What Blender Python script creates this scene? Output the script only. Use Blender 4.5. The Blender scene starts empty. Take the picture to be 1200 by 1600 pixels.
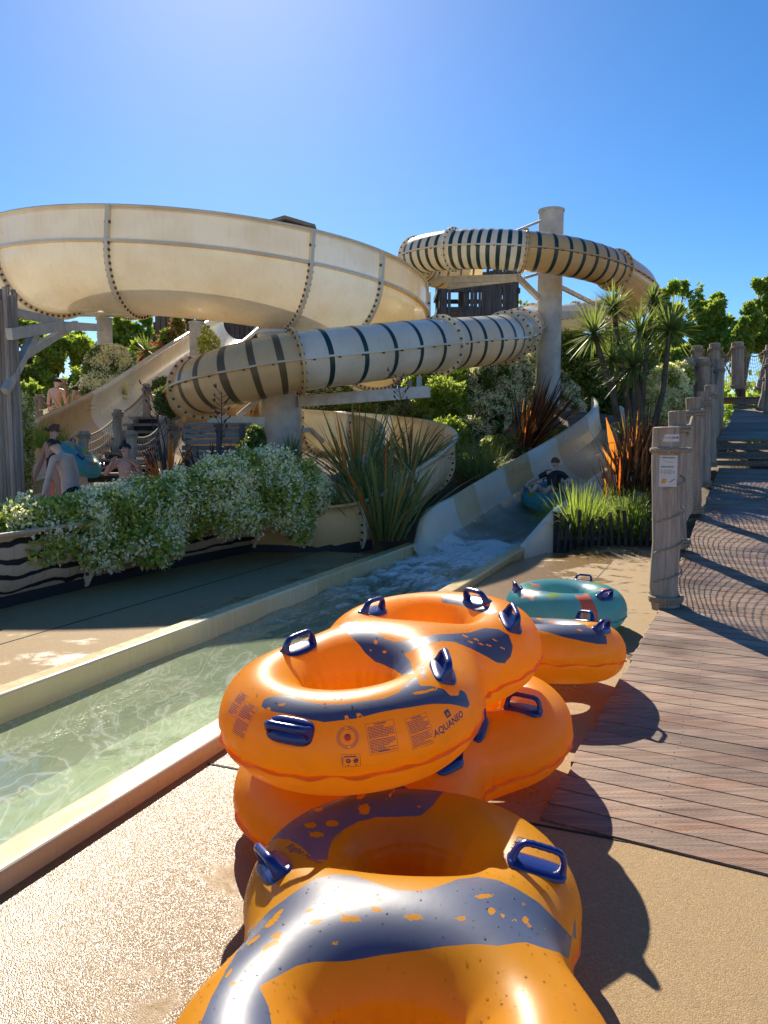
import bpy, bmesh, math, random
import numpy as np
from mathutils import Vector, Matrix
R = math.radians
random.seed(7); rng = np.random.default_rng(7)
SC = bpy.context.scene
COL = SC.collection

# ------------------------------------------------------------------ camera, sky, sun, exposure
PITCH = 5.24
CAMZ = 1.6
cam_d = bpy.data.cameras.new('camera'); cam = bpy.data.objects.new('camera', cam_d); COL.objects.link(cam)
cam.location = (0, 0, CAMZ); cam.rotation_euler = (R(90 - PITCH), 0, 0)
cam_d.sensor_fit = 'VERTICAL'; cam_d.sensor_height = 24; cam_d.lens = 24 * 1200 / 1600
cam_d.clip_start = 0.05; cam_d.clip_end = 4000
SC.camera = cam

SUN_EL, SUN_AZ = 36.0, -11.0          # azimuth measured from +Y towards +X
w = bpy.data.worlds.new('World'); SC.world = w; w.use_nodes = True
nt = w.node_tree; nt.nodes.clear()
sky = nt.nodes.new('ShaderNodeTexSky'); sky.sky_type = 'NISHITA'; sky.sun_disc = False
sky.sun_elevation = R(SUN_EL); sky.sun_rotation = R(SUN_AZ)
sky.air_density = 0.75; sky.dust_density = 0.22; sky.ozone_density = 3.2; sky.altitude = 200
bg = nt.nodes.new('ShaderNodeBackground'); bg.inputs[1].default_value = 0.068
wo = nt.nodes.new('ShaderNodeOutputWorld')
hs = nt.nodes.new('ShaderNodeHueSaturation'); hs.inputs['Saturation'].default_value = 1.30
nt.links.new(sky.outputs[0], hs.inputs['Color']); nt.links.new(hs.outputs[0], bg.inputs[0]); nt.links.new(bg.outputs[0], wo.inputs[0])
sl = bpy.data.lights.new('sun', 'SUN'); sun = bpy.data.objects.new('sun', sl); COL.objects.link(sun)
sl.energy = 3.6; sl.angle = R(0.5); sl.color = (1.0, 0.90, 0.74)
sd = Vector((math.sin(R(SUN_AZ)) * math.cos(R(SUN_EL)), math.cos(R(SUN_AZ)) * math.cos(R(SUN_EL)), math.sin(R(SUN_EL))))
sun.rotation_euler = sd.to_track_quat('Z', 'Y').to_euler(); sun.location = sd * 60
SC.view_settings.view_transform = 'Standard'; SC.view_settings.look = 'None'
SC.view_settings.exposure = 1.2; SC.view_settings.gamma = 1
SC.cycles.max_bounces = 14; SC.cycles.diffuse_bounces = 10; SC.cycles.glossy_bounces = 5; SC.cycles.transparent_max_bounces = 16
SC.cycles.sample_clamp_indirect = 6.0
SC.cycles.caustics_reflective = False; SC.cycles.caustics_refractive = False

# ------------------------------------------------------------------ helpers
cp, sp = math.cos(R(PITCH)), math.sin(R(PITCH))
def ray(px, py):
    dx = (px - 600) / 1200; dz = (800 - py) / 1200
    return dx, cp + sp * dz, -sp + cp * dz
def W(px, py, Y):                       # a point of the place on a measured sight line at distance Y
    x, y, z = ray(px, py); return Vector((x / y * Y, Y, CAMZ + z / y * Y))
def G(px, py, z=0.0):
    x, y, zz = ray(px, py); t = (z - CAMZ) / zz; return Vector((x * t, y * t, z))

def link(o, parent=None):
    COL.objects.link(o)
    if parent is not None:
        o.parent = parent; o.location = -Vector(parent.location)
    return o
def tag(o, label=None, cat=None, group=None, kind=None):
    if label: o['label'] = label
    if cat: o['category'] = cat
    if group: o['group'] = group
    if kind: o['kind'] = kind
    return o
def thing(name, label, cat, loc=(0, 0, 0), group=None):
    o = bpy.data.objects.new(name, None); COL.objects.link(o); o.location = loc
    o.empty_display_size = 0.2
    return tag(o, label, cat, group)
def newmesh(name, V, F, mats, midx=None, smooth=False):
    me = bpy.data.meshes.new(name)
    V = np.asarray(V, dtype=np.float32)
    if isinstance(F, np.ndarray):
        n, k = F.shape
        me.vertices.add(len(V)); me.vertices.foreach_set('co', V.ravel())
        me.loops.add(n * k); me.loops.foreach_set('vertex_index', F.astype(np.int32).ravel())
        me.polygons.add(n)
        me.polygons.foreach_set('loop_start', np.arange(0, n * k, k, dtype=np.int32))
        me.polygons.foreach_set('loop_total', np.full(n, k, dtype=np.int32))
        me.update(calc_edges=True)
    else:
        me.from_pydata([tuple(map(float, v)) for v in V], [], F); me.update()
    for m in mats: me.materials.append(m)
    if midx is not None: me.polygons.foreach_set('material_index', np.asarray(midx, dtype=np.int32))
    if smooth: me.polygons.foreach_set('use_smooth', np.ones(len(me.polygons), dtype=bool))
    return me
def mobj(name, V, F, mats, parent=None, midx=None, smooth=False):
    if not isinstance(mats, (list, tuple)): mats = [mats]
    return link(bpy.data.objects.new(name, newmesh(name, V, F, mats, midx, smooth)), parent)

class MB:
    """collects shapes that become ONE mesh"""
    def __init__(s): s.V = []; s.F = []; s.M = []; s.S = []
    def add(s, V, F, m=0, smooth=False):
        b = len(s.V); s.V.extend([tuple(v) for v in V])
        for f in F: s.F.append(tuple(b + i for i in f)); s.M.append(m); s.S.append(smooth)
    def box(s, c, size, rot=None, m=0):
        c = Vector(c); hx, hy, hz = size[0] / 2, size[1] / 2, size[2] / 2
        vs = [Vector((x, y, z)) for x in (-hx, hx) for y in (-hy, hy) for z in (-hz, hz)]
        if rot is not None: vs = [rot @ v for v in vs]
        s.add([c + v for v in vs], [(0, 1, 3, 2), (4, 6, 7, 5), (0, 4, 5, 1), (2, 3, 7, 6), (0, 2, 6, 4), (1, 5, 7, 3)], m)
    def beam(s, a, b, w_, h_, m=0, roll=0):
        a = Vector(a); b = Vector(b); d = b - a
        q = d.to_track_quat('X', 'Z').to_matrix() @ Matrix.Rotation(roll, 3, 'X')
        s.box((a + b) / 2, (d.length, w_, h_), q, m)
    def tube(s, pts, rad, n=8, m=0, cap=True, smooth=True, closed=False):
        pts = [Vector(p) for p in pts]; k = len(pts)
        rr = rad if hasattr(rad, '__len__') else [rad] * k
        prev = None; V = []
        for i, p in enumerate(pts):
            if closed: t = pts[(i + 1) % k] - pts[i - 1]
            else: t = pts[min(i + 1, k - 1)] - pts[max(i - 1, 0)]
            t.normalize()
            if prev is None:
                up = Vector((0, 0, 1)) if abs(t.z) < .9 else Vector((1, 0, 0))
                a = t.cross(up).normalized()
            else:
                a = (prev - t * prev.dot(t)).normalized()
            prev = a; b = t.cross(a)
            for j in range(n):
                th = 2 * math.pi * j / n
                V.append(p + (a * math.cos(th) + b * math.sin(th)) * rr[i])
        F = []
        for i in range(k if closed else k - 1):
            i2 = (i + 1) % k
            for j in range(n):
                j2 = (j + 1) % n
                F.append((i * n + j, i * n + j2, i2 * n + j2, i2 * n + j))
        s.add(V, F, m, smooth)
        if cap and not closed:
            s.add(V[:n], [tuple(range(n))[::-1]], m); s.add(V[-n:], [tuple(range(n))], m)
    def build(s, name, mats, parent=None, bevel=0):
        if not isinstance(mats, (list, tuple)): mats = [mats]
        me = bpy.data.meshes.new(name); me.from_pydata([tuple(v) for v in s.V], [], s.F); me.update()
        for m in mats: me.materials.append(m)
        me.polygons.foreach_set('material_index', s.M); me.polygons.foreach_set('use_smooth', s.S)
        o = link(bpy.data.objects.new(name, me), parent)
        if bevel:
            b = o.modifiers.new('bevel', 'BEVEL'); b.width = bevel; b.segments = 2; b.limit_method = 'ANGLE'; b.angle_limit = R(40)
        return o
def copy_tree(o, parent=None):
    c = o.copy(); COL.objects.link(c); c.parent = parent
    for ch in [x for x in bpy.data.objects if x.parent == o]:
        copy_tree(ch, c)
    return c
def catmull(P, n=12):
    P = [Vector(p) for p in P]; out = []; us = []
    for i in range(len(P) - 1):
        p0 = P[max(i - 1, 0)] if i > 0 else P[0] * 2 - P[1]
        p1, p2 = P[i], P[i + 1]
        p3 = P[i + 2] if i + 2 < len(P) else P[-1] * 2 - P[-2]
        for k in range(n):
            t = k / n
            out.append(0.5 * ((2 * p1) + (p2 - p0) * t + (2 * p0 - 5 * p1 + 4 * p2 - p3) * t * t + (3 * p1 - p0 - 3 * p2 + p3) * t ** 3))
            us.append(i + t)
    out.append(P[-1]); us.append(len(P) - 1)
    return out, us

# ------------------------------------------------------------------ materials
def nmat(name):
    m = bpy.data.materials.new(name); m.use_nodes = True; t = m.node_tree
    return m, t, t.nodes['Principled BSDF']
def nd(t, kind, **kw):
    n = t.nodes.new(kind)
    for k, v in kw.items():
        if k.startswith('i_'):
            key = k[2:]; key = int(key) if key.isdigit() else key.replace('_', ' ')
            n.inputs[key].default_value = v
        else: setattr(n, k, v)
    return n
def ramp(t, stops, fac, interp='LINEAR'):
    r = t.nodes.new('ShaderNodeValToRGB'); r.color_ramp.interpolation = interp
    e = r.color_ramp.elements
    while len(e) > 1: e.remove(e[-1])
    for i, (p, c) in enumerate(stops):
        if not hasattr(c, '__len__'): c = (c, c, c)
        el = e[0] if i == 0 else e.new(p)
        el.position = p; el.color = tuple(c) + (1,)
    t.links.new(fac, r.inputs[0]); return r.outputs[0]
def mixc(t, a, b, fac, mode='MIX'):
    m = t.nodes.new('ShaderNodeMix'); m.data_type = 'RGBA'; m.blend_type = mode
    for s, k in ((a, 6), (b, 7), (fac, 0)):
        if hasattr(s, 'default_value') or hasattr(s, 'links'): t.links.new(s, m.inputs[k])
        else: m.inputs[k].default_value = (tuple(s) + (1,)) if hasattr(s, '__len__') else s
    return m.outputs[2]
def mth(t, op, a, b=None, c=None, clamp=False):
    m = t.nodes.new('ShaderNodeMath'); m.operation = op; m.use_clamp = clamp
    for k, s in enumerate((a, b, c)):
        if s is None: continue
        if hasattr(s, 'links'): t.links.new(s, m.inputs[k])
        else: m.inputs[k].default_value = s
    return m.outputs[0]
def coords(t, scale=(1, 1, 1), kind='Object', rot=(0, 0, 0)):
    c = t.nodes.new('ShaderNodeTexCoord'); m = t.nodes.new('ShaderNodeMapping')
    m.inputs['Scale'].default_value = scale; m.inputs['Rotation'].default_value = rot
    t.links.new(c.outputs[kind], m.inputs[0]); return m.outputs[0]
def noise(t, vec, scale, detail=3, rough=.5, dist=0):
    n = nd(t, 'ShaderNodeTexNoise', i_Scale=scale, i_Detail=detail, i_Roughness=rough, i_Distortion=dist)
    t.links.new(vec, n.inputs[0]); return n.outputs[0]
def bump(t, b, h, strength=.3, dist=.01, prev=None):
    n = nd(t, 'ShaderNodeBump', i_Strength=strength, i_Distance=dist)
    t.links.new(h, n.inputs['Height'])
    if prev: t.links.new(prev, n.inputs['Normal'])
    if b is not None: t.links.new(n.outputs[0], b.inputs['Normal'])
    return n.outputs[0]
def island(t):
    return nd(t, 'ShaderNodeNewGeometry').outputs['Random Per Island']

def plain(name, col, rough=.5, metal=0, coat=0, var=.0, vscale=8, bmp=0, bscale=60):
    m, t, b = nmat(name); b.inputs['Base Color'].default_value = col + (1,)
    b.inputs['Roughness'].default_value = rough; b.inputs['Metallic'].default_value = metal
    b.inputs['Coat Weight'].default_value = coat; b.inputs['Coat Roughness'].default_value = .15
    v = coords(t)
    if var:
        n = noise(t, v, vscale, 5, .6)
        c = ramp(t, [(.3, tuple(x * (1 - var) for x in col)), (.7, tuple(min(1, x * (1 + var)) for x in col))], n)
        t.links.new(c, b.inputs['Base Color'])
    if bmp: bump(t, b, noise(t, v, bscale, 4, .6), bmp)
    return m
def gelcoat(name, col, rough=.28, dirt=.12, glow=.22):
    m, t, b = nmat(name); v = coords(t)
    n1 = noise(t, v, 1.1, 5, .6); n2 = noise(t, coords(t, (3, 3, .5)), 3.0, 5, .65)
    c = mixc(t, col, tuple(x * (1 - dirt) * k for x, k in zip(col, (1, .93, .82))), ramp(t, [(.42, 0), (.72, 1)], n1))
    c = mixc(t, c, tuple(x * .62 * k for x, k in zip(col, (1, .9, .75))), mth(t, 'MULTIPLY', ramp(t, [(.55, 0), (.78, 1)], n2), .32))
    t.links.new(c, b.inputs['Base Color'])
    b.inputs['Roughness'].default_value = rough; b.inputs['Coat Weight'].default_value = .5; b.inputs['Coat Roughness'].default_value = .08
    t.links.new(ramp(t, [(.3, rough * .8), (.7, rough * 1.5)], n2), b.inputs['Roughness'])
    bump(t, b, noise(t, v, 2.2, 2, .5), .12, .03)
    tr = nd(t, 'ShaderNodeBsdfTranslucent'); mx = nd(t, 'ShaderNodeMixShader', i_0=glow)      # thin glass-fibre shell lets light glow through
    t.links.new(mixc(t, c, (1.04, 1.0, .90), 1.0, 'MULTIPLY'), tr.inputs[0]); t.links.new(b.outputs[0], mx.inputs[1]); t.links.new(tr.outputs[0], mx.inputs[2])
    t.links.new(mx.outputs[0], t.nodes['Material Output'].inputs[0])
    return m
M = {}
M['cream'] = gelcoat('cream_gelcoat', (.88, .79, .60))
M['white'] = gelcoat('white_gelcoat', (.90, .87, .74))
M['tan'] = gelcoat('tan_gelcoat', (.80, .60, .31))
M['tan2'] = gelcoat('ochre_gelcoat', (.74, .53, .24))
M['coping'] = gelcoat('coping_gelcoat', (.84, .72, .42), .22, glow=.0)
M['creamA'] = gelcoat('cream_gelcoat_thick', (.88, .79, .60), glow=.10); M['tanA'] = gelcoat('tan_gelcoat_thick', (.82, .64, .34), glow=.13); M['whiteA'] = gelcoat('white_gelcoat_thick', (.90, .87, .74), glow=.09); M['wallA'] = gelcoat('channel_wall_tan', (.76, .58, .28), glow=0)
M['bolt'] = plain('rusty_bolt', (.10, .07, .05), .6)
M['rib_green'] = plain('green_stripe', (.012, .05, .05), .35)
M['rib_tan'] = plain('brown_stripe', (.13, .09, .04), .4)
M['steel'] = plain('galvanised_steel', (.52, .50, .45), .5, .3, var=.2, vscale=5)
M['pylon'] = plain('grey_painted_pylon', (.50, .48, .43), .6, 0, var=.25, vscale=2.5, bmp=.15, bscale=20)
M['dark'] = plain('dark_joint_skirt', (.02, .018, .015), .8)  # near-black colour of the paving joints and boardwalk skirt
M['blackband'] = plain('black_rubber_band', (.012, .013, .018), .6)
M['blue_plastic'] = plain('navy_plastic', (.012, .022, .16), .3, coat=.4, bmp=.05, bscale=300)
M['soil'] = plain('brown_soil', (.17, .12, .075), .95, var=.4, vscale=3, bmp=.8, bscale=25)
M['sand'] = plain('pale_sand', (.50, .40, .27), .95, var=.25, vscale=2, bmp=.5, bscale=30)

def concrete_mat():
    m, t, b = nmat('exposed_aggregate'); v = coords(t)
    vo = nd(t, 'ShaderNodeTexVoronoi', i_Scale=230.0); t.links.new(v, vo.inputs[0])
    n_f = noise(t, v, 75, 3, .7); n_m = noise(t, v, 6, 4, .6); n_l = noise(t, v, 2.6, 7, .68, .5)
    c = ramp(t, [(0, (.25, .155, .06)), (.4, (.35, .23, .10)), (.8, (.42, .295, .14)), (1, (.52, .41, .25))], vo.outputs['Color'])
    c = mixc(t, c, (.20, .13, .065), mth(t, 'MULTIPLY', ramp(t, [(.35, 0), (.75, 1)], n_f), .3))
    c = mixc(t, c, (.30, .20, .11), mth(t, 'MULTIPLY', ramp(t, [(.4, 0), (.7, 1)], n_m), .35))
    # wet patches near the pool: distance from the coping in the ground's own coordinates
    sx = nd(t, 'ShaderNodeSeparateXYZ'); t.links.new(v, sx.inputs[0])
    vv = mth(t, 'ADD', mth(t, 'MULTIPLY', sx.outputs[0], .927), mth(t, 'MULTIPLY', sx.outputs[1], -.375))
    near = mth(t, 'SUBTRACT', 1.0, mth(t, 'MULTIPLY', mth(t, 'ABSOLUTE', mth(t, 'ADD', vv, 2.45)), .42), clamp=True)
    wet = mth(t, 'ADD', near, mth(t, 'MULTIPLY', mth(t, 'SUBTRACT', n_l, .5), 2.4))
    wet = ramp(t, [(.22, 0), (.50, 1)], wet)
    c2 = mixc(t, c, (.66, .57, .44), wet, 'MULTIPLY')
    t.links.new(c2, b.inputs['Base Color'])
    t.links.new(mth(t, 'MULTIPLY_ADD', wet, -.56, .82), b.inputs['Roughness'])
    b.inputs['Specular IOR Level'].default_value = .5
    h = mth(t, 'ADD', mth(t, 'MULTIPLY', vo.outputs['Distance'], -1), mth(t, 'MULTIPLY', n_f, .8))
    bn = nd(t, 'ShaderNodeBump', i_Distance=.005); t.links.new(h, bn.inputs['Height']); t.links.new(mth(t, 'MULTIPLY_ADD', wet, -.08, .38), bn.inputs['Strength']); t.links.new(bn.outputs[0], b.inputs['Normal'])
    bn.inputs['Distance'].default_value = .0055
    return m
M['concrete'] = concrete_mat()

def wood_mat(name, c1, c2, c3, axis='X', wet=0, scale=1.0, cracks=True):
    m, t, b = nmat(name)
    s = {'X': (1.2, 22, 22), 'Y': (22, 1.2, 22), 'Z': (22, 22, 1.2)}[axis]
    v = coords(t, tuple(k * scale for k in s)); r = island(t)
    addv = nd(t, 'ShaderNodeVectorMath', operation='ADD'); t.links.new(v, addv.inputs[0])
    cb = nd(t, 'ShaderNodeCombineXYZ'); t.links.new(mth(t, 'MULTIPLY', r, 37), cb.inputs[0]); t.links.new(mth(t, 'MULTIPLY', r, 91), cb.inputs[1])
    t.links.new(cb.outputs[0], addv.inputs[1]); v = addv.outputs[0]
    g = noise(t, v, 1.6, 6, .65, .4); g2 = noise(t, v, 6, 3, .6); L = noise(t, coords(t), 1.3, 3, .5)
    c = ramp(t, [(.25, c1), (.5, c2), (.78, c3)], g)
    c = mixc(t, c, c1, mth(t, 'MULTIPLY', ramp(t, [(.5, 0), (.8, 1)], g2), .55))
    tone = ramp(t, [(0, .62), (.5, .95), (1, 1.18)], r)
    c = mixc(t, c, tone, 1.0, 'MULTIPLY')
    c = mixc(t, c, (.55, .47, .42), mth(t, 'MULTIPLY', ramp(t, [(.45, 0), (.7, 1)], L), .5), 'MULTIPLY')
    t.links.new(c, b.inputs['Base Color'])
    b.inputs['Roughness'].default_value = .62 if wet else .85
    if wet: t.links.new(ramp(t, [(.4, .75), (.65, .38)], L), b.inputs['Roughness'])
    h = mth(t, 'ADD', g, mth(t, 'MULTIPLY', g2, .5))
    bump(t, b, h, .6, .006)
    return m, t, b
M['post'] = wood_mat('weathered_grey_post', (.20, .15, .11), (.42, .33, .25), (.60, .50, .40), 'Z', scale=.8)[0]
M['greywood'] = wood_mat('weathered_grey_boards', (.12, .10, .085), (.27, .23, .19), (.43, .38, .32), 'X')[0]
M['greywood_z'] = wood_mat('weathered_tower_boards', (.05, .043, .042), (.11, .095, .09), (.19, .165, .155), 'Z')[0]
def rope_mat(name, col):
    m, t, b = nmat(name); v = coords(t)
    wv = nd(t, 'ShaderNodeTexWave', i_Scale=28.0, i_Distortion=1.0); wv.bands_direction = 'DIAGONAL'; t.links.new(v, wv.inputs[0])
    c = mixc(t, tuple(x * .55 for x in col), col, wv.outputs[1]); t.links.new(c, b.inputs['Base Color'])
    b.inputs['Roughness'].default_value = .9; bump(t, b, wv.outputs[1], .6, .01); return m
M['rope'] = rope_mat('pale_rope', (.46, .38, .27)); M['net'] = plain('net_cord', (.40, .34, .26), .9)

def leaf_mat(name, cols, trans=.45, rough=.5, warm=False):
    m, t, b = nmat(name); r = island(t)
    k = len(cols); c = ramp(t, [(i / max(1, k - 1), cc) for i, cc in enumerate(cols)], r)
    t.links.new(c, b.inputs['Base Color']); b.inputs['Roughness'].default_value = rough
    tr = nd(t, 'ShaderNodeBsdfTranslucent'); mx = nd(t, 'ShaderNodeMixShader', i_0=trans)
    c3 = mixc(t, c, (1.0, 1.0, .35), 0.0 if warm else .12, 'MIX'); c3 = mixc(t, c3, (1.6, 1.6, 1.0), 1.0, 'MULTIPLY')
    t.links.new(c3, tr.inputs[0]); t.links.new(b.outputs[0], mx.inputs[1]); t.links.new(tr.outputs[0], mx.inputs[2])
    t.links.new(mx.outputs[0], t.nodes['Material Output'].inputs[0]); return m
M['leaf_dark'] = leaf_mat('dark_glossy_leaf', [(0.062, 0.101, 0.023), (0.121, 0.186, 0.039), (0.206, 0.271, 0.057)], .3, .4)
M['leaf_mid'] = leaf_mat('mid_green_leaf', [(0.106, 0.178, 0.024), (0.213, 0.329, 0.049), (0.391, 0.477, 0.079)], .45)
M['leaf_jas'] = leaf_mat('jasmine_leaf', [(0.125, 0.174, 0.035), (0.251, 0.332, 0.070), (0.417, 0.455, 0.105), (0.584, 0.595, 0.117)], .35, .4)
M['flower'] = leaf_mat('cream_flower', [(.72, .68, .52), (.82, .79, .66), (.90, .88, .78)], .4, .6, True)
M['flax'] = leaf_mat('flax_leaf', [(0.052, 0.086, 0.034), (0.086, 0.147, 0.052), (0.155, 0.207, 0.069), (0.241, 0.224, 0.069), (0.103, 0.155, 0.052)], .35, .35)
M['flax_or'] = leaf_mat('orange_flax_leaf', [(.60, .12, .02), (.66, .20, .03), (.50, .24, .05)], .5, .4, True)
M['flax_bz'] = leaf_mat('bronze_flax_leaf', [(.03, .018, .02), (.05, .03, .02), (.07, .035, .022), (.13, .05, .025)], .22, .4, True)
M['grass'] = leaf_mat('bright_grass_blade', [(0.072, 0.132, 0.024), (0.144, 0.240, 0.036), (0.240, 0.336, 0.060)], .5, .4)
M['palm'] = leaf_mat('palm_blade', [(0.055, 0.101, 0.037), (0.110, 0.175, 0.055), (0.221, 0.276, 0.074)], .35, .55)
M['red'] = leaf_mat('crimson_flower', [(.35, .01, .05), (.5, .02, .08)], .3, .6)
M['bark'] = plain('brown_bark', (.11, .085, .06), .95, var=.4, vscale=6, bmp=1, bscale=18)
M['skin'] = plain('tanned_skin', (.74, .45, .33), .5, var=.08, vscale=6)
M['skin2'] = plain('sunburnt_skin', (.68, .34, .24), .5, var=.08, vscale=6)
M['hair'] = plain('dark_brown_hair', (.02, .013, .01), .5, bmp=.5, bscale=80)
M['hair_b'] = plain('auburn_hair', (.14, .06, .03), .5, bmp=.5, bscale=80)
M['blackcloth'] = plain('black_cloth', (.012, .012, .016), .6)
# ------------------------------------------------------------------ layout axes
AZ = R(22.0)
U = Vector((math.sin(AZ), math.cos(AZ), 0)); Vv = Vector((math.cos(AZ), -math.sin(AZ), 0))
def UV(u, v, z=0.0): return U * u + Vv * v + Vector((0, 0, z))
def to_uv(p): return p.dot(U), p.dot(Vv)
VR = -2.23       # outer foot of the near (right) coping
VL = -3.95       # inner face of the far (left) wall
CW = .17         # coping width
UE = 11.1        # where the chute meets the pool
UN = -3.0
# ------------------------------------------------------------------ ground: one sheet with the channel cut out
def H(x, y):
    """terrain height"""
    u = x * U.x + y * U.y; v = x * Vv.x + y * Vv.y
    h = 0.0
    def g(cx, cy, sx, sy, a): return a * math.exp(-((x - cx) / sx) ** 2 - ((y - cy) / sy) ** 2)
    s = min(max((y - 12.5) / 10, 0), 1)
    if v > -5.0 and u > UE + .3:
        h += g(1.2, 16.5, 2.6, 3.2, 1.0) + g(4.0, 23, 3.5, 3.6, 1.1) + g(7.4, 19, 2.6, 4.5, 1.3)
    h += g(-8.8, 20.5, 2.2, 2.6, .9) + g(-9, 24, 5, 5, 2.2) + g(-2, 27, 6, 5, 1.5) + g(8, 30, 8, 8, 2.5)
    # the chute lies in a scooped bed
    if y > 11 and y < 21:
        l = (y - 12) * .72 + .75; d = abs(x - (l + 1.0))
        if d < 2.0: h *= min(1, max(0, (d - 1.1) / .9)) if y < 16.5 else min(1, max(.35, (d - 1.1) / .9))
        if d < 1.45 and y < 20: h = -1.1
    return h
def ground():
    us = [-400, -60, -12, UN] + list(np.arange(UN + 1.0, UE, 1.0)) + [UE, 11.6, 12.0, 12.4, 12.8, 13.2] + list(np.arange(13.5, 22, .3)) + list(np.arange(22.5, 34, .7)) + [38, 45, 60, 100, 400, 1500]
    vs = [-1500, -300, -80, -40] + list(np.arange(-30, -6, .8)) + [-5.6, -4.9, VL - CW] + [VL - CW + .3 * k for k in range(1, 6)] + [VR] + list(np.arange(VR + .3, 4.2, .3)) + list(np.arange(4.6, 20, .8)) + [24, 30, 40, 80, 300, 1500]
    V = []; F = []; MI = []
    for u in us:
        for v in vs:
            p = UV(u, v); V.append((p.x, p.y, H(p.x, p.y)))
    nv = len(vs)
    for i in range(len(us) - 1):
        for j in range(nv - 1):
            if vs[j] >= VL - CW - 1e-6 and vs[j + 1] <= VR + 1e-6 and us[i] >= UN - 1e-6 and us[i + 1] <= 13.2 + 1e-6: continue
            F.append((i * nv + j, i * nv + j + 1, (i + 1) * nv + j + 1, (i + 1) * nv + j))
            u = (us[i] + us[i + 1]) / 2; v = (vs[j] + vs[j + 1]) / 2
            paved = (v > VR - .01 and u < 11.6) or (-6.2 < v < VL and u < 11.2) or v < -6.2 and u < 9
            MI.append(0 if (u < 11.6 and v > -6.6) else (2 if v < -6 and u < 17 else 1))
    o = mobj('ground', V, F, [M['concrete'], M['soil'], M['sand']], None, MI, True)
    tag(o, kind='structure')
ground()
# joints in the paving
j = MB()
for a, b in ((UV(-2, -5.05), UV(10.6, -5.05)), (UV(3.1, -2.2), UV(3.1, -.2)), (UV(3.0, -1.22), UV(10.5, -.98))):
    j.beam(a + Vector((0, 0, .002)), b + Vector((0, 0, .002)), .014, .003)
o = j.build('paving_joints', M['dark']); tag(o, kind='structure')

# ------------------------------------------------------------------ splash pool channel
def strip(name, prof, u0, u1, mat, parent, du=50, smooth=True, closed=True, cap=True):
    """straight bar along U with a (v,z) profile"""
    n = max(2, int((u1 - u0) / du)); V = []; F = []
    k = len(prof)
    for i in range(n + 1):
        for (v, z) in prof: V.append(UV(u0 + (u1 - u0) * i / n, v, z))
    for i in range(n):
        for q in range(k if closed else k - 1):
            F.append((i * k + q, (i + 1) * k + q, (i + 1) * k + (q + 1) % k, i * k + (q + 1) % k))
    if cap and closed: F += [tuple(range(k)), tuple(range(n * k, n * k + k))[::-1]]
    mb = MB(); mb.add(V, F); return mb.build(name, mat, parent)
pool = thing('splash_pool', 'long shallow splash channel of pale fibreglass that catches riders below the open chute', 'pool', UV(5, -3.1))
def rnd(v0, v1, z0, z1, r=.025, side=1):
    """rounded-top wall profile"""
    p = [(v0, z0)]
    for k in range(5):
        a = math.pi - math.pi / 2 * k / 4; p.append((v0 + r + r * math.cos(a), z1 - r + r * math.sin(a)))
    for k in range(5):
        a = math.pi / 2 - math.pi / 2 * k / 4; p.append((v1 - r + r * math.cos(a), z1 - r + r * math.sin(a)))
    p.append((v1, z0)); return p
joints = [UN, 1.25, 3.2, 7.6, UE]
uj = to_uv(G(495, 905, .03))[0]; joints[3] = uj
cols = ['coping', 'coping', 'coping', 'wallA']
for i in range(4):
    g = .004 if i else 0
    strip('far_wall', rnd(VL - CW, VL, -.6, .035), joints[i] + g, joints[i + 1], M[cols[i]], pool)
    strip('near_wall', rnd(VR - CW, VR, -.6, .085), joints[i] + .4 * (i > 0) + g, joints[i + 1] + .4 * (i < 3), M[['coping', 'coping', 'wallA', 'wallA'][i]], pool)
mf, t, b = nmat('pale_pool_floor')
b.inputs['Base Color'].default_value = (.66, .68, .44, 1); b.inputs['Roughness'].default_value = .6
strip('floor', [(VL, -.6), (VR - CW, -.6), (VR - CW, -.45), (VL, -.45)], UN, UE, mf, pool)
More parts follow.
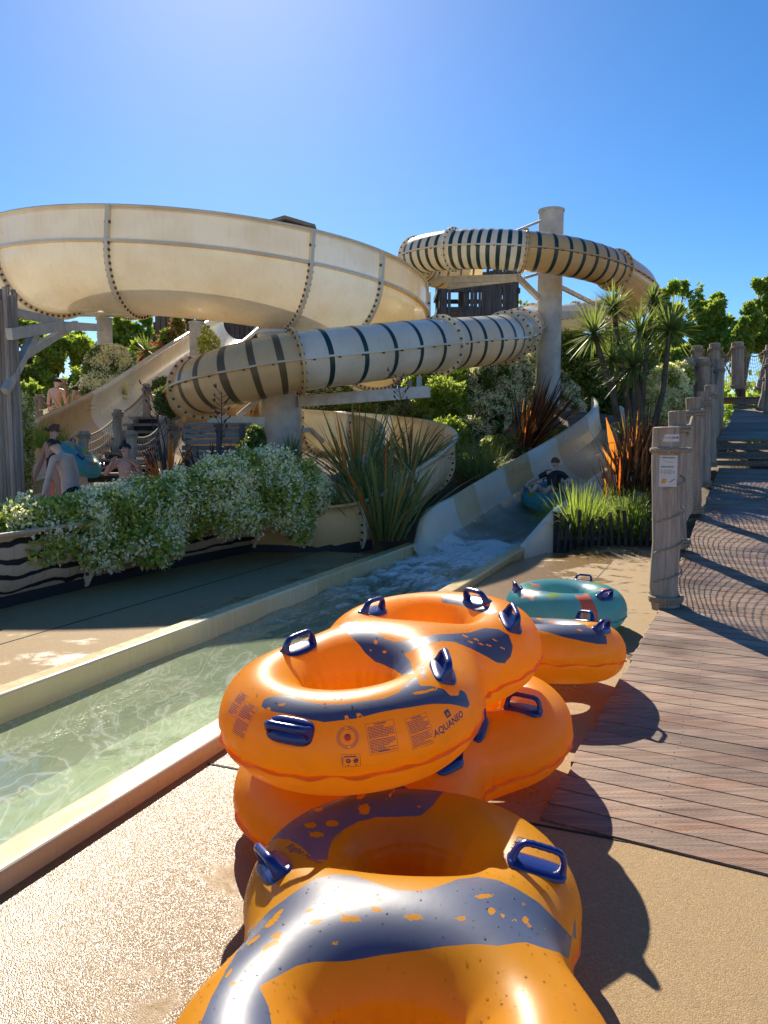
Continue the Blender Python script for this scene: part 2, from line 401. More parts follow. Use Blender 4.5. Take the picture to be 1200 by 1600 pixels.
# water surface
def water_mat():
    m, t, b = nmat('clear_pool_water'); v = coords(t, rot=(0, 0, AZ))
    lay = nd(t, 'ShaderNodeBsdfTransparent'); lay.inputs[0].default_value = (.80, .93, .83, 1)
    b.inputs['Base Color'].default_value = (.36, .47, .32, 1); b.inputs['Roughness'].default_value = .12
    # milky aerated water and foam; thin pale strands are caustic light painted in
    at = nd(t, 'ShaderNodeAttribute'); at.attribute_name = 'foam'
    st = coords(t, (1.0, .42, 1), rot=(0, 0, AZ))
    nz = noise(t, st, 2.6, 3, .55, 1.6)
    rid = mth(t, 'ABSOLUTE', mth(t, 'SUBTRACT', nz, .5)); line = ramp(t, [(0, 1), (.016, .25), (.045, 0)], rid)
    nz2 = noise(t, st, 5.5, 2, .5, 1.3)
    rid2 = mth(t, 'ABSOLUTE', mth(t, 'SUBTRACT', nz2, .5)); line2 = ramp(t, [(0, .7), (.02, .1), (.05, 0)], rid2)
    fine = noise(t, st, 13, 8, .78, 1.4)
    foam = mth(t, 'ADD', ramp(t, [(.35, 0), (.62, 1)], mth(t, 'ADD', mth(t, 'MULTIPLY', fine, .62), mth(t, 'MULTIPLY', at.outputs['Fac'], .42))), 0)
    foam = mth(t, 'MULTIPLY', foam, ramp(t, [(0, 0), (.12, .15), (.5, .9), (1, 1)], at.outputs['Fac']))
    caustic_lines = mth(t, 'MULTIPLY', mth(t, 'MULTIPLY', mth(t, 'MAXIMUM', line, line2), noise(t, st, 1.5, 2, .5)), .52)
    f = mth(t, 'MAXIMUM', foam, caustic_lines, clamp=True)
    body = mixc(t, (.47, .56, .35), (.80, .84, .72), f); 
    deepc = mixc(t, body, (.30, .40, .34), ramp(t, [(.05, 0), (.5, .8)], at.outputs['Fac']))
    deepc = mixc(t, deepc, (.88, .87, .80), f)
    t.links.new(deepc, b.inputs['Base Color'])
    t.links.new(mth(t, 'MULTIPLY_ADD', foam, .4, .05), b.inputs['Roughness'])
    op = mth(t, 'ADD', mth(t, 'MULTIPLY_ADD', at.outputs['Fac'], .4, .5), mth(t, 'MULTIPLY', f, .6), clamp=True)
    mx = nd(t, 'ShaderNodeMixShader'); t.links.new(op, mx.inputs[0]); t.links.new(lay.outputs[0], mx.inputs[1]); t.links.new(b.outputs[0], mx.inputs[2])
    gl = nd(t, 'ShaderNodeBsdfGlossy', i_Roughness=.035); fr = nd(t, 'ShaderNodeFresnel', i_IOR=1.2)
    hb = mth(t, 'ADD', noise(t, st, 5, 4, .6, .6), mth(t, 'MULTIPLY', foam, .3))
    bn = bump(t, b, hb, .28, .035); t.links.new(bn, gl.inputs['Normal']); t.links.new(bn, fr.inputs['Normal'])
    m2 = nd(t, 'ShaderNodeMixShader'); t.links.new(fr.outputs[0], m2.inputs[0]); t.links.new(mx.outputs[0], m2.inputs[1]); t.links.new(gl.outputs[0], m2.inputs[2])
    t.links.new(m2.outputs[0], t.nodes['Material Output'].inputs[0]); return m
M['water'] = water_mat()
def vnoise(x, y, seed=0):
    """cheap smooth value noise, numpy"""
    x = np.asarray(x, float); y = np.asarray(y, float)
    xi = np.floor(x).astype(int); yi = np.floor(y).astype(int); fx = x - xi; fy = y - yi
    fx = fx * fx * (3 - 2 * fx); fy = fy * fy * (3 - 2 * fy)
    def h(a, b): 
        s = np.sin(a * 127.1 + b * 311.7 + seed * 74.7) * 43758.5453
        return s - np.floor(s)
    return (h(xi, yi) * (1 - fx) + h(xi + 1, yi) * fx) * (1 - fy) + (h(xi, yi + 1) * (1 - fx) + h(xi + 1, yi + 1) * fx) * fy
def fbm(x, y, o=4, seed=0):
    s = 0; a = .5
    for k in range(o): s = s + a * vnoise(x * 2 ** k, y * 2 ** k, seed + k); a *= .5
    return s
WZ = -.15
def water():
    us = np.linspace(UN, UE + .6, 560); vs = np.linspace(VL + .001, VR - CW - .001, 70)
    Ug, Vg = np.meshgrid(us, vs, indexing='ij')
    turb = np.clip((Ug - 5.2) / 3.2, 0, 1) ** 1.3
    calm = (fbm(Ug * 1.1, Vg * 2.2, 3) - .45) * .035 + (fbm(Ug * 4, Vg * 7, 2, 5) - .4) * .008
    rid = 1 - np.abs(fbm(Ug * 1.5 + 1.2 * fbm(Vg * 3, Ug * 2, 3, 9), Vg * 3.4 + .8 * fbm(Ug * 1.3, Vg, 3, 15), 5, 3) * 2.1 - 1)
    z = WZ + calm + turb * (rid ** 2 * .07 - .02) + turb * (fbm(Ug * 5, Vg * 9, 4, 11) - .45) * .05
    foam = turb * np.clip(rid ** 2 * 1.0 - .15 + (fbm(Ug * 2, Vg * 4, 3, 21) - .4) * 1.0, 0, 1)
    foam = np.clip(foam * (.5 + .7 * np.clip((Ug - 8.3) / 2.4, 0, 1)) + .45 * np.clip((Ug - 10.2) / 1.2, 0, 1), 0, 1)
    P = np.stack([Ug * U.x + Vg * Vv.x, Ug * U.y + Vg * Vv.y, z], -1).reshape(-1, 3)
    n, k = Ug.shape; idx = np.arange(n * k).reshape(n, k)
    F = np.stack([idx[:-1, :-1], idx[:-1, 1:], idx[1:, 1:], idx[1:, :-1]], -1).reshape(-1, 4)
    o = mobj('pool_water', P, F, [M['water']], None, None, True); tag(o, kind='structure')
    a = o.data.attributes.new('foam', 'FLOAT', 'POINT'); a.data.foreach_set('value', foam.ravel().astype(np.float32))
water()

# ------------------------------------------------------------------ boardwalk
E0 = G(845, 1275, 0.02); ED = (Vector((3.49, 9.06, 0)) - Vector((E0.x - .12, E0.y, 0))).normalized()
def zdeck(p):
    s = (Vector(p) - E0).dot(ED)
    if s < 4.2: return .012 + .026 * max(s, -.2)
    if s < 13.3: return .122 + .11 * (s - 4.2)
    return .122 + .11 * 9.1
BD = Vector((.875, -.485, 0)).normalized(); BN = Vector((.485, .875, 0)).normalized()
M['deck'], t_, b_ = wood_mat('wet_reddish_decking', (.10, .06, .042), (.28, .18, .12), (.46, .335, .245), 'X', wet=1, scale=1.0)
# run the grain and fine anti-slip grooves along the boards
for n in t_.nodes:
    if n.type == 'MAPPING' and n.inputs['Scale'].default_value[0] > 1.1: n.inputs['Rotation'].default_value[2] = math.atan2(.485, .875)
def stains(t, b):
    base = [l.from_socket for l in t.links if l.to_socket == b.inputs['Base Color']][0]
    n = noise(t, coords(t, (.8, 3, 1), rot=(0, 0, math.atan2(.485, .875))), 2.2, 4, .6)
    c = mixc(t, base, (1.22, .98, .82), mth(t, 'MULTIPLY', ramp(t, [(.52, 0), (.66, 1)], n), .75), 'MULTIPLY')
    k = nd(t, 'ShaderNodeTexVoronoi', i_Scale=3.1); t.links.new(coords(t, (.6, 2.2, 1), rot=(0, 0, math.atan2(.485, .875))), k.inputs[0])
    c = mixc(t, c, (.35, .28, .24), mth(t, 'MULTIPLY', ramp(t, [(.0, 1), (.07, 0)], k.outputs['Distance']), .8), 'MULTIPLY')
    t.links.new(c, b.inputs['Base Color'])
stains(t_, b_)
def groove(t, b):
    prev = [l.from_socket for l in t.links if l.to_socket == b.inputs['Normal']][0]
    g = coords(t, rot=(0, 0, math.atan2(.485, .875))); s = nd(t, 'ShaderNodeSeparateXYZ'); t.links.new(g, s.inputs[0])
    wv = mth(t, 'SINE', mth(t, 'MULTIPLY', s.outputs[1], 2 * math.pi / .0125))
    bump(t, b, wv, .35, .0025, prev)
groove(t_, b_)
def deck():
    root = thing('boardwalk', 'wet reddish grey timber boardwalk with grooved planks rising to the right of the channel', 'boardwalk', (E0.x + 1, E0.y + 1, 0))
    mb = MB(); nails = MB(); pitch = .15; gap = .008
    k0 = 0
    for k in range(0, 118):
        n0 = k * pitch; n1 = n0 + pitch - gap
        # left end on the edge line E0 + s*ED : solve (E0 + s ED - E0).BN = n
        sA = n0 / ED.dot(BN); sB = n1 / ED.dot(BN)
        if sB > 13.15: break
        j = random.uniform(-.012, .012)
        A = E0 + ED * sA + BD * j; B = E0 + ED * sB + BD * j
        L = 6.0 if k < 60 else 7.5
        C = B + BD * L; D = A + BD * L
        dz = random.uniform(-.0015, .0015)
        vs = []
        for p in (A, D, C, B): vs.append(Vector((p.x, p.y, zdeck(p) + dz)))
        lo = [v - Vector((0, 0, .035)) for v in vs]
        mb.add(vs + lo, [(0, 1, 2, 3), (7, 6, 5, 4), (0, 4, 5, 1), (1, 5, 6, 2), (2, 6, 7, 3), (3, 7, 4, 0)])
        for q in (0.45, 1.05, 1.65, 2.25, 2.9, 3.6):
            for f in (.25, .75):
                p = A.lerp(B, f) + BD * (q + random.uniform(-.01, .01)); z = zdeck(p) + .001
                nails.add([p + Vector((math.cos(a) * .005, math.sin(a) * .005, 0)) * 1 + Vector((0, 0, z - p.z + dz)) for a in (0, 1.05, 2.1, 3.14, 4.19, 5.24)], [(0, 1, 2, 3, 4, 5)])
    o = mb.build('planks', M['deck'], root, bevel=.003)
    nails.build('screws', plain('bright_screw', (.55, .5, .42), .25, .9), root)
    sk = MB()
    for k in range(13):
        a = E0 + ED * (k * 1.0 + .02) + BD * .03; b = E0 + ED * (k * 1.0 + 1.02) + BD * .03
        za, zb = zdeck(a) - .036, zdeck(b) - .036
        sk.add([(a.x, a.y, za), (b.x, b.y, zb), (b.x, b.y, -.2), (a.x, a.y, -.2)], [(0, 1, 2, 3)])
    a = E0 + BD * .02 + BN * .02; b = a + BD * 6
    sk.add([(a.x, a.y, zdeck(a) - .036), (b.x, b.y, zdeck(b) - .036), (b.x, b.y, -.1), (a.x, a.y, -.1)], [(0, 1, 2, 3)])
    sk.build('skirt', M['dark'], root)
deck()
# ------------------------------------------------------------------ inflatable rings
RA, RB = .335, .176           # ring radius, tube radius
SEP = .36
def smin(a, b, k):
    h = np.clip(.5 + .5 * (b - a) / k, 0, 1)
    return b * (1 - h) + a * h - k * h * (1 - h)
def ring_f(P, double=True, pucker=True):
    x, y, z = P[:, 0], P[:, 1], P[:, 2]
    zz = z * 1.0
    if double:
        f1 = np.sqrt((np.sqrt((x + SEP) ** 2 + y ** 2) - RA) ** 2 + zz ** 2) - RB
        f2 = np.sqrt((np.sqrt((x - SEP) ** 2 + y ** 2) - RA) ** 2 + zz ** 2) - RB
        f = smin(f1, f2, .24) + .012 * np.exp(-(x / .12) ** 2)
        cx = np.where(x < 0, -SEP, SEP)
    else:
        f = np.sqrt((np.sqrt(x ** 2 + y ** 2) - RA) ** 2 + zz ** 2) - RB; cx = 0
    if pucker:
        a = np.arctan2(y, x - cx); rr = np.sqrt((x - cx) ** 2 + y ** 2)
        out = np.clip((rr - RA) / .1, 0, 1); ri0 = np.clip((RA - rr) / .1, 0, 1)
        zs = z + .045 + .006 * np.sin(a * 13)
        f = f + out * (.009 * np.exp(-(zs / .013) ** 2) + .0042 * np.sin(a * 24 + .9 * np.sin(a * 9)) * np.exp(-(zs / .055) ** 2))
        f = f + .0012 * np.sin(x * 9 + 2 * y) * np.sin(y * 11 - x * 4) + .003 * np.sin(a * 17 + 1.3 * np.sin(a * 5)) * ri0 * np.exp(-((z - .02) / .08) ** 2)
        ri = np.clip((RA - rr) / .1, 0, 1)
        f = f + ri * .003 * np.exp(-((np.abs(z - .03) - .035) / .006) ** 2)
        f = f + ri * .0035 * np.exp(-((z + .03) / .008) ** 2)
    return f
def ring_grad(P, **k):
    e = 2e-4; g = np.zeros_like(P)
    for i in range(3):
        d = np.zeros(3); d[i] = e
        g[:, i] = (ring_f(P + d, **k) - ring_f(P - d, **k)) / (2 * e)
    return g
def ring_surface(double=True, voxel=.010):
    """torus shapes fused, then every vertex settled onto the smooth inflated surface"""
    me = bpy.data.meshes.new('tmp'); bm = bmesh.new()
    for c in ((-SEP, SEP) if double else (0,)):
        n, k = 72, 28; vs = []
        for i in range(n):
            a = 2 * math.pi * i / n
            for q in range(k):
                b_ = 2 * math.pi * q / k; r = RA + RB * math.cos(b_)
                vs.append(bm.verts.new((c + r * math.cos(a), r * math.sin(a), RB * math.sin(b_))))
        for i in range(n):
            for q in range(k):
                bm.faces.new((vs[i * k + q], vs[(i + 1) % n * k + q], vs[(i + 1) % n * k + (q + 1) % k], vs[i * k + (q + 1) % k]))
    bm.to_mesh(me); bm.free()
    o = bpy.data.objects.new('tmp', me); COL.objects.link(o)
    m = o.modifiers.new('r', 'REMESH'); m.mode = 'VOXEL'; m.voxel_size = voxel
    dg = bpy.context.evaluated_depsgraph_get(); ev = o.evaluated_get(dg); m2 = bpy.data.meshes.new_from_object(ev)
    bpy.data.objects.remove(o); bpy.data.meshes.remove(me)
    P = np.zeros(len(m2.vertices) * 3); m2.vertices.foreach_get('co', P); P = P.reshape(-1, 3)
    F = np.zeros(len(m2.loops), dtype=np.int32); m2.loops.foreach_get('vertex_index', F); F = F.reshape(-1, 4)
    for it in range(8):
        # slide towards neighbours a little, then settle
        if it < 4:
            acc = np.zeros_like(P); cnt = np.zeros(len(P))
            for a, b_ in ((0, 1), (1, 2), (2, 3), (3, 0)):
                np.add.at(acc, F[:, a], P[F[:, b_]]); np.add.at(cnt, F[:, a], 1)
                np.add.at(acc, F[:, b_], P[F[:, a]]); np.add.at(cnt, F[:, b_], 1)
            P = P * .4 + acc / cnt[:, None] * .6
        g = ring_grad(P, double=double); f = ring_f(P, double=double)
        P = P - g * (f / np.maximum((g ** 2).sum(1), .2))[:, None]
    bpy.data.meshes.remove(m2)
    return P, F
DP, DF = ring_surface(True); SP, SF = ring_surface(False)

def on_surface(x, y, z0=.3, top=True, double=True):
    """height of the ring's upper (or lower) surface above local x,y, and its normal"""
    z = z0 if top else -z0; p = np.array([[x, y, z]], float)
    for _ in range(60):
        f = ring_f(p, double=double, pucker=False)[0]; 
        if abs(f) < 1e-4: break
        p[0, 2] -= (f if top else -f) * .9
    g = ring_grad(p, double=double, pucker=False)[0]; n = Vector(g).normalized()
    return Vector(p[0]), n
def settle(p, double=True):
    p = np.array([list(p)], float)
    for _ in range(12):
        g = ring_grad(p, double=double, pucker=False); f = ring_f(p, double=double, pucker=False)
        p = p - g * (f / np.maximum((g ** 2).sum(1), .2))[:, None]
    g = ring_grad(p, double=double, pucker=False)[0]
    return Vector(p[0]), Vector(g).normalized()

def frame(x, z):
    z = Vector(z).normalized(); x = Vector(x); x = (x - z * x.dot(z)).normalized(); y = z.cross(x)
    return Matrix((x, y, z)).transposed()
def polysdf(P, poly):
    """signed distance (negative inside), P (n,2)"""
    poly = np.asarray(poly, float); n = len(poly); d = np.full(len(P), 1e9); ins = np.zeros(len(P), bool)
    for i in range(n):
        a = poly[i]; b_ = poly[(i + 1) % n]; e = b_ - a; w_ = P - a
        t = np.clip((w_ @ e) / max(e @ e, 1e-12), 0, 1); q = w_ - t[:, None] * e
        d = np.minimum(d, (q ** 2).sum(1))
        c = ((a[1] > P[:, 1]) != (b_[1] > P[:, 1]))
        with np.errstate(divide='ignore', invalid='ignore'):
            xi = (b_[0] - a[0]) * (P[:, 1] - a[1]) / (b_[1] - a[1]) + a[0]
        ins ^= c & (P[:, 0] < xi)
    d = np.sqrt(d); return np.where(ins, -d, d)
def smooth_poly(pts, n=6):
    P = [Vector((p[0], p[1], 0)) for p in pts]; k = len(P); out = []
    for i in range(k):
        p0, p1, p2, p3 = P[i - 1], P[i], P[(i + 1) % k], P[(i + 2) % k]
        for q in range(n):
            t = q / n
            v = .5 * (2 * p1 + (p2 - p0) * t + (2 * p0 - 5 * p1 + 4 * p2 - p3) * t * t + (3 * p1 - p0 - 3 * p2 + p3) * t ** 3)
            out.append((v.x, v.y))
    return out
def pvc_mat(name, base, paint, paint2=None, rough=.36):
    m, t, b = nmat(name)
    a = nd(t, 'ShaderNodeAttribute'); a.attribute_name = 'print'
    k = mth(t, 'MULTIPLY_ADD', a.outputs['Fac'], -900.0, .5, clamp=True)
    c = mixc(t, base, paint, k)
    if paint2:
        a2 = nd(t, 'ShaderNodeAttribute'); a2.attribute_name = 'print2'
        c = mixc(t, c, paint2, mth(t, 'MULTIPLY_ADD', a2.outputs['Fac'], -900.0, .5, clamp=True))
    v = coords(t); n = noise(t, v, 5, 4, .6)
    c = mixc(t, c, (.86, .84, .80), ramp(t, [(.4, 0), (.75, .8)], n), 'MULTIPLY')
    t.links.new(c, b.inputs['Base Color'])
    b.inputs['Roughness'].default_value = rough
    t.links.new(mth(t, 'MULTIPLY_ADD', k, .07, mth(t, 'MULTIPLY_ADD', n, .1, rough - .05)), b.inputs['Roughness'])
    b.inputs['Subsurface Weight'].default_value = 0
    b.inputs['Coat Weight'].default_value = .12; b.inputs['Coat Roughness'].default_value = .15
    wv = nd(t, 'ShaderNodeTexWave', i_Scale=160.0); t.links.new(v, wv.inputs[0])
    tr = nd(t, 'ShaderNodeBsdfTranslucent'); t.links.new(mixc(t, c, (1.0, .75, .30), .22), tr.inputs[0])
    mx = nd(t, 'ShaderNodeMixShader', i_0=.28); t.links.new(mth(t, 'MULTIPLY_ADD', k, -.50, .55), mx.inputs[0])
    bn = bump(t, b, mth(t, 'ADD', mth(t, 'MULTIPLY', noise(t, v, 14, 3, .5), 1.0), mth(t, 'MULTIPLY', noise(t, v, 350, 2, .6), .05)), .035, .02)
    t.links.new(b.outputs[0], mx.inputs[1]); t.links.new(tr.outputs[0], mx.inputs[2])
    t.links.new(mx.outputs[0], t.nodes['Material Output'].inputs[0]); return m
M['pvc'] = pvc_mat('orange_pvc', (1.0, .47, .010), (.075, .095, .16))
M['pvc_plain'] = leaf_mat('orange_pvc_seam', [(.90, .34, .01), (.95, .38, .01)], .5, .4, True)
M['pvc_tq'] = pvc_mat('turquoise_pvc', (.10, .47, .58), (.80, .15, .06), (.34, .55, .08))
M['tq_plain'] = leaf_mat('turquoise_pvc_seam', [(.10, .42, .50), (.12, .46, .54)], .5, .4, True)
M['ink'] = plain('grey_blue_ink', (.06, .075, .13), .45)
M['drop'] = None
def drop_mat():
    m, t, b = nmat('water_drop'); gl = nd(t, 'ShaderNodeBsdfGlossy', i_Roughness=.05); tr = nd(t, 'ShaderNodeBsdfTransparent'); tr.inputs[0].default_value = (.93, .93, .93, 1)
    fr = nd(t, 'ShaderNodeFresnel', i_IOR=1.6); mx = nd(t, 'ShaderNodeMixShader'); t.links.new(fr.outputs[0], mx.inputs[0]); t.links.new(tr.outputs[0], mx.inputs[1]); t.links.new(gl.outputs[0], mx.inputs[2])
    t.links.new(mx.outputs[0], t.nodes['Material Output'].inputs[0]); return m
M['drop'] = drop_mat()

def handle_mesh():
    """flat rounded base with a D-shaped grip, lying on local xy, z outward"""
    base = MB(); n = 28; a_, b_ = .088, .045
    ring = []
    for i in range(n):
        t = 2 * math.pi * i / n; c, s = math.cos(t), math.sin(t)
        ring.append((a_ * math.copysign(abs(c) ** .55, c), b_ * math.copysign(abs(s) ** .6, s)))
    lev = [(1.0, -.006), (1.0, .004), (.93, .009), (.5, .011)]
    V = []; F = []
    for k, (f, z) in enumerate(lev):
        for (x, y) in ring:
            V.append((x * f, y * f, z - .35 * (x * f) ** 2 * 0 - (y * f) ** 2 * 2.2))
    for k in range(len(lev) - 1):
        for i in range(n): F.append((k * n + i, k * n + (i + 1) % n, (k + 1) * n + (i + 1) % n, (k + 1) * n + i))
    F.append(tuple((len(lev) - 1) * n + i for i in range(n)))
    base.add(V, F, 0, True)
    pts = [(-.074, 0, .002), (-.072, 0, .025), (-.064, 0, .048), (-.046, 0, .062), (0, 0, .064), (.046, 0, .062), (.064, 0, .048), (.072, 0, .025), (.074, 0, .002)]
    P, _ = catmull(pts, 5); k = len(P)
    V = []; m = 12
    for i, p in enumerate(P):
        t = P[min(i + 1, k - 1)] - P[max(i - 1, 0)]; t.normalize(); nrm = Vector((0, 1, 0)); o = t.cross(nrm)
        f = i / (k - 1); wy = .013 + .014 * (abs(f - .5) * 2) ** 3; wo = .0095 + .004 * (abs(f - .5) * 2) ** 4
        if .3 < f < .7: wo += .0012 * math.cos(i * 2.6)
        for j in range(m):
            a = 2 * math.pi * j / m
            V.append(p + nrm * (wy * math.cos(a)) + o * (wo * math.sin(a)))
    F = [(i * m + j, i * m + (j + 1) % m, (i + 1) * m + (j + 1) % m, (i + 1) * m + j) for i in range(k - 1) for j in range(m)]
    grip = MB(); grip.add(V, F, 0, True)
    return base, grip
_hb, _hg = handle_mesh()
hbase_me = _hb.build('handle', M['blue_plastic']); hgrip_me = _hg.build('grip', M['blue_plastic'])
HB, HG = hbase_me.data, hgrip_me.data
bpy.data.objects.remove(hbase_me); bpy.data.objects.remove(hgrip_me)

def text_mesh(s, size=.05, bold=0):
    c = bpy.data.curves.new('t', 'FONT'); c.body = s; c.size = size; c.align_x = 'CENTER'; c.align_y = 'CENTER'; c.offset = bold; c.resolution_u = 3
    o = bpy.data.objects.new('t', c); COL.objects.link(o); dg = bpy.context.evaluated_depsgraph_get()
    me = bpy.data.meshes.new_from_object(o.evaluated_get(dg)); bpy.data.objects.remove(o); bpy.data.curves.remove(c)
    bm = bmesh.new(); bm.from_mesh(me); bmesh.ops.triangulate(bm, faces=bm.faces)
    V = [v.co.copy() for v in bm.verts]; F = [tuple(v.index for v in f.verts) for f in bm.faces]; bm.free(); bpy.data.meshes.remove(me)
    return V, F
def stamp(mb, V, F, c, n, xdir, double=True, lift=.0012, m=0):
    """flat ink laid over the inflated surface around local point c"""
    Mx = frame(xdir, n); out = []
    for v in V:
        p = Vector(c) + Mx @ Vector((v[0], v[1], 0)); q, nn = settle(p, double); out.append(q + nn * lift)
    mb.add(out, F, m, True)
def rect(x0, y0, x1, y1, nx=1, ny=1):
    V = [(x0 + (x1 - x0) * i / nx, y0 + (y1 - y0) * j / ny, 0) for i in range(nx + 1) for j in range(ny + 1)]
    F = [(i * (ny + 1) + j, (i + 1) * (ny + 1) + j, (i + 1) * (ny + 1) + j + 1, i * (ny + 1) + j + 1) for i in range(nx) for j in range(ny)]
    return V, F

def make_ring(name, label, cat, group, M3, loc, pat, double=True, tq=False, handles=(), pat2=None, seam=True, drops=0, seed=0, extras=None):
    """M3: 3x3 local->world rotation, loc: centre in world"""
    r = random.Random(seed)
    root = thing(name, label, cat, loc, group); root.rotation_euler = M3.to_euler()
    P, F = (DP, DF) if double else (SP, SF)
    mt = M['pvc_tq'] if tq else M['pvc']
    me = newmesh('inflated_tube', P, F, [mt], None, True)
    o = bpy.data.objects.new('inflated_tube', me); COL.objects.link(o); o.parent = root
    xy = P[:, :2]
    def paint(attr, polys, holes):
        # printed only on the upper half; distances in metres let the edge stay crisp
        s = np.full(len(P), .5)
        for p in polys: s = np.minimum(s, polysdf(xy, p))
        for h in holes: s = np.maximum(s, -polysdf(xy, h))
        s = np.maximum(s, -.5 * (P[:, 2] + .02)) if attr == 'print' and not tq else s
        s = np.where(P[:, 2] < -.03, np.maximum(s, .02), s)
        cx_ = (np.where(P[:, 0] < 0, -SEP, SEP) if double else 0); rr_ = np.sqrt((P[:, 0] - cx_) ** 2 + P[:, 1] ** 2)
        s = np.maximum(s, np.where(rr_ < .235, .5 * (.105 - P[:, 2]), -1))
        a = me.attributes.new(attr, 'FLOAT', 'POINT'); a.data.foreach_set('value', s.astype(np.float32))
    paint('print', *pat)
    if pat2: paint('print2', *pat2)
    # welded seam frill round the outside
    V = []; Fs = []; n = 420
    for i in range(n):
        a = 2 * math.pi * i / n; d = np.array([math.cos(a), math.sin(a)])
        z = -.045 + .004 * math.sin(a * 23) + .003 * math.sin(a * 41 + 1)
        lo, hi = .3, 1.1
        for _ in range(22):
            mid = (lo + hi) / 2
            if ring_f(np.array([[d[0] * mid, d[1] * mid, z]]), double=double, pucker=False)[0] > 0: hi = mid
            else: lo = mid
        rr = hi - .006; fw = .014 + .004 * math.sin(a * 31) ; zz = z - .004 + .005 * math.sin(a * 29) * math.sin(a * 7)
        V += [(d[0] * rr, d[1] * rr, z + .002), (d[0] * (rr + fw), d[1] * (rr + fw), zz + .001), (d[0] * (rr + fw), d[1] * (rr + fw), zz - .001), (d[0] * rr, d[1] * rr, z - .003)]
    for i in range(n):
        i2 = (i + 1) % n
        for q in range(3): Fs.append((i * 4 + q, i2 * 4 + q, i2 * 4 + q + 1, i * 4 + q + 1))
    so = bpy.data.objects.new('welded_seam', newmesh('welded_seam', V, Fs, [M['tq_plain' if tq else 'pvc_plain']], None, True)); COL.objects.link(so); so.parent = root
    for (hx, hy, hz, ang, lift) in handles:
        p, nn = settle((hx, hy, hz), double)
        xd = Vector((math.cos(ang), math.sin(ang), 0)); Mx = frame(xd, nn)
        h = bpy.data.objects.new('handle', HB); COL.objects.link(h); h.parent = root; h.location = p - nn * .002; h.rotation_euler = Mx.to_euler()
        g = bpy.data.objects.new('grip', HG); COL.objects.link(g); g.parent = h
        if lift < 1: g.scale = (1, 1, lift)
    if extras: extras(root)
    if drops:
        mb = MB()
        for _ in range(drops):
            i = r.randrange(len(P)); p = P[i]
            if p[2] < .02: continue
            q, nn = settle(p, double)
            if (M3 @ nn).z < .3: continue
            s = r.choice((.0012, .0016, .002, .0025, .0034)) ; Mx = frame((1, .3, .1), nn); vs = []
            for (rad, h) in ((1, 0), (.8, .4), (.35, .58)):
                for k in range(6):
                    a = k * math.pi / 3; vs.append(q + Mx @ Vector((math.cos(a) * rad * s, math.sin(a) * rad * s, h * s)))
            fs = [(a * 6 + k, a * 6 + (k + 1) % 6, (a + 1) * 6 + (k + 1) % 6, (a + 1) * 6 + k) for a in range(2) for k in range(6)] + [(12, 13, 14, 15, 16, 17)]
            mb.add(vs, fs, 0, True)
        d = mb.build('water_droplets', M['drop']); d.parent = root; d['kind'] = 'stuff'
    return root

def place(cn, cf, side_tilt=0):
    """orientation of a double ring from its near and far hole centres"""
    cn = Vector(cn); cf = Vector(cf); x = (cf - cn).normalized()
    s = Vector((0, 0, 1)).cross(x).normalized(); z = x.cross(s)
    Mx = Matrix((x, s, z)).transposed()
    if side_tilt: Mx = Mx @ Matrix.Rotation(side_tilt, 3, 'X')
    return Mx, (cn + cf) / 2
TA = place(W(552, 1098, 2.93), W(672, 1012, 3.54), R(-2))     # top of the stack
TB = place((.016, 1.545, .215), (.085, 2.255, .20))             # nearest
TC = place((-.11, 3.09, .19), (.39, 3.61, .24))              # beneath the stack
def _td():
    Mx = frame((-.93, .36, 0), (.03, .17, 1)); return Mx, Vector((1.03, 4.86, .27)) + Mx @ Vector((.36, 0, 0))
TD = _td()              # behind the stack
TE = (Matrix.Rotation(R(20), 3, 'Z'), Vector((1.57, 6.55, .18)))
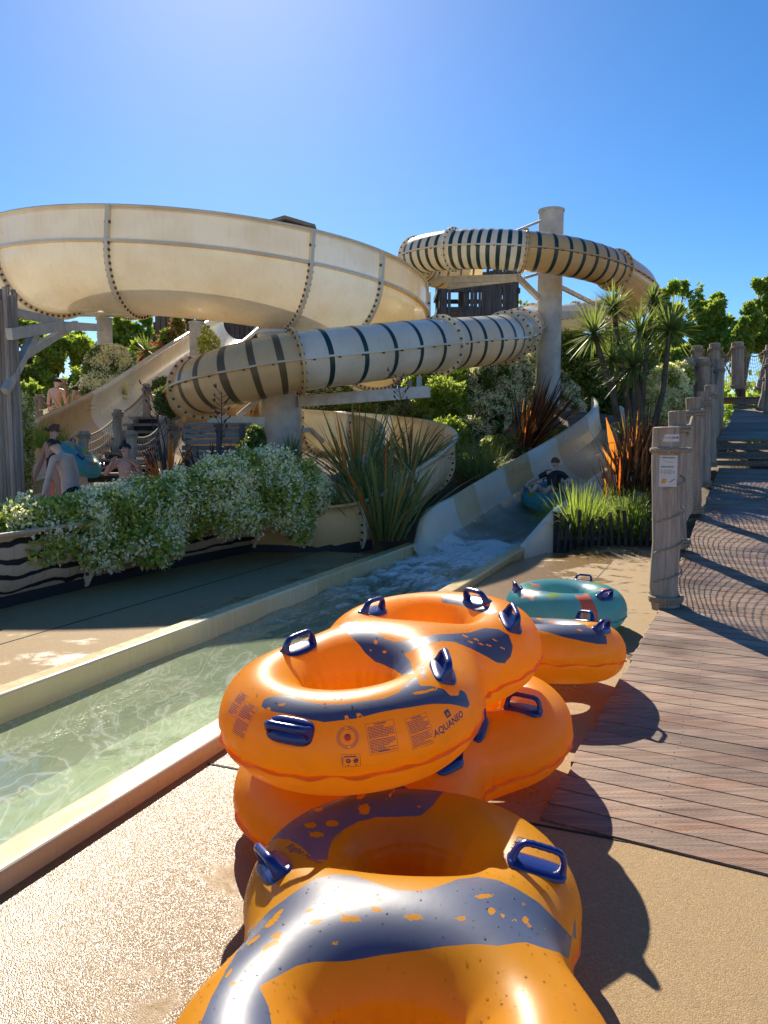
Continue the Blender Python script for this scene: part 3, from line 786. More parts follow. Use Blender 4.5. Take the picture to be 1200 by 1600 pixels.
PAT = {
 'A': ([[(-0.785,0.098),(-0.777,0.1),(-0.769,0.102),(-0.761,0.105),(-0.757,0.1),(-0.753,0.095),(-0.749,0.09),(-0.745,0.074),(-0.741,0.059),(-0.735,0.044),(-0.735,0.029),(-0.734,0.014),(-0.734,-0),(-0.738,-0.018),(-0.742,-0.036),(-0.745,-0.053),(-0.745,-0.073),(-0.745,-0.093),(-0.744,-0.113),(-0.741,-0.125),(-0.737,-0.137),(-0.734,-0.149),(-0.726,-0.167),(-0.718,-0.184),(-0.709,-0.201),(-0.694,-0.22),(-0.679,-0.239),(-0.663,-0.258),(-0.651,-0.273),(-0.638,-0.288),(-0.625,-0.302),(-0.606,-0.312),(-0.587,-0.321),(-0.568,-0.33),(-0.556,-0.33),(-0.544,-0.329),(-0.531,-0.328),(-0.501,-0.33),(-0.468,-0.33),(-0.433,-0.329),(-0.456,-0.346),(-0.474,-0.36),(-0.488,-0.373),(-0.479,-0.382),(-0.469,-0.391),(-0.458,-0.399),(-0.45,-0.412),(-0.44,-0.423),(-0.43,-0.434),(-0.43,-0.443),(-0.43,-0.45),(-0.429,-0.458),(-0.417,-0.463),(-0.404,-0.468),(-0.39,-0.473),(-0.38,-0.47),(-0.37,-0.467),(-0.359,-0.464),(-0.354,-0.469),(-0.349,-0.473),(-0.343,-0.477),(-0.347,-0.485),(-0.349,-0.492),(-0.349,-0.498),(-0.361,-0.499),(-0.371,-0.499),(-0.382,-0.499),(-0.41,-0.49),(-0.435,-0.48),(-0.457,-0.469),(-0.482,-0.457),(-0.506,-0.443),(-0.527,-0.43),(-0.552,-0.415),(-0.575,-0.4),(-0.597,-0.384),(-0.625,-0.361),(-0.652,-0.337),(-0.677,-0.313),(-0.699,-0.293),(-0.72,-0.272),(-0.739,-0.25),(-0.757,-0.223),(-0.774,-0.194),(-0.789,-0.165),(-0.792,-0.148),(-0.796,-0.13),(-0.799,-0.112),(-0.8,-0.091),(-0.801,-0.068),(-0.801,-0.045),(-0.802,-0.019),(-0.802,0.008),(-0.801,0.035),(-0.8,0.045),(-0.799,0.055),(-0.798,0.065),(-0.794,0.075),(-0.79,0.086)],[(-0.049,0.237),(-0.025,0.24),(0,0.246),(0.027,0.251),(0.012,0.223),(0.005,0.199),(0.002,0.179),(-0.015,0.154),(-0.027,0.132),(-0.037,0.112),(-0.057,0.085),(-0.073,0.06),(-0.087,0.037),(-0.102,0.012),(-0.116,-0.012),(-0.128,-0.036),(-0.131,-0.054),(-0.135,-0.072),(-0.139,-0.09),(-0.135,-0.105),(-0.132,-0.12),(-0.129,-0.135),(-0.118,-0.154),(-0.105,-0.172),(-0.09,-0.189),(-0.074,-0.205),(-0.055,-0.22),(-0.032,-0.233),(-0.013,-0.248),(0.008,-0.262),(0.031,-0.276),(0.055,-0.289),(0.079,-0.303),(0.103,-0.317),(0.134,-0.325),(0.165,-0.334),(0.196,-0.343),(0.209,-0.359),(0.222,-0.375),(0.237,-0.391),(0.237,-0.406),(0.24,-0.42),(0.244,-0.433),(0.232,-0.443),(0.222,-0.452),(0.215,-0.46),(0.201,-0.462),(0.187,-0.463),(0.175,-0.463),(0.16,-0.46),(0.145,-0.456),(0.131,-0.453),(0.116,-0.446),(0.102,-0.44),(0.088,-0.433),(0.075,-0.424),(0.063,-0.414),(0.051,-0.404),(0.033,-0.389),(0.016,-0.373),(0.002,-0.357),(-0.014,-0.341),(-0.027,-0.324),(-0.037,-0.305),(-0.054,-0.294),(-0.069,-0.282),(-0.081,-0.27),(-0.096,-0.261),(-0.109,-0.25),(-0.12,-0.24),(-0.136,-0.229),(-0.15,-0.216),(-0.162,-0.203),(-0.176,-0.189),(-0.188,-0.174),(-0.196,-0.158),(-0.209,-0.174),(-0.224,-0.191),(-0.241,-0.208),(-0.276,-0.231),(-0.342,-0.269),(-0.407,-0.307),(-0.408,-0.293),(-0.403,-0.276),(-0.362,-0.238),(-0.28,-0.181),(-0.258,-0.156),(-0.244,-0.137),(-0.231,-0.115),(-0.223,-0.096),(-0.217,-0.079),(-0.212,-0.06),(-0.207,-0.041),(-0.204,-0.022),(-0.198,-0.005),(-0.192,0.013),(-0.187,0.03),(-0.181,0.042),(-0.174,0.053),(-0.167,0.066),(-0.154,0.095),(-0.138,0.126),(-0.114,0.163),(-0.101,0.182),(-0.081,0.205)],[(0.651,0.068),(0.654,0.046),(0.656,0.023),(0.657,0),(0.653,-0.03),(0.648,-0.061),(0.641,-0.093),(0.621,-0.13),(0.598,-0.167),(0.571,-0.205),(0.527,-0.242),(0.478,-0.281),(0.43,-0.319),(0.416,-0.311),(0.405,-0.302),(0.397,-0.291),(0.438,-0.252),(0.482,-0.211),(0.515,-0.173),(0.548,-0.132),(0.571,-0.095),(0.588,-0.059),(0.596,-0.023),(0.6,0.012),(0.6,0.046),(0.614,0.052),(0.631,0.059)]],
  [[(-0.145,-0.009),(-0.151,-0.01),(-0.155,-0.008),(-0.155,-0.002),(-0.152,0.004),(-0.146,0.008),(-0.14,0.01),(-0.135,0.008),(-0.135,0.002),(-0.138,-0.004)],[(-0.176,0.003),(-0.178,0.003),(-0.18,0.005),(-0.18,0.008),(-0.179,0.012),(-0.177,0.014),(-0.175,0.014),(-0.173,0.012),(-0.173,0.008),(-0.174,0.005)],[(-0.179,-0.071),(-0.182,-0.07),(-0.184,-0.065),(-0.184,-0.057),(-0.182,-0.051),(-0.179,-0.047),(-0.176,-0.048),(-0.174,-0.053),(-0.174,-0.06),(-0.176,-0.067)],[(-0.792,0.051),(-0.796,0.051),(-0.798,0.053),(-0.798,0.058),(-0.796,0.064),(-0.793,0.068),(-0.789,0.069),(-0.786,0.066),(-0.786,0.061),(-0.788,0.056)],[(-0.769,-0.001),(-0.773,0),(-0.778,0.007),(-0.781,0.018),(-0.782,0.028),(-0.78,0.034),(-0.777,0.033),(-0.773,0.026),(-0.769,0.015),(-0.768,0.005)],[(-0.743,-0.232),(-0.746,-0.232),(-0.749,-0.229),(-0.751,-0.224),(-0.752,-0.22),(-0.75,-0.217),(-0.747,-0.217),(-0.744,-0.22),(-0.741,-0.225),(-0.741,-0.23)],[(-0.712,-0.266),(-0.716,-0.266),(-0.721,-0.262),(-0.726,-0.256),(-0.729,-0.25),(-0.729,-0.247),(-0.725,-0.247),(-0.72,-0.251),(-0.715,-0.257),(-0.712,-0.263)],[(-0.485,-0.408),(-0.495,-0.406),(-0.514,-0.397),(-0.533,-0.384),(-0.546,-0.372),(-0.548,-0.366),(-0.539,-0.368),(-0.522,-0.377),(-0.502,-0.39),(-0.488,-0.402)],[(-0.451,-0.422),(-0.459,-0.421),(-0.472,-0.416),(-0.485,-0.409),(-0.493,-0.402),(-0.494,-0.398),(-0.488,-0.399),(-0.475,-0.404),(-0.462,-0.411),(-0.453,-0.418)],[(0.061,-0.327),(0.056,-0.325),(0.05,-0.319),(0.046,-0.311),(0.046,-0.304),(0.049,-0.3),(0.055,-0.302),(0.06,-0.308),(0.063,-0.316),(0.064,-0.324)],[(0.088,-0.363),(0.083,-0.361),(0.077,-0.356),(0.072,-0.348),(0.07,-0.341),(0.073,-0.338),(0.078,-0.34),(0.084,-0.346),(0.088,-0.354),(0.09,-0.36)],[(0.166,-0.414),(0.161,-0.413),(0.154,-0.407),(0.148,-0.399),(0.146,-0.393),(0.147,-0.39),(0.152,-0.392),(0.159,-0.398),(0.164,-0.406),(0.167,-0.412)],[(0.115,-0.405),(0.11,-0.403),(0.103,-0.398),(0.096,-0.391),(0.093,-0.385),(0.094,-0.382),(0.099,-0.384),(0.106,-0.39),(0.113,-0.397),(0.116,-0.403)],[(0.173,-0.447),(0.168,-0.445),(0.16,-0.44),(0.152,-0.433),(0.147,-0.428),(0.148,-0.425),(0.153,-0.427),(0.16,-0.433),(0.168,-0.44),(0.173,-0.445)],[(0.086,-0.383),(0.081,-0.381),(0.074,-0.376),(0.068,-0.369),(0.065,-0.363),(0.066,-0.36),(0.072,-0.362),(0.078,-0.367),(0.084,-0.374),(0.087,-0.381)],[(0.049,-0.354),(0.044,-0.352),(0.037,-0.347),(0.031,-0.339),(0.029,-0.333),(0.031,-0.33),(0.037,-0.331),(0.043,-0.337),(0.049,-0.344),(0.051,-0.351)],[(0.528,-0.236),(0.526,-0.231),(0.537,-0.213),(0.556,-0.191),(0.574,-0.172),(0.586,-0.164),(0.588,-0.169),(0.58,-0.186),(0.563,-0.208),(0.543,-0.227)],[(0.6,-0.137),(0.593,-0.137),(0.59,-0.133),(0.592,-0.127),(0.597,-0.119),(0.604,-0.115),(0.61,-0.114),(0.613,-0.118),(0.612,-0.125),(0.607,-0.132)]]),
 'B': ([[(-0.423,0.398),(-0.402,0.398),(-0.379,0.399),(-0.355,0.4),(-0.323,0.398),(-0.288,0.397),(-0.248,0.398),(-0.193,0.397),(-0.109,0.404),(0.074,0.438),(0.011,0.401),(0.003,0.379),(0.012,0.362),(0.014,0.341),(0.022,0.322),(0.034,0.304),(0.047,0.286),(0.063,0.268),(0.083,0.25),(0.087,0.233),(0.093,0.216),(0.102,0.2),(0.098,0.181),(0.096,0.163),(0.093,0.145),(0.072,0.121),(0.054,0.098),(0.038,0.075),(0.026,0.057),(0.016,0.039),(0.006,0.021),(0.006,0.001),(0.006,-0.019),(0.006,-0.039),(0.016,-0.055),(0.026,-0.07),(0.037,-0.086),(0.056,-0.104),(0.077,-0.122),(0.104,-0.14),(0.116,-0.159),(0.13,-0.178),(0.143,-0.196),(0.137,-0.215),(0.135,-0.233),(0.134,-0.251),(0.125,-0.267),(0.118,-0.284),(0.114,-0.3),(0.106,-0.319),(0.102,-0.339),(0.101,-0.359),(0.094,-0.376),(0.092,-0.394),(0.096,-0.412),(0.104,-0.428),(0.119,-0.445),(0.15,-0.465),(0.185,-0.481),(0.18,-0.479),(0.176,-0.477),(0.161,-0.47),(0.204,-0.473),(0.066,-0.437),(-0.011,-0.406),(-0.078,-0.378),(-0.1,-0.357),(-0.11,-0.34),(-0.115,-0.323),(-0.117,-0.307),(-0.121,-0.3),(-0.125,-0.294),(-0.128,-0.287),(-0.138,-0.27),(-0.145,-0.253),(-0.151,-0.237),(-0.15,-0.221),(-0.15,-0.205),(-0.149,-0.189),(-0.15,-0.165),(-0.152,-0.141),(-0.153,-0.117),(-0.155,-0.094),(-0.158,-0.071),(-0.16,-0.048),(-0.163,-0.02),(-0.167,0.007),(-0.171,0.034),(-0.178,0.065),(-0.186,0.094),(-0.195,0.124),(-0.201,0.148),(-0.207,0.171),(-0.214,0.194),(-0.221,0.208),(-0.229,0.222),(-0.237,0.235),(-0.262,0.258),(-0.291,0.28),(-0.32,0.301),(-0.337,0.289),(-0.354,0.277),(-0.369,0.266),(-0.388,0.259),(-0.407,0.251),(-0.427,0.244),(-0.466,0.246),(-0.503,0.248),(-0.536,0.25),(-0.552,0.275),(-0.562,0.302),(-0.567,0.33),(-0.545,0.35),(-0.522,0.371),(-0.495,0.394),(-0.473,0.395),(-0.449,0.396)],[(0.253,0.502),(0.259,0.502),(0.265,0.501),(0.271,0.501),(0.28,0.498),(0.306,0.5),(0.315,0.497),(0.345,0.494),(0.374,0.49),(0.387,0.479),(0.414,0.474),(0.441,0.467),(0.451,0.454),(0.479,0.443),(0.507,0.43),(0.535,0.415),(0.545,0.397),(0.571,0.382),(0.597,0.365),(0.605,0.345),(0.63,0.327),(0.654,0.309),(0.689,0.251),(0.721,0.189),(0.75,0.124),(0.756,0.078),(0.759,0.032),(0.762,-0.013),(0.762,-0.041),(0.762,-0.068),(0.761,-0.096),(0.694,-0.083),(0.657,-0.07),(0.632,-0.057),(0.618,-0.044),(0.606,-0.031),(0.595,-0.017),(0.593,0.01),(0.589,0.037),(0.583,0.064),(0.578,0.087),(0.57,0.109),(0.562,0.132),(0.547,0.151),(0.532,0.171),(0.515,0.19),(0.493,0.204),(0.471,0.218),(0.447,0.231),(0.425,0.238),(0.402,0.245),(0.378,0.251),(0.354,0.251),(0.329,0.251),(0.303,0.25),(0.284,0.248),(0.262,0.245),(0.237,0.242),(0.228,0.253),(0.222,0.264),(0.218,0.276),(0.235,0.287),(0.25,0.297),(0.264,0.308),(0.275,0.318),(0.287,0.328),(0.3,0.339),(0.312,0.353),(0.327,0.368),(0.344,0.384),(0.354,0.399),(0.369,0.414),(0.391,0.432),(0.388,0.44),(0.389,0.448),(0.393,0.458),(0.397,0.469),(0.407,0.481),(0.383,0.482),(0.375,0.489),(0.351,0.49),(0.344,0.495),(0.338,0.498),(0.316,0.496),(0.288,0.492),(0.267,0.491),(0.255,0.493),(0.261,0.499),(0.262,0.502),(0.258,0.502)]],
  [[(0.584,0.149),(0.577,0.16),(0.571,0.152),(0.566,0.159),(0.557,0.159),(0.561,0.168),(0.549,0.173),(0.559,0.177),(0.541,0.19),(0.562,0.184),(0.561,0.193),(0.571,0.187),(0.576,0.203),(0.582,0.188),(0.6,0.197),(0.591,0.181),(0.619,0.183),(0.597,0.172),(0.612,0.164),(0.593,0.164),(0.603,0.15),(0.585,0.16)],[(0.429,0.303),(0.422,0.316),(0.416,0.311),(0.415,0.321),(0.405,0.317),(0.412,0.327),(0.396,0.33),(0.409,0.335),(0.401,0.347),(0.416,0.342),(0.417,0.36),(0.423,0.346),(0.434,0.359),(0.432,0.346),(0.447,0.354),(0.439,0.342),(0.448,0.34),(0.44,0.332),(0.448,0.324),(0.437,0.322),(0.444,0.307),(0.43,0.315)],[(0.394,0.27),(0.38,0.284),(0.378,0.273),(0.37,0.287),(0.364,0.289),(0.361,0.296),(0.348,0.301),(0.361,0.305),(0.352,0.316),(0.362,0.313),(0.357,0.334),(0.368,0.316),(0.372,0.33),(0.376,0.316),(0.385,0.325),(0.383,0.31),(0.394,0.309),(0.387,0.301),(0.399,0.293),(0.388,0.293),(0.396,0.282),(0.387,0.285)],[(0.474,0.244),(0.462,0.246),(0.45,0.256),(0.441,0.269),(0.441,0.28),(0.45,0.286),(0.462,0.284),(0.473,0.274),(0.48,0.261),(0.48,0.249)],[(0.549,0.31),(0.538,0.31),(0.53,0.316),(0.527,0.325),(0.534,0.334),(0.547,0.34),(0.563,0.341),(0.572,0.335),(0.569,0.325),(0.561,0.316)],[(0.686,0.184),(0.665,0.181),(0.646,0.185),(0.633,0.193),(0.628,0.202),(0.634,0.208),(0.651,0.21),(0.676,0.207),(0.702,0.201),(0.705,0.192)],[(0.005,0.111),(0.001,0.121),(-0.004,0.1),(-0.005,0.125),(-0.012,0.124),(-0.007,0.138),(-0.014,0.145),(-0.01,0.152),(-0.017,0.172),(-0.006,0.16),(-0.006,0.173),(-0.001,0.161),(0.004,0.189),(0.004,0.161),(0.012,0.173),(0.008,0.153),(0.02,0.153),(0.009,0.141),(0.018,0.129),(0.008,0.13),(0.012,0.115),(0.005,0.123)],[(-0.101,0.1),(-0.104,0.11),(-0.11,0.092),(-0.109,0.113),(-0.114,0.112),(-0.11,0.124),(-0.115,0.13),(-0.112,0.136),(-0.118,0.154),(-0.108,0.143),(-0.107,0.154),(-0.103,0.144),(-0.099,0.168),(-0.099,0.144),(-0.09,0.154),(-0.095,0.136),(-0.084,0.136),(-0.095,0.127),(-0.088,0.116),(-0.096,0.117),(-0.094,0.104),(-0.099,0.111)],[(-0.112,0.19),(-0.117,0.193),(-0.122,0.202),(-0.125,0.214),(-0.124,0.225),(-0.12,0.23),(-0.114,0.228),(-0.109,0.219),(-0.107,0.207),(-0.108,0.196)],[(-0.077,0.046),(-0.081,0.05),(-0.082,0.059),(-0.079,0.07),(-0.074,0.079),(-0.068,0.081),(-0.063,0.078),(-0.062,0.068),(-0.065,0.057),(-0.071,0.049)],[(-0.074,0.152),(-0.08,0.153),(-0.084,0.16),(-0.085,0.169),(-0.082,0.176),(-0.077,0.18),(-0.071,0.179),(-0.067,0.172),(-0.067,0.163),(-0.069,0.155)],[(-0.067,0.22),(-0.072,0.221),(-0.078,0.226),(-0.081,0.234),(-0.081,0.242),(-0.077,0.246),(-0.071,0.246),(-0.066,0.24),(-0.063,0.232),(-0.063,0.225)],[(-0.04,0.051),(-0.043,0.054),(-0.043,0.059),(-0.041,0.067),(-0.037,0.072),(-0.032,0.074),(-0.029,0.072),(-0.029,0.066),(-0.031,0.059),(-0.035,0.053)],[(-0.086,-0.058),(-0.089,-0.045),(-0.093,-0.061),(-0.092,-0.041),(-0.097,-0.044),(-0.094,-0.033),(-0.1,-0.025),(-0.094,-0.023),(-0.1,-0.004),(-0.092,-0.015),(-0.093,-0.001),(-0.089,-0.014),(-0.088,0.003),(-0.086,-0.017),(-0.081,-0.005),(-0.084,-0.023),(-0.076,-0.024),(-0.081,-0.032),(-0.076,-0.044),(-0.082,-0.042),(-0.08,-0.057),(-0.085,-0.049)],[(-0.051,0.313),(-0.062,0.317),(-0.064,0.309),(-0.073,0.32),(-0.083,0.308),(-0.083,0.323),(-0.1,0.322),(-0.091,0.329),(-0.112,0.335),(-0.094,0.337),(-0.106,0.347),(-0.088,0.343),(-0.088,0.357),(-0.076,0.346),(-0.066,0.353),(-0.064,0.342),(-0.049,0.346),(-0.059,0.335),(-0.035,0.333),(-0.05,0.328),(-0.042,0.32),(-0.057,0.322)],[(-0.163,0.281),(-0.171,0.287),(-0.17,0.279),(-0.179,0.292),(-0.184,0.282),(-0.187,0.298),(-0.199,0.299),(-0.194,0.306),(-0.21,0.316),(-0.199,0.315),(-0.209,0.327),(-0.196,0.32),(-0.202,0.334),(-0.189,0.32),(-0.186,0.325),(-0.181,0.314),(-0.173,0.315),(-0.175,0.306),(-0.158,0.299),(-0.167,0.296),(-0.159,0.287),(-0.169,0.292)],[(-0.139,0.288),(-0.146,0.288),(-0.155,0.293),(-0.162,0.302),(-0.164,0.31),(-0.161,0.316),(-0.154,0.316),(-0.145,0.311),(-0.139,0.302),(-0.137,0.293)],[(-0.126,0.348),(-0.135,0.348),(-0.147,0.353),(-0.156,0.361),(-0.16,0.37),(-0.155,0.376),(-0.144,0.378),(-0.132,0.373),(-0.124,0.364),(-0.122,0.354)],[(-0.227,0.305),(-0.235,0.305),(-0.24,0.308),(-0.24,0.314),(-0.235,0.32),(-0.227,0.323),(-0.219,0.324),(-0.214,0.32),(-0.215,0.314),(-0.22,0.309)],[(-0.254,0.33),(-0.259,0.33),(-0.263,0.332),(-0.263,0.336),(-0.259,0.34),(-0.253,0.342),(-0.248,0.343),(-0.245,0.341),(-0.245,0.337),(-0.249,0.333)],[(-0.25,0.38),(-0.257,0.378),(-0.27,0.379),(-0.284,0.382),(-0.293,0.385),(-0.294,0.389),(-0.287,0.39),(-0.274,0.39),(-0.26,0.387),(-0.251,0.383)],[(-0.164,0.138),(-0.167,0.14),(-0.169,0.147),(-0.171,0.155),(-0.17,0.162),(-0.168,0.165),(-0.165,0.163),(-0.163,0.156),(-0.161,0.148),(-0.162,0.141)],[(-0.16,0.173),(-0.162,0.174),(-0.163,0.178),(-0.164,0.182),(-0.164,0.186),(-0.162,0.188),(-0.16,0.187),(-0.158,0.183),(-0.158,0.179),(-0.158,0.175)],[(-0.313,0.354),(-0.319,0.353),(-0.323,0.355),(-0.326,0.359),(-0.325,0.364),(-0.321,0.368),(-0.315,0.369),(-0.311,0.367),(-0.309,0.362),(-0.31,0.357)],[(-0.028,0.312),(-0.036,0.311),(-0.047,0.315),(-0.055,0.321),(-0.057,0.329),(-0.052,0.335),(-0.042,0.336),(-0.032,0.332),(-0.026,0.325),(-0.024,0.317)],[(0.059,-0.254),(0.039,-0.231),(0.042,-0.243),(0.03,-0.225),(0.024,-0.223),(0.018,-0.211),(0.009,-0.202),(0.011,-0.197),(-0.004,-0.179),(0.007,-0.186),(-0.01,-0.157),(0.009,-0.183),(0.007,-0.174),(0.015,-0.186),(0.016,-0.175),(0.025,-0.197),(0.035,-0.199),(0.032,-0.209),(0.052,-0.225),(0.038,-0.22),(0.054,-0.239),(0.041,-0.228)],[(-0.028,-0.236),(-0.038,-0.234),(-0.046,-0.229),(-0.049,-0.223),(-0.045,-0.218),(-0.037,-0.217),(-0.026,-0.219),(-0.018,-0.224),(-0.015,-0.23),(-0.019,-0.235)],[(-0.034,-0.26),(-0.042,-0.258),(-0.048,-0.254),(-0.05,-0.25),(-0.047,-0.247),(-0.042,-0.246),(-0.034,-0.248),(-0.029,-0.252),(-0.026,-0.256),(-0.028,-0.259)],[(-0.034,-0.29),(-0.04,-0.289),(-0.045,-0.285),(-0.048,-0.281),(-0.047,-0.278),(-0.044,-0.277),(-0.039,-0.278),(-0.033,-0.282),(-0.03,-0.286),(-0.03,-0.289)],[(-0.001,-0.323),(-0.014,-0.32),(-0.025,-0.315),(-0.031,-0.31),(-0.028,-0.306),(-0.019,-0.305),(-0.006,-0.308),(0.004,-0.313),(0.01,-0.318),(0.008,-0.322)],[(-0.022,-0.328),(-0.029,-0.327),(-0.036,-0.323),(-0.04,-0.32),(-0.039,-0.317),(-0.034,-0.317),(-0.028,-0.318),(-0.021,-0.322),(-0.017,-0.325),(-0.017,-0.328)],[(0.062,-0.322),(0.057,-0.32),(0.052,-0.317),(0.048,-0.313),(0.048,-0.31),(0.052,-0.309),(0.057,-0.311),(0.062,-0.314),(0.065,-0.318),(0.065,-0.321)],[(-0.075,-0.164),(-0.081,-0.162),(-0.086,-0.156),(-0.089,-0.147),(-0.089,-0.139),(-0.085,-0.136),(-0.08,-0.138),(-0.074,-0.145),(-0.071,-0.153),(-0.071,-0.161)],[(-0.076,-0.134),(-0.079,-0.133),(-0.082,-0.13),(-0.084,-0.125),(-0.084,-0.121),(-0.083,-0.119),(-0.08,-0.12),(-0.077,-0.123),(-0.075,-0.128),(-0.074,-0.132)],[(0.019,-0.371),(0.015,-0.37),(0.01,-0.368),(0.006,-0.365),(0.005,-0.363),(0.008,-0.363),(0.013,-0.364),(0.017,-0.366),(0.021,-0.369),(0.022,-0.371)],[(-0.024,-0.065),(-0.026,-0.063),(-0.028,-0.059),(-0.027,-0.054),(-0.024,-0.05),(-0.021,-0.049),(-0.018,-0.05),(-0.017,-0.055),(-0.018,-0.06),(-0.02,-0.064)],[(-0.056,-0.057),(-0.059,-0.054),(-0.061,-0.048),(-0.062,-0.04),(-0.061,-0.034),(-0.058,-0.031),(-0.056,-0.033),(-0.054,-0.04),(-0.053,-0.048),(-0.054,-0.054)],[(0.57,0.384),(0.568,0.387),(0.565,0.395),(0.543,0.401),(0.539,0.407),(0.538,0.41),(0.539,0.407),(0.543,0.4),(0.565,0.395),(0.568,0.387)],[(0.726,0.084),(0.707,0.083),(0.682,0.087),(0.66,0.094),(0.646,0.101),(0.643,0.106),(0.651,0.106),(0.67,0.101),(0.695,0.095),(0.719,0.088)],[(0.627,-0.016),(0.622,-0.015),(0.62,-0.012),(0.62,-0.007),(0.622,-0.004),(0.627,-0.003),(0.631,-0.004),(0.634,-0.007),(0.634,-0.011),(0.631,-0.014)]]),
 'D': ([[(-0.038,-0.115),(-0.07,-0.162),(-0.101,-0.209),(-0.138,-0.236),(-0.164,-0.262),(-0.191,-0.286),(-0.221,-0.312),(-0.265,-0.338),(-0.31,-0.345),(-0.358,-0.335),(-0.399,-0.34),(-0.442,-0.326),(-0.482,-0.331),(-0.53,-0.233),(-0.574,-0.156),(-0.651,0.24),(-0.677,0.254),(-0.701,0.256),(-0.724,0.251),(-0.739,0.245),(-0.754,0.236),(-0.769,0.225),(-0.772,0.243),(-0.775,0.256),(-0.778,0.266),(-0.763,0.288),(-0.747,0.308),(-0.731,0.327),(-0.703,0.352),(-0.674,0.374),(-0.645,0.392),(-0.612,0.408),(-0.579,0.422),(-0.545,0.432),(-0.515,0.436),(-0.484,0.438),(-0.452,0.437),(-0.42,0.437),(-0.388,0.434),(-0.355,0.429),(-0.322,0.427),(-0.289,0.422),(-0.255,0.415),(-0.204,0.327),(-0.129,0.134)],[(0.053,-0.012),(0.026,-0.06),(-0.008,-0.088),(-0.043,-0.117),(-0.081,-0.165),(-0.12,-0.213),(-0.163,-0.263),(-0.225,-0.313),(-0.295,-0.327),(-0.358,-0.335),(-0.402,-0.34),(-0.449,-0.328),(-0.495,-0.315),(-0.449,-0.328),(-0.402,-0.341),(-0.358,-0.335),(-0.31,-0.345),(-0.265,-0.337),(-0.221,-0.312),(-0.169,-0.265),(-0.12,-0.232),(-0.08,-0.164),(-0.049,-0.137),(-0.018,-0.11),(0.011,-0.083),(0.026,-0.06),(0.041,-0.036)]],
  [[(-0.306,-0.275),(-0.303,-0.266),(-0.292,-0.264),(-0.278,-0.267),(-0.267,-0.278),(-0.26,-0.3),(-0.258,-0.338),(-0.269,-0.34),(-0.288,-0.309),(-0.301,-0.289)],[(-0.393,-0.244),(-0.389,-0.24),(-0.378,-0.241),(-0.364,-0.245),(-0.353,-0.253),(-0.349,-0.261),(-0.353,-0.268),(-0.364,-0.268),(-0.378,-0.262),(-0.389,-0.252)],[(-0.198,-0.261),(-0.197,-0.237),(-0.189,-0.221),(-0.177,-0.215),(-0.165,-0.224),(-0.155,-0.26),(-0.159,-0.26),(-0.167,-0.282),(-0.18,-0.284),(-0.19,-0.286)],[(-0.566,0.279),(-0.564,0.298),(-0.555,0.303),(-0.542,0.29),(-0.466,-0.218),(-0.462,-0.227),(-0.466,-0.231),(-0.477,-0.227),(-0.492,-0.215),(-0.503,-0.201)],[(-0.643,0.326),(-0.64,0.333),(-0.631,0.339),(-0.621,0.343),(-0.612,0.342),(-0.609,0.336),(-0.612,0.328),(-0.621,0.321),(-0.632,0.319),(-0.64,0.321)]]),
}
hA = [(-0.836, -0.056, 0.101, -1.566), (-0.28, 0.29, 0.172, -0.233), (0.31, 0.275, 0.167, -0.099), (-0.328, -0.387, 0.168, -2.526), (0.346, -0.406, 0.16, -2.501), (0.601, -0.143, 0.168, -2.066)]
hB = [(0.212, 0.399, 0.151, -2.509), (0.264, -0.37, 0.168, -1.575)]
hC = [(0.339, -0.356, 0.174, -1.194), (0.056, -0.311, 0.177, 0.508), (-0.251, -0.396, 0.159, 0.029)]
hD = [(-0.737, 0.177, 0.156, -1.839), (-0.591, -0.263, 0.176, 2.395)]
TX = [(-0.5, -0.484, 0.049), (-0.492, -0.473, 0.081), (-0.783, -0.248, 0.084), (-0.719, -0.341, 0.072), (-0.615, -0.429, 0.063), (-0.797, -0.262, 0.013), (-0.755, -0.326, 0.001), (-0.815, 0.159, 0.096), (-0.366, -0.322, 0.176), (-0.759, 0.23, 0.123)]
TDR = [(0.967, -0.223, 0.119), (0.693, -0.721, 0.001), (0.861, -0.508, 0.016), (0.535, -0.844, -0.038), (-0.359, -0.931, -0.066), (-0.836, -0.548, 0.033)]
TXB = [(0.353, -0.31, 0.174), (0.247, 0.314, 0.176)]
TBD = [(-0.922, 0.386, -0.039), (-0.658, -0.749, 0.077)]
def flip(P):      # the same print on the hidden end of a ring
    return [[(-x, -y) for x, y in p] for p in P]
M['valve'] = plain('red_valve', (.8, .08, .03), .3, coat=.4)
def block(mb, c, n, xd, w_, h_, rows, seed, head=True):
    r = random.Random(seed); t_ = .0010
    for (a, b_, e, f) in ((-w_/2, -h_/2, w_/2, -h_/2 + t_), (-w_/2, h_/2 - t_, w_/2, h_/2), (-w_/2, -h_/2, -w_/2 + t_, h_/2), (w_/2 - t_, -h_/2, w_/2, h_/2)):
        stamp(mb, *rect(a, b_, e, f, 10 if e - a > t_ * 2 else 1, 10 if f - b_ > t_ * 2 else 1), c, n, xd)
    y = h_ / 2 - .007
    if head:
        V, F = text_mesh('WARNING', .0085, .0003); stamp(mb, [(v.x, v.y + y, 0) for v in V], F, c, n, xd); y -= .008
    k = (h_ - .022) / rows
    for i in range(rows):
        x = -w_ / 2 + .005; end = w_ / 2 - .005 - (r.random() * w_ * .4 if r.random() < .25 else 0)
        if i == rows // 2: y -= k * .7
        while x < end:
            l = r.uniform(.003, .010); e = min(x + l, end)
            if e - x > .001: stamp(mb, *rect(x, y - k * .27, e, y + k * .2), c, n, xd)
            x += l + .0014
        y -= k
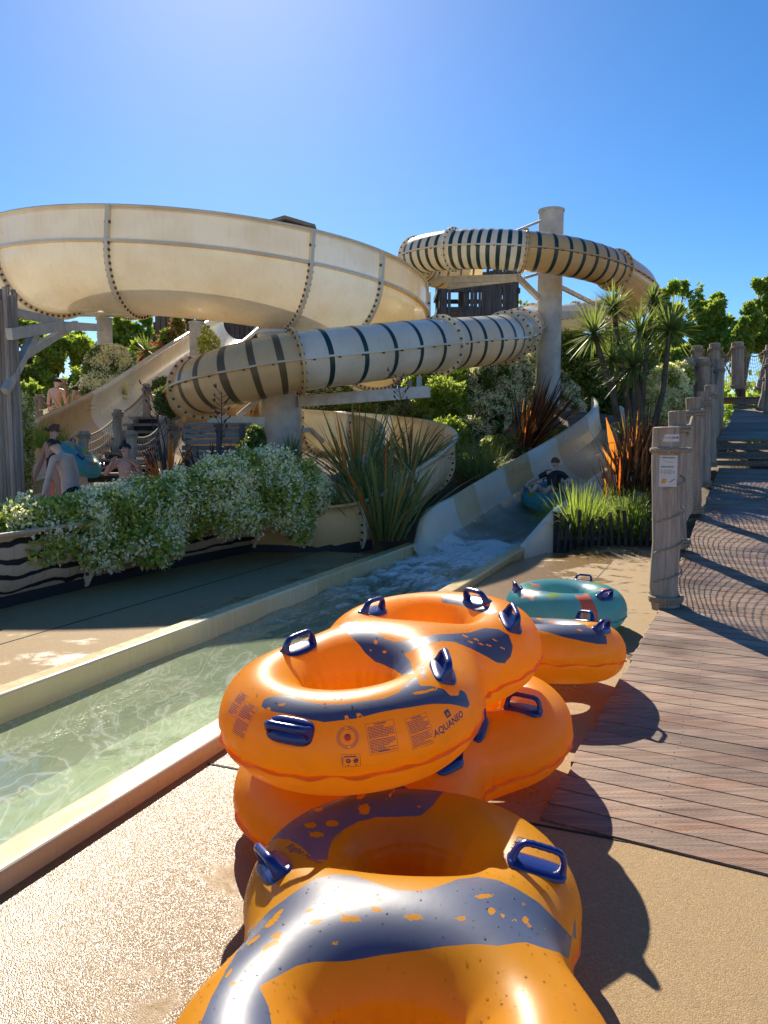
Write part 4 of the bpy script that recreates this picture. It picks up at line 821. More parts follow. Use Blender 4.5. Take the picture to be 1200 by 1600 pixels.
def extraA(root):
    def new(): return MB()
    def fin(mb, name):
        o = mb.build(name, M['ink']); o.parent = root
    mb = MB()
    def put(i, j): p, n = settle(TX[i]); return p, n, Vector(TDR[j])
    p, n, d = put(0, 0); V, F = text_mesh('AQUANEO', .033, .0007); stamp(mb, V, F, p, n, d)
    p, n, d = put(1, 0); s = .0125
    sq = [(-s, -s, 0), (s, -s, 0), (s, s, 0), (-s, s, 0), (0, s * .62, 0), (-s * .6, -s * .55, 0), (s * .6, -s * .55, 0), (0, s * .05, 0), (-s * .22, -s * .35, 0), (s * .22, -s * .35, 0)]
    stamp(mb, sq, [(3, 0, 5, 4), (0, 1, 6, 5), (1, 2, 4, 6), (2, 3, 4), (7, 8, 9)], p, n, d)
    fin(mb, 'brand_mark'); mb = MB()
    p, n, d = put(2, 1)
    for (r0, r1) in ((.0365, .0352), (.0262, .0250)):
        V = []; 
        for k in range(40): a = 2 * math.pi * k / 40; V += [(r0 * math.cos(a), r0 * math.sin(a), 0), (r1 * math.cos(a), r1 * math.sin(a), 0)]
        stamp(mb, V, [(2 * k, (2 * k + 2) % 80, (2 * k + 3) % 80, 2 * k + 1) for k in range(40)], p, n, d)
    for k in range(34):
        if k in (8, 9, 25, 26): continue
        a = 2 * math.pi * k / 34; c, s_ = math.cos(a), math.sin(a)
        stamp(mb, [(c * .029 - s_ * .0018, s_ * .029 + c * .0018, 0), (c * .029 + s_ * .0018, s_ * .029 - c * .0018, 0), (c * .0325 + s_ * .0018, s_ * .0325 - c * .0018, 0), (c * .0325 - s_ * .0018, s_ * .0325 + c * .0018, 0)], [(0, 1, 2, 3)], p, n, d)
    fin(mb, 'valve_lettering'); mb = MB()
    vb = MB(); vb.tube([p - n * .004, p + n * .006, p + n * .010], [.011, .011, .007], 14); vb.tube([p + n * .010, p + n * .014], [.006, .005], 10); v = vb.build('valve', M['valve']); v.parent = root
    p, n, d = put(3, 1); block(mb, p, n, d, .098, .105, 17, 1)
    V, F = text_mesh('AQUANEO', .008, .0003); stamp(mb, [(v.x, v.y - .044, 0) for v in V], F, p, n, d); fin(mb, 'warning_print'); mb = MB()
    p, n, d = put(4, 2); block(mb, p, n, d, .088, .108, 16, 2); fin(mb, 'warning_print'); mb = MB()
    p, n, d = put(5, 3)
    for (a, b_, e, f) in ((-.032, -.021, .032, -.0198), (-.032, .0198, .032, .021), (-.032, -.021, -.0308, .021), (.0308, -.021, .032, .021), (-.022, .011, .020, .015), (-.027, -.014, -.024, .012)): stamp(mb, *rect(a, b_, e, f, 6, 3), p, n, d)
    for cx, sg in ((-.008, 1), (.017, -1)):
        for k in range(6): a = k * 1.1 * sg; stamp(mb, *rect(cx + .005 * math.cos(a) - .0035, .0055 * math.sin(a) - .003, cx + .005 * math.cos(a) + .0035, .0055 * math.sin(a) + .0015), p, n, d)
        stamp(mb, *rect(cx - .003, -.017, cx + .003, -.0135), p, n, d)
    stamp(mb, [(.008, -.008, 0), (.010, -.010, 0), (.027, .008, 0), (.025, .010, 0)], [(0, 1, 2, 3)], p, n, d)
    fin(mb, 'pictogram_print'); mb = MB()
    p, n, d = put(7, 4); block(mb, p, n, d, .085, .125, 15, 3); fin(mb, 'warning_print'); mb = MB()
    p, n, d = put(9, 4); block(mb, p, n, d, .07, .09, 9, 4); fin(mb, 'warning_print'); mb = MB()
    p, n, d = put(8, 5); V, F = text_mesh('Right Hand', .036, .0006); stamp(mb, V, F, p, n, d); fin(mb, 'hand_lettering')
def extraB(root):
    for i, s in ((0, 'Left Hand'), (1, 'Right Hand')):
        mb = MB(); p, n = settle(TXB[i]); V, F = text_mesh(s, .036, .0005); stamp(mb, V, F, p, n, Vector(TBD[i]))
        o = mb.build('hand_lettering', M['ink']); o.parent = root
def H6(L, extra=()): return [(x, y, z, a, 1) for x, y, z, a in L] + list(extra)
G1 = 'inflatable rings piled beside the splash channel'
def hring(ang, sgn=1): return None
# A: top of the pile
make_ring('double_inflatable_ring', 'orange double ring on top of the pile, printed with warning text facing the camera', 'inflatable ring', G1, TA[0], TA[1],
          PAT['A'], handles=H6(hA), drops=1900, seed=1, extras=extraA)
# B: nearest the camera
make_ring('double_inflatable_ring', 'nearest orange double ring lying on the paving in front of the pile', 'inflatable ring', G1, TB[0], TB[1],
          PAT['B'], handles=H6(hB), drops=2600, seed=2, extras=extraB)
make_ring('double_inflatable_ring', 'orange double ring underneath the pile with its right lobe sticking out', 'inflatable ring', G1, TC[0], TC[1],
          ([[(-.5, -.36), (-.6, -.42), (-.6, -.5), (-.46, -.5)]], []), handles=H6(hC), drops=500, seed=3)
make_ring('double_inflatable_ring', 'orange double ring leaning behind the pile beside the turquoise ring', 'inflatable ring', G1, TD[0], TD[1],
          (PAT['D'][0], PAT['D'][1]), handles=H6(hD), drops=700, seed=4)
def blobpoly(cx, cy, r, n, seed, el=1.0):
    q = random.Random(seed); ph = q.uniform(0, 6); return smooth_poly([(cx + r * (q.uniform(.45, .7) if i % 2 else q.uniform(.9, 1.3)) * math.cos(2 * math.pi * i / n + ph), cy + el * r * (q.uniform(.45, .7) if i % 2 else q.uniform(.9, 1.3)) * math.sin(2 * math.pi * i / n + ph)) for i in range(n)], 4)
def tq_pat(seed):
    q = random.Random(seed); c = []; g = []
    for k in range(13):
        a = 2 * math.pi * k / 13 + q.uniform(-.15, .15); rr = q.uniform(.26, .44)
        (c if k % 2 else g).append(blobpoly(rr * math.cos(a), rr * math.sin(a), q.uniform(.055, .085), 8, seed + k, q.uniform(.8, 1.5)))
    return (c, []), (g, [])
def tq_ring(label, M3, loc, seed, angs, drops=0, group=None):
    a, b_ = tq_pat(seed)
    h = [(.42 * math.cos(t), .42 * math.sin(t), .16, t + math.pi / 2, 1) for t in angs]
    return make_ring('inflatable_ring', label, 'inflatable ring', group, M3, loc, a, double=False, tq=True, handles=h, pat2=b_, drops=drops, seed=seed)
tq_ring('single turquoise ring with coral and green splashes lying against the boardwalk edge', TE[0], TE[1], 11, (R(-75), R(35), R(160)), 260)
# ------------------------------------------------------------------ flumes
class Path:
    def __init__(s, ctrl, n=16):
        s.P, s.u = catmull(ctrl, n); s.n = n; s.um = len(ctrl) - 1
        s.T = [(s.P[min(i + 1, len(s.P) - 1)] - s.P[max(i - 1, 0)]).normalized() for i in range(len(s.P))]
    def at(s, u):
        u = min(max(u, 0), s.um - 1e-6); x = u * s.n; i = int(x); f = x - i
        return s.P[i].lerp(s.P[i + 1], f), s.T[i].lerp(s.T[i + 1], f).normalized()
    def frame(s, u, bank=0):
        p, t = s.at(u); side = t.cross(Vector((0, 0, 1))).normalized(); up = side.cross(t)
        if bank: q = Matrix.Rotation(bank, 3, t); side = q @ side; up = q @ up
        return p, side, up, t
def sweep(mb, path, u0, u1, prof, m=0, closed=True, n=None, smooth=True, bank=None, mfun=None):
    n = n or max(3, int((u1 - u0) * 10)); k = len(prof); V = []
    for i in range(n + 1):
        u = u0 + (u1 - u0) * i / n; p, a, b_, t = path.frame(u, bank(u) if bank else 0)
        for (x, y) in prof: V.append(p + a * x + b_ * y)
    F = []
    for i in range(n):
        for q in range(k if closed else k - 1):
            F.append((i * k + q, i * k + (q + 1) % k, (i + 1) * k + (q + 1) % k, (i + 1) * k + q))
    mb.add(V, F, m, smooth)
def circ(r, n=40): return [(r * math.cos(2 * math.pi * i / n), r * math.sin(2 * math.pi * i / n)) for i in range(n)]
def ushape(r, wall, n=22, lip=.06, flare=0):
    """U from left lip to right lip, with its thickness, as one closed outline"""
    o = [(-r - flare - lip, wall + .0), (-r - flare - lip, wall + .03), (-r - flare, wall + .03)] if lip else [(-r, wall)]
    outer = [(-r - flare * .5, wall * .5)] + [(-r * math.cos(math.pi * i / n), -r * math.sin(math.pi * i / n)) for i in range(n + 1)] + [(r + flare * .5, wall * .5)]
    ri = r - .035
    inner = [(ri + flare * .5, wall * .5)] + [(ri * math.cos(math.pi * i / n), -ri * math.sin(math.pi * i / n)) for i in range(n + 1)] + [(-ri - flare * .5, wall * .5)]
    left = [(-ri - flare, wall + .015), (-r - flare - lip, wall + .02), (-r - flare - lip, wall - .02), (-r - flare, wall - .02)]
    right = [(r + flare, wall - .02), (r + flare + lip, wall - .02), (r + flare + lip, wall + .02), (ri + flare, wall + .015)]
    return left + outer + right + inner
def flange(path, u, prof_pts, h, name, parent, mat, nb, closed, bank=0, th=.05, bs=.022):
    """collar standing proud of the outline, with two rows of bolts"""
    p, a, b_, t = path.frame(u, bank); mb = MB(); k = len(prof_pts)
    outw = []
    for i in range(k):
        q0 = Vector(prof_pts[i - 1 if (i or closed) else 0]); q1 = Vector(prof_pts[(i + 1) % k if (i < k - 1 or closed) else i])
        d = (q1 - q0).normalized(); outw.append(Vector((d.y, -d.x)))
    # make the normals point away from the middle
    c = sum((Vector(q) for q in prof_pts), Vector((0, 0))) / k
    if sum((Vector(prof_pts[i]) - c).dot(outw[i]) for i in range(k)) < 0: outw = [-o for o in outw]
    V = []
    for i in range(k):
        q = Vector(prof_pts[i])
        for (e, s_) in ((-.005, -th / 2), (h, -th / 2), (h, th / 2), (-.005, th / 2)):
            x = q + outw[i] * e; V.append(p + a * x.x + b_ * x.y + t * s_)
    F = []
    for i in range(k if closed else k - 1):
        i2 = (i + 1) % k
        for s_ in range(4): F.append((i * 4 + s_, i * 4 + (s_ + 1) % 4, i2 * 4 + (s_ + 1) % 4, i2 * 4 + s_))
    mb.add(V, F, 0)
    for s_ in (-1, 1):
        for j in range(nb):
            f = (j + .5) / nb * (k if closed else k - 1); i = int(f); g = f - i; i2 = (i + 1) % k
            q = Vector(prof_pts[i]).lerp(Vector(prof_pts[i2]), g) + outw[i] * (h * .55)
            cc = p + a * q.x + b_ * q.y + t * (s_ * (th / 2 + .008))
            V = []; 
            for zz in (-.008, .012):
                for e in range(6):
                    an = e * math.pi / 3; V.append(cc + t * (s_ * zz) + a * (bs * math.cos(an)) + b_ * (bs * math.sin(an)))
            mb.add(V, [(0, 1, 7, 6), (1, 2, 8, 7), (2, 3, 9, 8), (3, 4, 10, 9), (4, 5, 11, 10), (5, 0, 6, 11), (6, 7, 8, 9, 10, 11)], 1)
            # the same bolt seen on the outside rim of the skin, on the collar's foot
            q = Vector(prof_pts[i]).lerp(Vector(prof_pts[i2]), g) + outw[i] * (h + .004)
    return mb.build(name, [mat, M['bolt']], parent)
def arc(path, u, dist):
    """parameter reached after moving dist metres along the path"""
    d = 0; p, _ = path.at(u); s = 1 if dist > 0 else -1
    while d < abs(dist) and 0 < u + s * .01 < path.um:
        u += s * .01; q, _ = path.at(u); d += (q - p).length; p = q
    return u
def tube_section(path, u0, u1, r, parent, mat, ribmat=None, ribs=(), name='tube_section', n=None):
    mb = MB(); sweep(mb, path, u0, u1, circ(r), 0, n=n)
    for sgn in (-1, 1):   # lengthwise seam ledge, with small bolts beneath
        prof = [(sgn * (r - .01), -.018), (sgn * (r + .065), -.018), (sgn * (r + .065), .018), (sgn * (r - .01), .018)]
        sweep(mb, path, u0, u1, prof, 0, n=n, smooth=False)
        L = 0; u = u0
        while u < u1 - .02:
            u2 = arc(path, u, .42)
            if u2 >= u1 - .01 or u2 <= u: break
            u = u2; p, a, b_, t = path.frame(u); c = p + a * (sgn * (r + .045))
            mb.box(c - b_ * .03, (.035, .035, .035), Matrix((t, a, b_)).transposed(), 2)
    for (ua, ub) in ribs:
        sweep(mb, path, ua, ub, circ(r + .004), 1, n=2)
    return mb.build(name, [mat, ribmat or mat, M['bolt']], parent)
def rib_list(path, u0, u1, k, wid=.085):
    """k stripes evenly spaced between two collars"""
    out = []; L = 0; us = [u0]; ls = [0]; p, _ = path.at(u0); u = u0
    while u < u1:
        u = min(u + .01, u1); q, _ = path.at(u); L += (q - p).length; p = q; us.append(u); ls.append(L)
    for i in range(k):
        c = L * (i + .75) / (k + .5)
        out.append((float(np.interp(c - wid / 2, ls, us)), float(np.interp(c + wid / 2, ls, us))))
    return out

# --- big open flume, upper left --------------------------------------------
big = thing('open_flume', 'huge cream open flume curling overhead on the left, with bolted joints', 'water slide', (-4.16, 19.56, 0))
CA = Vector((-4.14, 19.56, 0)); ROUT = 5.2; RW = 1.14; RC = ROUT - RW
def zA(phi):
    if phi < -50: return 5.5 + (-50 - phi) * .0096
    if phi < 85: return 5.5 - (phi + 50) * .0059
    return 4.70 - (phi - 85) * .021
angs = list(range(-200, 151, 10))
bigp = Path([CA + Vector((RC * math.sin(R(f)), -RC * math.cos(R(f)), zA(f))) for f in angs], 6)
def ub(phi): return (phi + 200) / 10
UP = ushape(RW, .62, 24, .05)
jb = [-200, -165, -130, -92, -44, -10, 31.5, 51, 86, 112, 130, 150]
colsA = ['cream', 'white', 'cream', 'cream', 'cream', 'cream', 'white', 'tan', 'tan', 'cream', 'cream']
UPS = [(-RW + .04, .585), (-RW - .05, .60), (-RW - .05, .64), (-RW, .645), (-RW, .60)] + [(-RW * math.cos(math.pi * i / 30), -RW * math.sin(math.pi * i / 30)) for i in range(31)] + [(RW, .60), (RW, .645), (RW + .05, .64), (RW + .05, .60), (RW - .04, .585)]
outl = [(-RW, .60)] + [(-RW * math.cos(math.pi * i / 30), -RW * math.sin(math.pi * i / 30)) for i in range(31)] + [(RW, .60)]
for i in range(len(jb) - 1):
    mb = MB(); u0, u1 = ub(jb[i]), ub(jb[i + 1]); sweep(mb, bigp, u0, u1, UPS, 0, closed=False, n=max(4, int((u1 - u0) * 6)))
    for sgn in (-1, 1):
        sweep(mb, bigp, u0, u1, [(sgn * (RW - .01), -.03), (sgn * (RW + .09), -.03), (sgn * (RW + .09), .02), (sgn * (RW - .01), .02)], 0, n=12, smooth=False)
    mb.build('flume_section', M[colsA[i] + 'A'], big)
for f in jb[1:-1] + [149.5]:
    flange(bigp, ub(f), outl, .10, 'flange', big, M['creamA'], 34, False, th=.07, bs=.03)

# --- ribbed tube slide: upper loop, return run and front run ----------------
RT = .54
rib = thing('tube_slide', 'long enclosed cream tube slide with dark green rings, looping high right and crossing in front', 'water slide', (2, 24, 0))
cT = [W(735, 420, 34), W(690, 424, 32.6), W(655, 413, 31.2), W(655, 400, 29.6), W(700, 391, 28.3), W(760, 389, 27.6), W(815, 392, 27.4), W(870, 398, 27.6), W(930, 411, 28.4), W(975, 430, 30), W(1000, 452, 32.2),
      W(985, 476, 35.2), W(930, 492, 36.4), W(880, 499, 36.0), W(836, 502, 33.5), W(815, 515, 27.5), W(785, 529, 22.6), W(700, 538, 20.6), W(630, 545, 19.4), W(560, 554, 18.5), W(490, 562, 17.9), W(420, 573, 17.6), W(355, 590, 17.7), W(312, 606, 18.5), W(300, 630, 19.9), W(345, 652, 20.9), W(410, 662, 20.6)]
cT = [Vector((0, 0, CAMZ)) + (Vector(p) - Vector((0, 0, CAMZ))) * .80 for p in cT]
tp = Path(cT, 14)
secs = [(0, 1.6, 'tan', 3, 'rib_tan'), (1.6, 2.9, 'cream', 4, 'rib_tan'), (2.9, 4.15, 'cream', 5, 'rib_green'), (4.15, 6.05, 'white', 8, 'rib_green'), (6.05, 8.6, 'tan2', 8, 'rib_green'),
        (8.6, 10.8, 'tan', 0, None), (10.8, 12.6, 'cream', 0, None), (12.6, 14.1, 'white', 0, None), (14.1, 15.25, 'cream', 5, 'rib_green'), (15.25, 15.9, 'cream', 4, 'rib_green'), (15.9, 17.15, 'cream', 5, 'rib_green'),
        (17.15, 20.4, 'white', 5, 'rib_green'), (20.4, 23.0, 'tan', 5, 'rib_tan'), (23.0, 24.3, 'tan', 0, None), (24.3, 26, 'tan', 0, None)]
for (a, b_, c, k, rm) in secs:
    tube_section(tp, a, b_, RT, rib, M[c], M[rm] if rm else None, rib_list(tp, a, b_, k, .09 if rm == 'rib_green' and a > 14 else .1) if k else (), n=max(5, int((b_ - a) * 9)))
for (a, b_, c, k, rm) in secs[1:] + [(25.95, 0, 'tan', 0, 0)]:
    flange(tp, a, circ(RT, 36), .085, 'flange', rib, M[c], 22, True, th=.05, bs=.026)

# --- lower open flume: behind the pylon, round the bend, then along the path
low = thing('half_pipe_flume', 'cream half pipe flume bending behind the flax and running low along the path', 'water slide', (-1, 14, 0))
cL = [W(300, 655, 18.0), W(360, 658, 17.8), W(440, 660, 17.4), W(510, 662, 16.8), W(575, 668, 16.2), W(634, 680, 15.4), W(655, 703, 14.5), W(632, 732, 13.6), W(575, 772, 12.6), W(500, 812, 11.7), UV(9.9, -6.35, .52), UV(8.6, -6.62, .50), UV(7.0, -6.72, .48), UV(5.2, -6.72, .46), UV(3.2, -6.6, .44), UV(1.0, -6.5, .42)]
lp = Path(cL, 14)
def wall_at(u): return .25
UL = ushape(.68, .26, 18, .05)
js = [0, 1.5, 2.9, 4.1, 5.35, 6.5, 7.7, 8.8, 10.1, 12.3, 15]
cl = ['tan', 'cream', 'white', 'tan', 'cream', 'cream', 'cream', 'tan', 'cream', 'cream']
# driftwood-like dark painted streaks on the two last sections
def streak_mat():
    m, t, b = nmat('cream_gelcoat_dark_streaks'); v = coords(t, (1, 1, 1), rot=(0, 0, AZ + 0.0))
    sx = nd(t, 'ShaderNodeSeparateXYZ'); t.links.new(v, sx.inputs[0])
    n1 = noise(t, coords(t, (.9, .9, .9)), 1.1, 3, .5, .4); n2 = noise(t, coords(t), 14, 3, .6)
    h = mth(t, 'ADD', mth(t, 'ADD', sx.outputs[2], mth(t, 'MULTIPLY', n1, .34)), mth(t, 'MULTIPLY', n2, .018))
    s = mth(t, 'SINE', mth(t, 'MULTIPLY', h, 2 * math.pi / .155))
    th = noise(t, coords(t, (1, 1, 3)), 1.6, 2, .5)
    k = ramp(t, [(.0, 0), (.48, 0), (.53, 1), (1, 1)], mth(t, 'ADD', mth(t, 'MULTIPLY', s, .32), mth(t, 'MULTIPLY', th, .62)))
    vo = nd(t, 'ShaderNodeTexVoronoi', feature='DISTANCE_TO_EDGE', i_Scale=2.6); t.links.new(coords(t, (1, 1, .4)), vo.inputs[0])
    cr = ramp(t, [(0, 1), (.012, 0)], vo.outputs[0])
    c = mixc(t, (.52, .43, .31), (.37, .29, .20), noise(t, coords(t), 6, 5, .7)); c = mixc(t, c, (.12, .09, .06), mth(t, 'MULTIPLY', cr, .7)); c = mixc(t, c, (.008, .008, .01), k)
    t.links.new(c, b.inputs['Base Color']); b.inputs['Roughness'].default_value = .6
    bump(t, b, mth(t, 'MULTIPLY', k, -1), .5, .02); return m
M['streak'] = streak_mat()
for i in range(len(js) - 1):
    mb = MB(); mat = M['streak'] if i >= 8 else M[cl[i]]
    sweep(mb, lp, js[i], js[i + 1], UL, 0, n=max(4, int((js[i + 1] - js[i]) * 10))); mb.build('flume_section', mat, low)
o2 = [(-.68, .24)] + [(-.68 * math.cos(math.pi * i / 20), -.68 * math.sin(math.pi * i / 20)) for i in range(21)] + [(.68, .24)]
for a in js[1:-1]: flange(lp, a, o2, .075, 'flange', low, M['cream'], 20, False)
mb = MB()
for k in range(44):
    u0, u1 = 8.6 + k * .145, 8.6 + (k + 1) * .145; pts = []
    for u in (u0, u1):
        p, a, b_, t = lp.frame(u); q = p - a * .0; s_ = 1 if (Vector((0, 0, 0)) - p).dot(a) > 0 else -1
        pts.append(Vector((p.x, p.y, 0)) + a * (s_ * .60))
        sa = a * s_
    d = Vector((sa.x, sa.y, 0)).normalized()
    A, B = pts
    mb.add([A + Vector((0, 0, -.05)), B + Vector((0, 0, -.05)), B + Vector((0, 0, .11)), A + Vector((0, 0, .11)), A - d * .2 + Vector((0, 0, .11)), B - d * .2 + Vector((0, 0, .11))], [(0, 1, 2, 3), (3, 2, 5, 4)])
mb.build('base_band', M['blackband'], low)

# --- straight chute far left -------------------------------------------------
st = thing('open_chute', 'straight cream and white open chute sloping down behind the bathers on the left', 'water slide', (-6, 18, 0))
cS = [W(-25, 742, 13.2), W(40, 722, 14.2), W(120, 680, 16.0), W(200, 632, 18.4), W(280, 573, 21.4), W(345, 528, 24.8), W(375, 505, 27)]
spth = Path(cS, 12)
US = ushape(.62, .16, 16, .06)
bk = lambda u: R(30)
for a, b_, c in ((0, 1.75, 'cream'), (1.75, 2.75, 'tan'), (2.75, 3.6, 'white'), (3.6, 4.6, 'cream'), (4.6, 6, 'white')):
    mb = MB(); sweep(mb, spth, a, b_, US, 0, n=int((b_ - a) * 9), bank=bk); mb.build('chute_section', M[c], st)

# --- arrival chute on the right ----------------------------------------------
ch = thing('arrival_chute', 'wide open chute in white and ochre panels bringing riders down into the splash channel', 'water slide', UV(12, -3))
LR = [UV(10.9, VL + .02, .0), UV(11.25, VL, .05), W(672, 800, 12.0), W(715, 775, 12.6), W(795, 727, 14.1), W(860, 690, 15.6), W(915, 655, 17.2), W(935, 634, 18.3), W(930, 622, 20)]
RRm = [UV(10.75, VR - .09, .05), UV(11.0, VR - .09, .09), W(862, 797, 11.6), W(880, 783, 12.05), W(938, 737, 13.3), W(990, 705, 14.7), W(1004, 680, 16.3), W(990, 655, 18.0), W(968, 634, 19.6)]
LRp, RRp = Path(LR, 10), Path(RRm, 10)
def chute():
    N = 60; K = 26; secs = [(0.0, 2.9, 'white'), (2.9, 3.35, 'tan'), (3.35, 3.9, 'cream'), (3.9, 4.45, 'tan2'), (4.45, 5.15, 'white'), (5.15, 6.1, 'tan'), (6.1, 8, 'white')]
    grids = {}
    for (a, b_, c) in secs:
        n = max(5, int((b_ - a) * 12)); V = []
        for i in range(n + 1):
            u = a + (b_ - a) * i / n; l, _ = LRp.at(u); r, _ = RRp.at(u)
            f = min(max((u - .9) / 1.2, 0), 1); f = f * f * (3 - 2 * f)
            dep = (.42 * f + .22 * (1 - f)) if u > 1 else .22
            dep = .22 + f * .52
            row = []
            for k in range(K + 1):
                s_ = k / K; x = s_ * 2 - 1; e = 3.2
                zz = -dep * (1 - abs(x) ** e) ** (1 / 1.6)
                p = l.lerp(r, s_); row.append(Vector((p.x, p.y, p.z + zz)))
            # rolled rims and outer skirts
            dl = (l - r).normalized(); w2 = .11
            sk = .36 + .1 * f
            lo = lambda p_: Vector((p_.x, p_.y, -1.3))
            row = [lo(l + dl * (w2 - .005)), l + dl * w2 + Vector((0, 0, -.02)), l + dl * (w2 - .03) + Vector((0, 0, .005)), l + dl * .03 + Vector((0, 0, .012))] + row + [r - dl * .03 + Vector((0, 0, .012)), r - dl * (w2 - .03) + Vector((0, 0, .005)), r - dl * w2 + Vector((0, 0, -.02)), lo(r - dl * (w2 - .005))]
            V += row
        k = len(V) // (n + 1); F = [(i * k + q, (i + 1) * k + q, (i + 1) * k + q + 1, i * k + q + 1) for i in range(n) for q in range(k - 1)]
        mb = MB(); mb.add(V, F, 0, True); o = mb.build('chute_section', M[c], ch)
chute()
# thin sheet of running water in the chute
def chute_water():
    N = 90; K = 24; V = []; fo = []
    for i in range(N + 1):
        u = 1.2 + 6.0 * i / N; l, _ = LRp.at(u); r, _ = RRp.at(u); f = min(max((u - .9) / 1.2, 0), 1); f = f * f * (3 - 2 * f); dep = .22 + f * .52
        for k in range(K + 1):
            s_ = .10 + .80 * k / K; x = s_ * 2 - 1; zz = -dep * (1 - abs(x) ** 3.2) ** (1 / 1.6)
            p = l.lerp(r, s_); q = .5 * abs(math.sin(u * 2.1 + 4 * x)) + .5 * abs(math.sin(u * 5.3 - 7 * x))
            hump = math.exp(-((u - 2.3) / .6) ** 2) * .13 * (1 - abs(x)) * (.6 + .8 * q)
            V.append((p.x, p.y, p.z + zz + .012 + .03 * (1 - x * x) * q * (u < 3.6) + hump)); fo.append(max(0, min(1, (3.6 - u) / 1.3)) * (.35 + .75 * q * (1 - .3 * abs(x))) + .05)
    F = [(i * (K + 1) + q, i * (K + 1) + q + 1, (i + 1) * (K + 1) + q + 1, (i + 1) * (K + 1) + q) for i in range(N) for q in range(K)]
    mb = MB(); mb.add(V, F, 0, True); o = mb.build('running_water', M['chute_water']); tag(o, kind='structure')
    at = o.data.attributes.new('foam', 'FLOAT', 'POINT'); at.data.foreach_set('value', np.array(fo, dtype=np.float32))
def cw():
    m, t, b = nmat('running_chute_water'); at = nd(t, 'ShaderNodeAttribute'); at.attribute_name = 'foam'
    n = noise(t, coords(t), 11, 8, .78, 1.2); f = ramp(t, [(.42, 0), (.62, 1)], mth(t, 'ADD', mth(t, 'MULTIPLY', n, .7), mth(t, 'MULTIPLY', at.outputs['Fac'], .34)))
    f = mth(t, 'MULTIPLY', f, mth(t, 'MULTIPLY_ADD', at.outputs['Fac'], 1.4, .06), clamp=True)
    b.inputs['Base Color'].default_value = (.90, .89, .84, 1); b.inputs['Roughness'].default_value = .5
    tr = nd(t, 'ShaderNodeBsdfTransparent'); tr.inputs[0].default_value = (.96, .97, .95, 1); gl = nd(t, 'ShaderNodeBsdfGlossy', i_Roughness=.04); fr = nd(t, 'ShaderNodeFresnel', i_IOR=1.33)
    bn = bump(t, b, n, .9, .05); t.links.new(bn, gl.inputs['Normal']); t.links.new(bn, fr.inputs['Normal'])
    a = nd(t, 'ShaderNodeMixShader'); c = nd(t, 'ShaderNodeMixShader'); t.links.new(fr.outputs[0], a.inputs[0]); t.links.new(tr.outputs[0], a.inputs[1]); t.links.new(gl.outputs[0], a.inputs[2])
    t.links.new(f, c.inputs[0]); t.links.new(a.outputs[0], c.inputs[1]); t.links.new(b.outputs[0], c.inputs[2]); t.links.new(c.outputs[0], t.nodes['Material Output'].inputs[0]); return m
M['chute_water'] = cw(); chute_water()

# ------------------------------------------------------------------ pylons and steelwork
def pylon(name, label, X, Y, r, z1, group=None, mat='pylon', arms=()):
    root = thing(name, label, 'pylon', (X, Y, 0), group); mb = MB()
    mb.tube([(X, Y, -.3), (X, Y, z1)], r, 36, 0); o = mb.build('column', M[mat], root)
    cpm = MB(); cpm.tube([(X, Y, z1), (X, Y, z1 + .05)], r + .03, 36); cpm.build('cap', M['steel'], root)
    for a in arms:
        mb = MB()
        for seg in a: mb.beam(seg[0], seg[1], seg[2], seg[3])
        mb.build('support_arm', M['steel'], root)
    return root
p1 = W(438, 640, 15.6)
pylon('pylon', 'thick grey round pylon carrying the front run of the ringed tube', p1.x, p1.y, .43, 3.72, None, arms=[
    [(W(468, 627, 15.33), W(672, 612, 14.92), .16, .22), (W(655, 620, 14.96), W(655, 590, 15.17), .10, .10), (W(640, 618, 15.01), W(640, 596, 15.58), .1, .1)],
    [(W(412, 660, 15.33), W(322, 656, 14.84), .16, .2), (W(372, 650, 15.09), W(408, 620, 15.25), .10, .10), (W(350, 655, 15.01), W(350, 640, 15.01), .08, .08)],
    [(W(470, 672, 15.58), W(486, 672, 15.74), .12, .1), (W(484, 671, 15.74), W(505, 690, 15.99), .08, .08)]])
p2 = W(858, 500, 24.03)
pylon('pylon', 'tall grey round pylon standing against the sky beneath the high tube loop', p2.x, p2.y, .375, CAMZ + ray(858, 331)[2] / ray(858, 331)[1] * p2.y, None, arms=[
    [(W(842, 466, 23.70), W(808, 432, 23.21), .14, .14), (W(810, 434, 23.21), W(655, 438, 25.42), .14, .2), (W(700, 448, 25.42), W(800, 436, 23.78), .12, .16), (W(845, 345, 23.78), W(806, 361, 22.96), .07, .07)],
    [(W(873, 447, 23.94), W(935, 478, 27.06), .09, .12), (W(873, 492, 23.94), W(935, 490, 27.06), .1, .2), (W(820, 434, 23.45), W(840, 428, 23.78), .08, .08)]])
for (px, top, bot, Y, r, lab) in ((163, 500, 560, 21.5, .2, 'slim pale grey pylon under the big flume, rising from the flowering hedge'), (307, 506, 560, 21.5, .2, 'slim pale grey pylon beside the straight chute under the big flume'), (418, 498, 540, 22.5, .22, 'pale grey pylon seen just below the big flume above the ringed tube')):
    a = W(px, top, Y); pylon('pylon', lab, a.x, a.y, r, a.z, None)
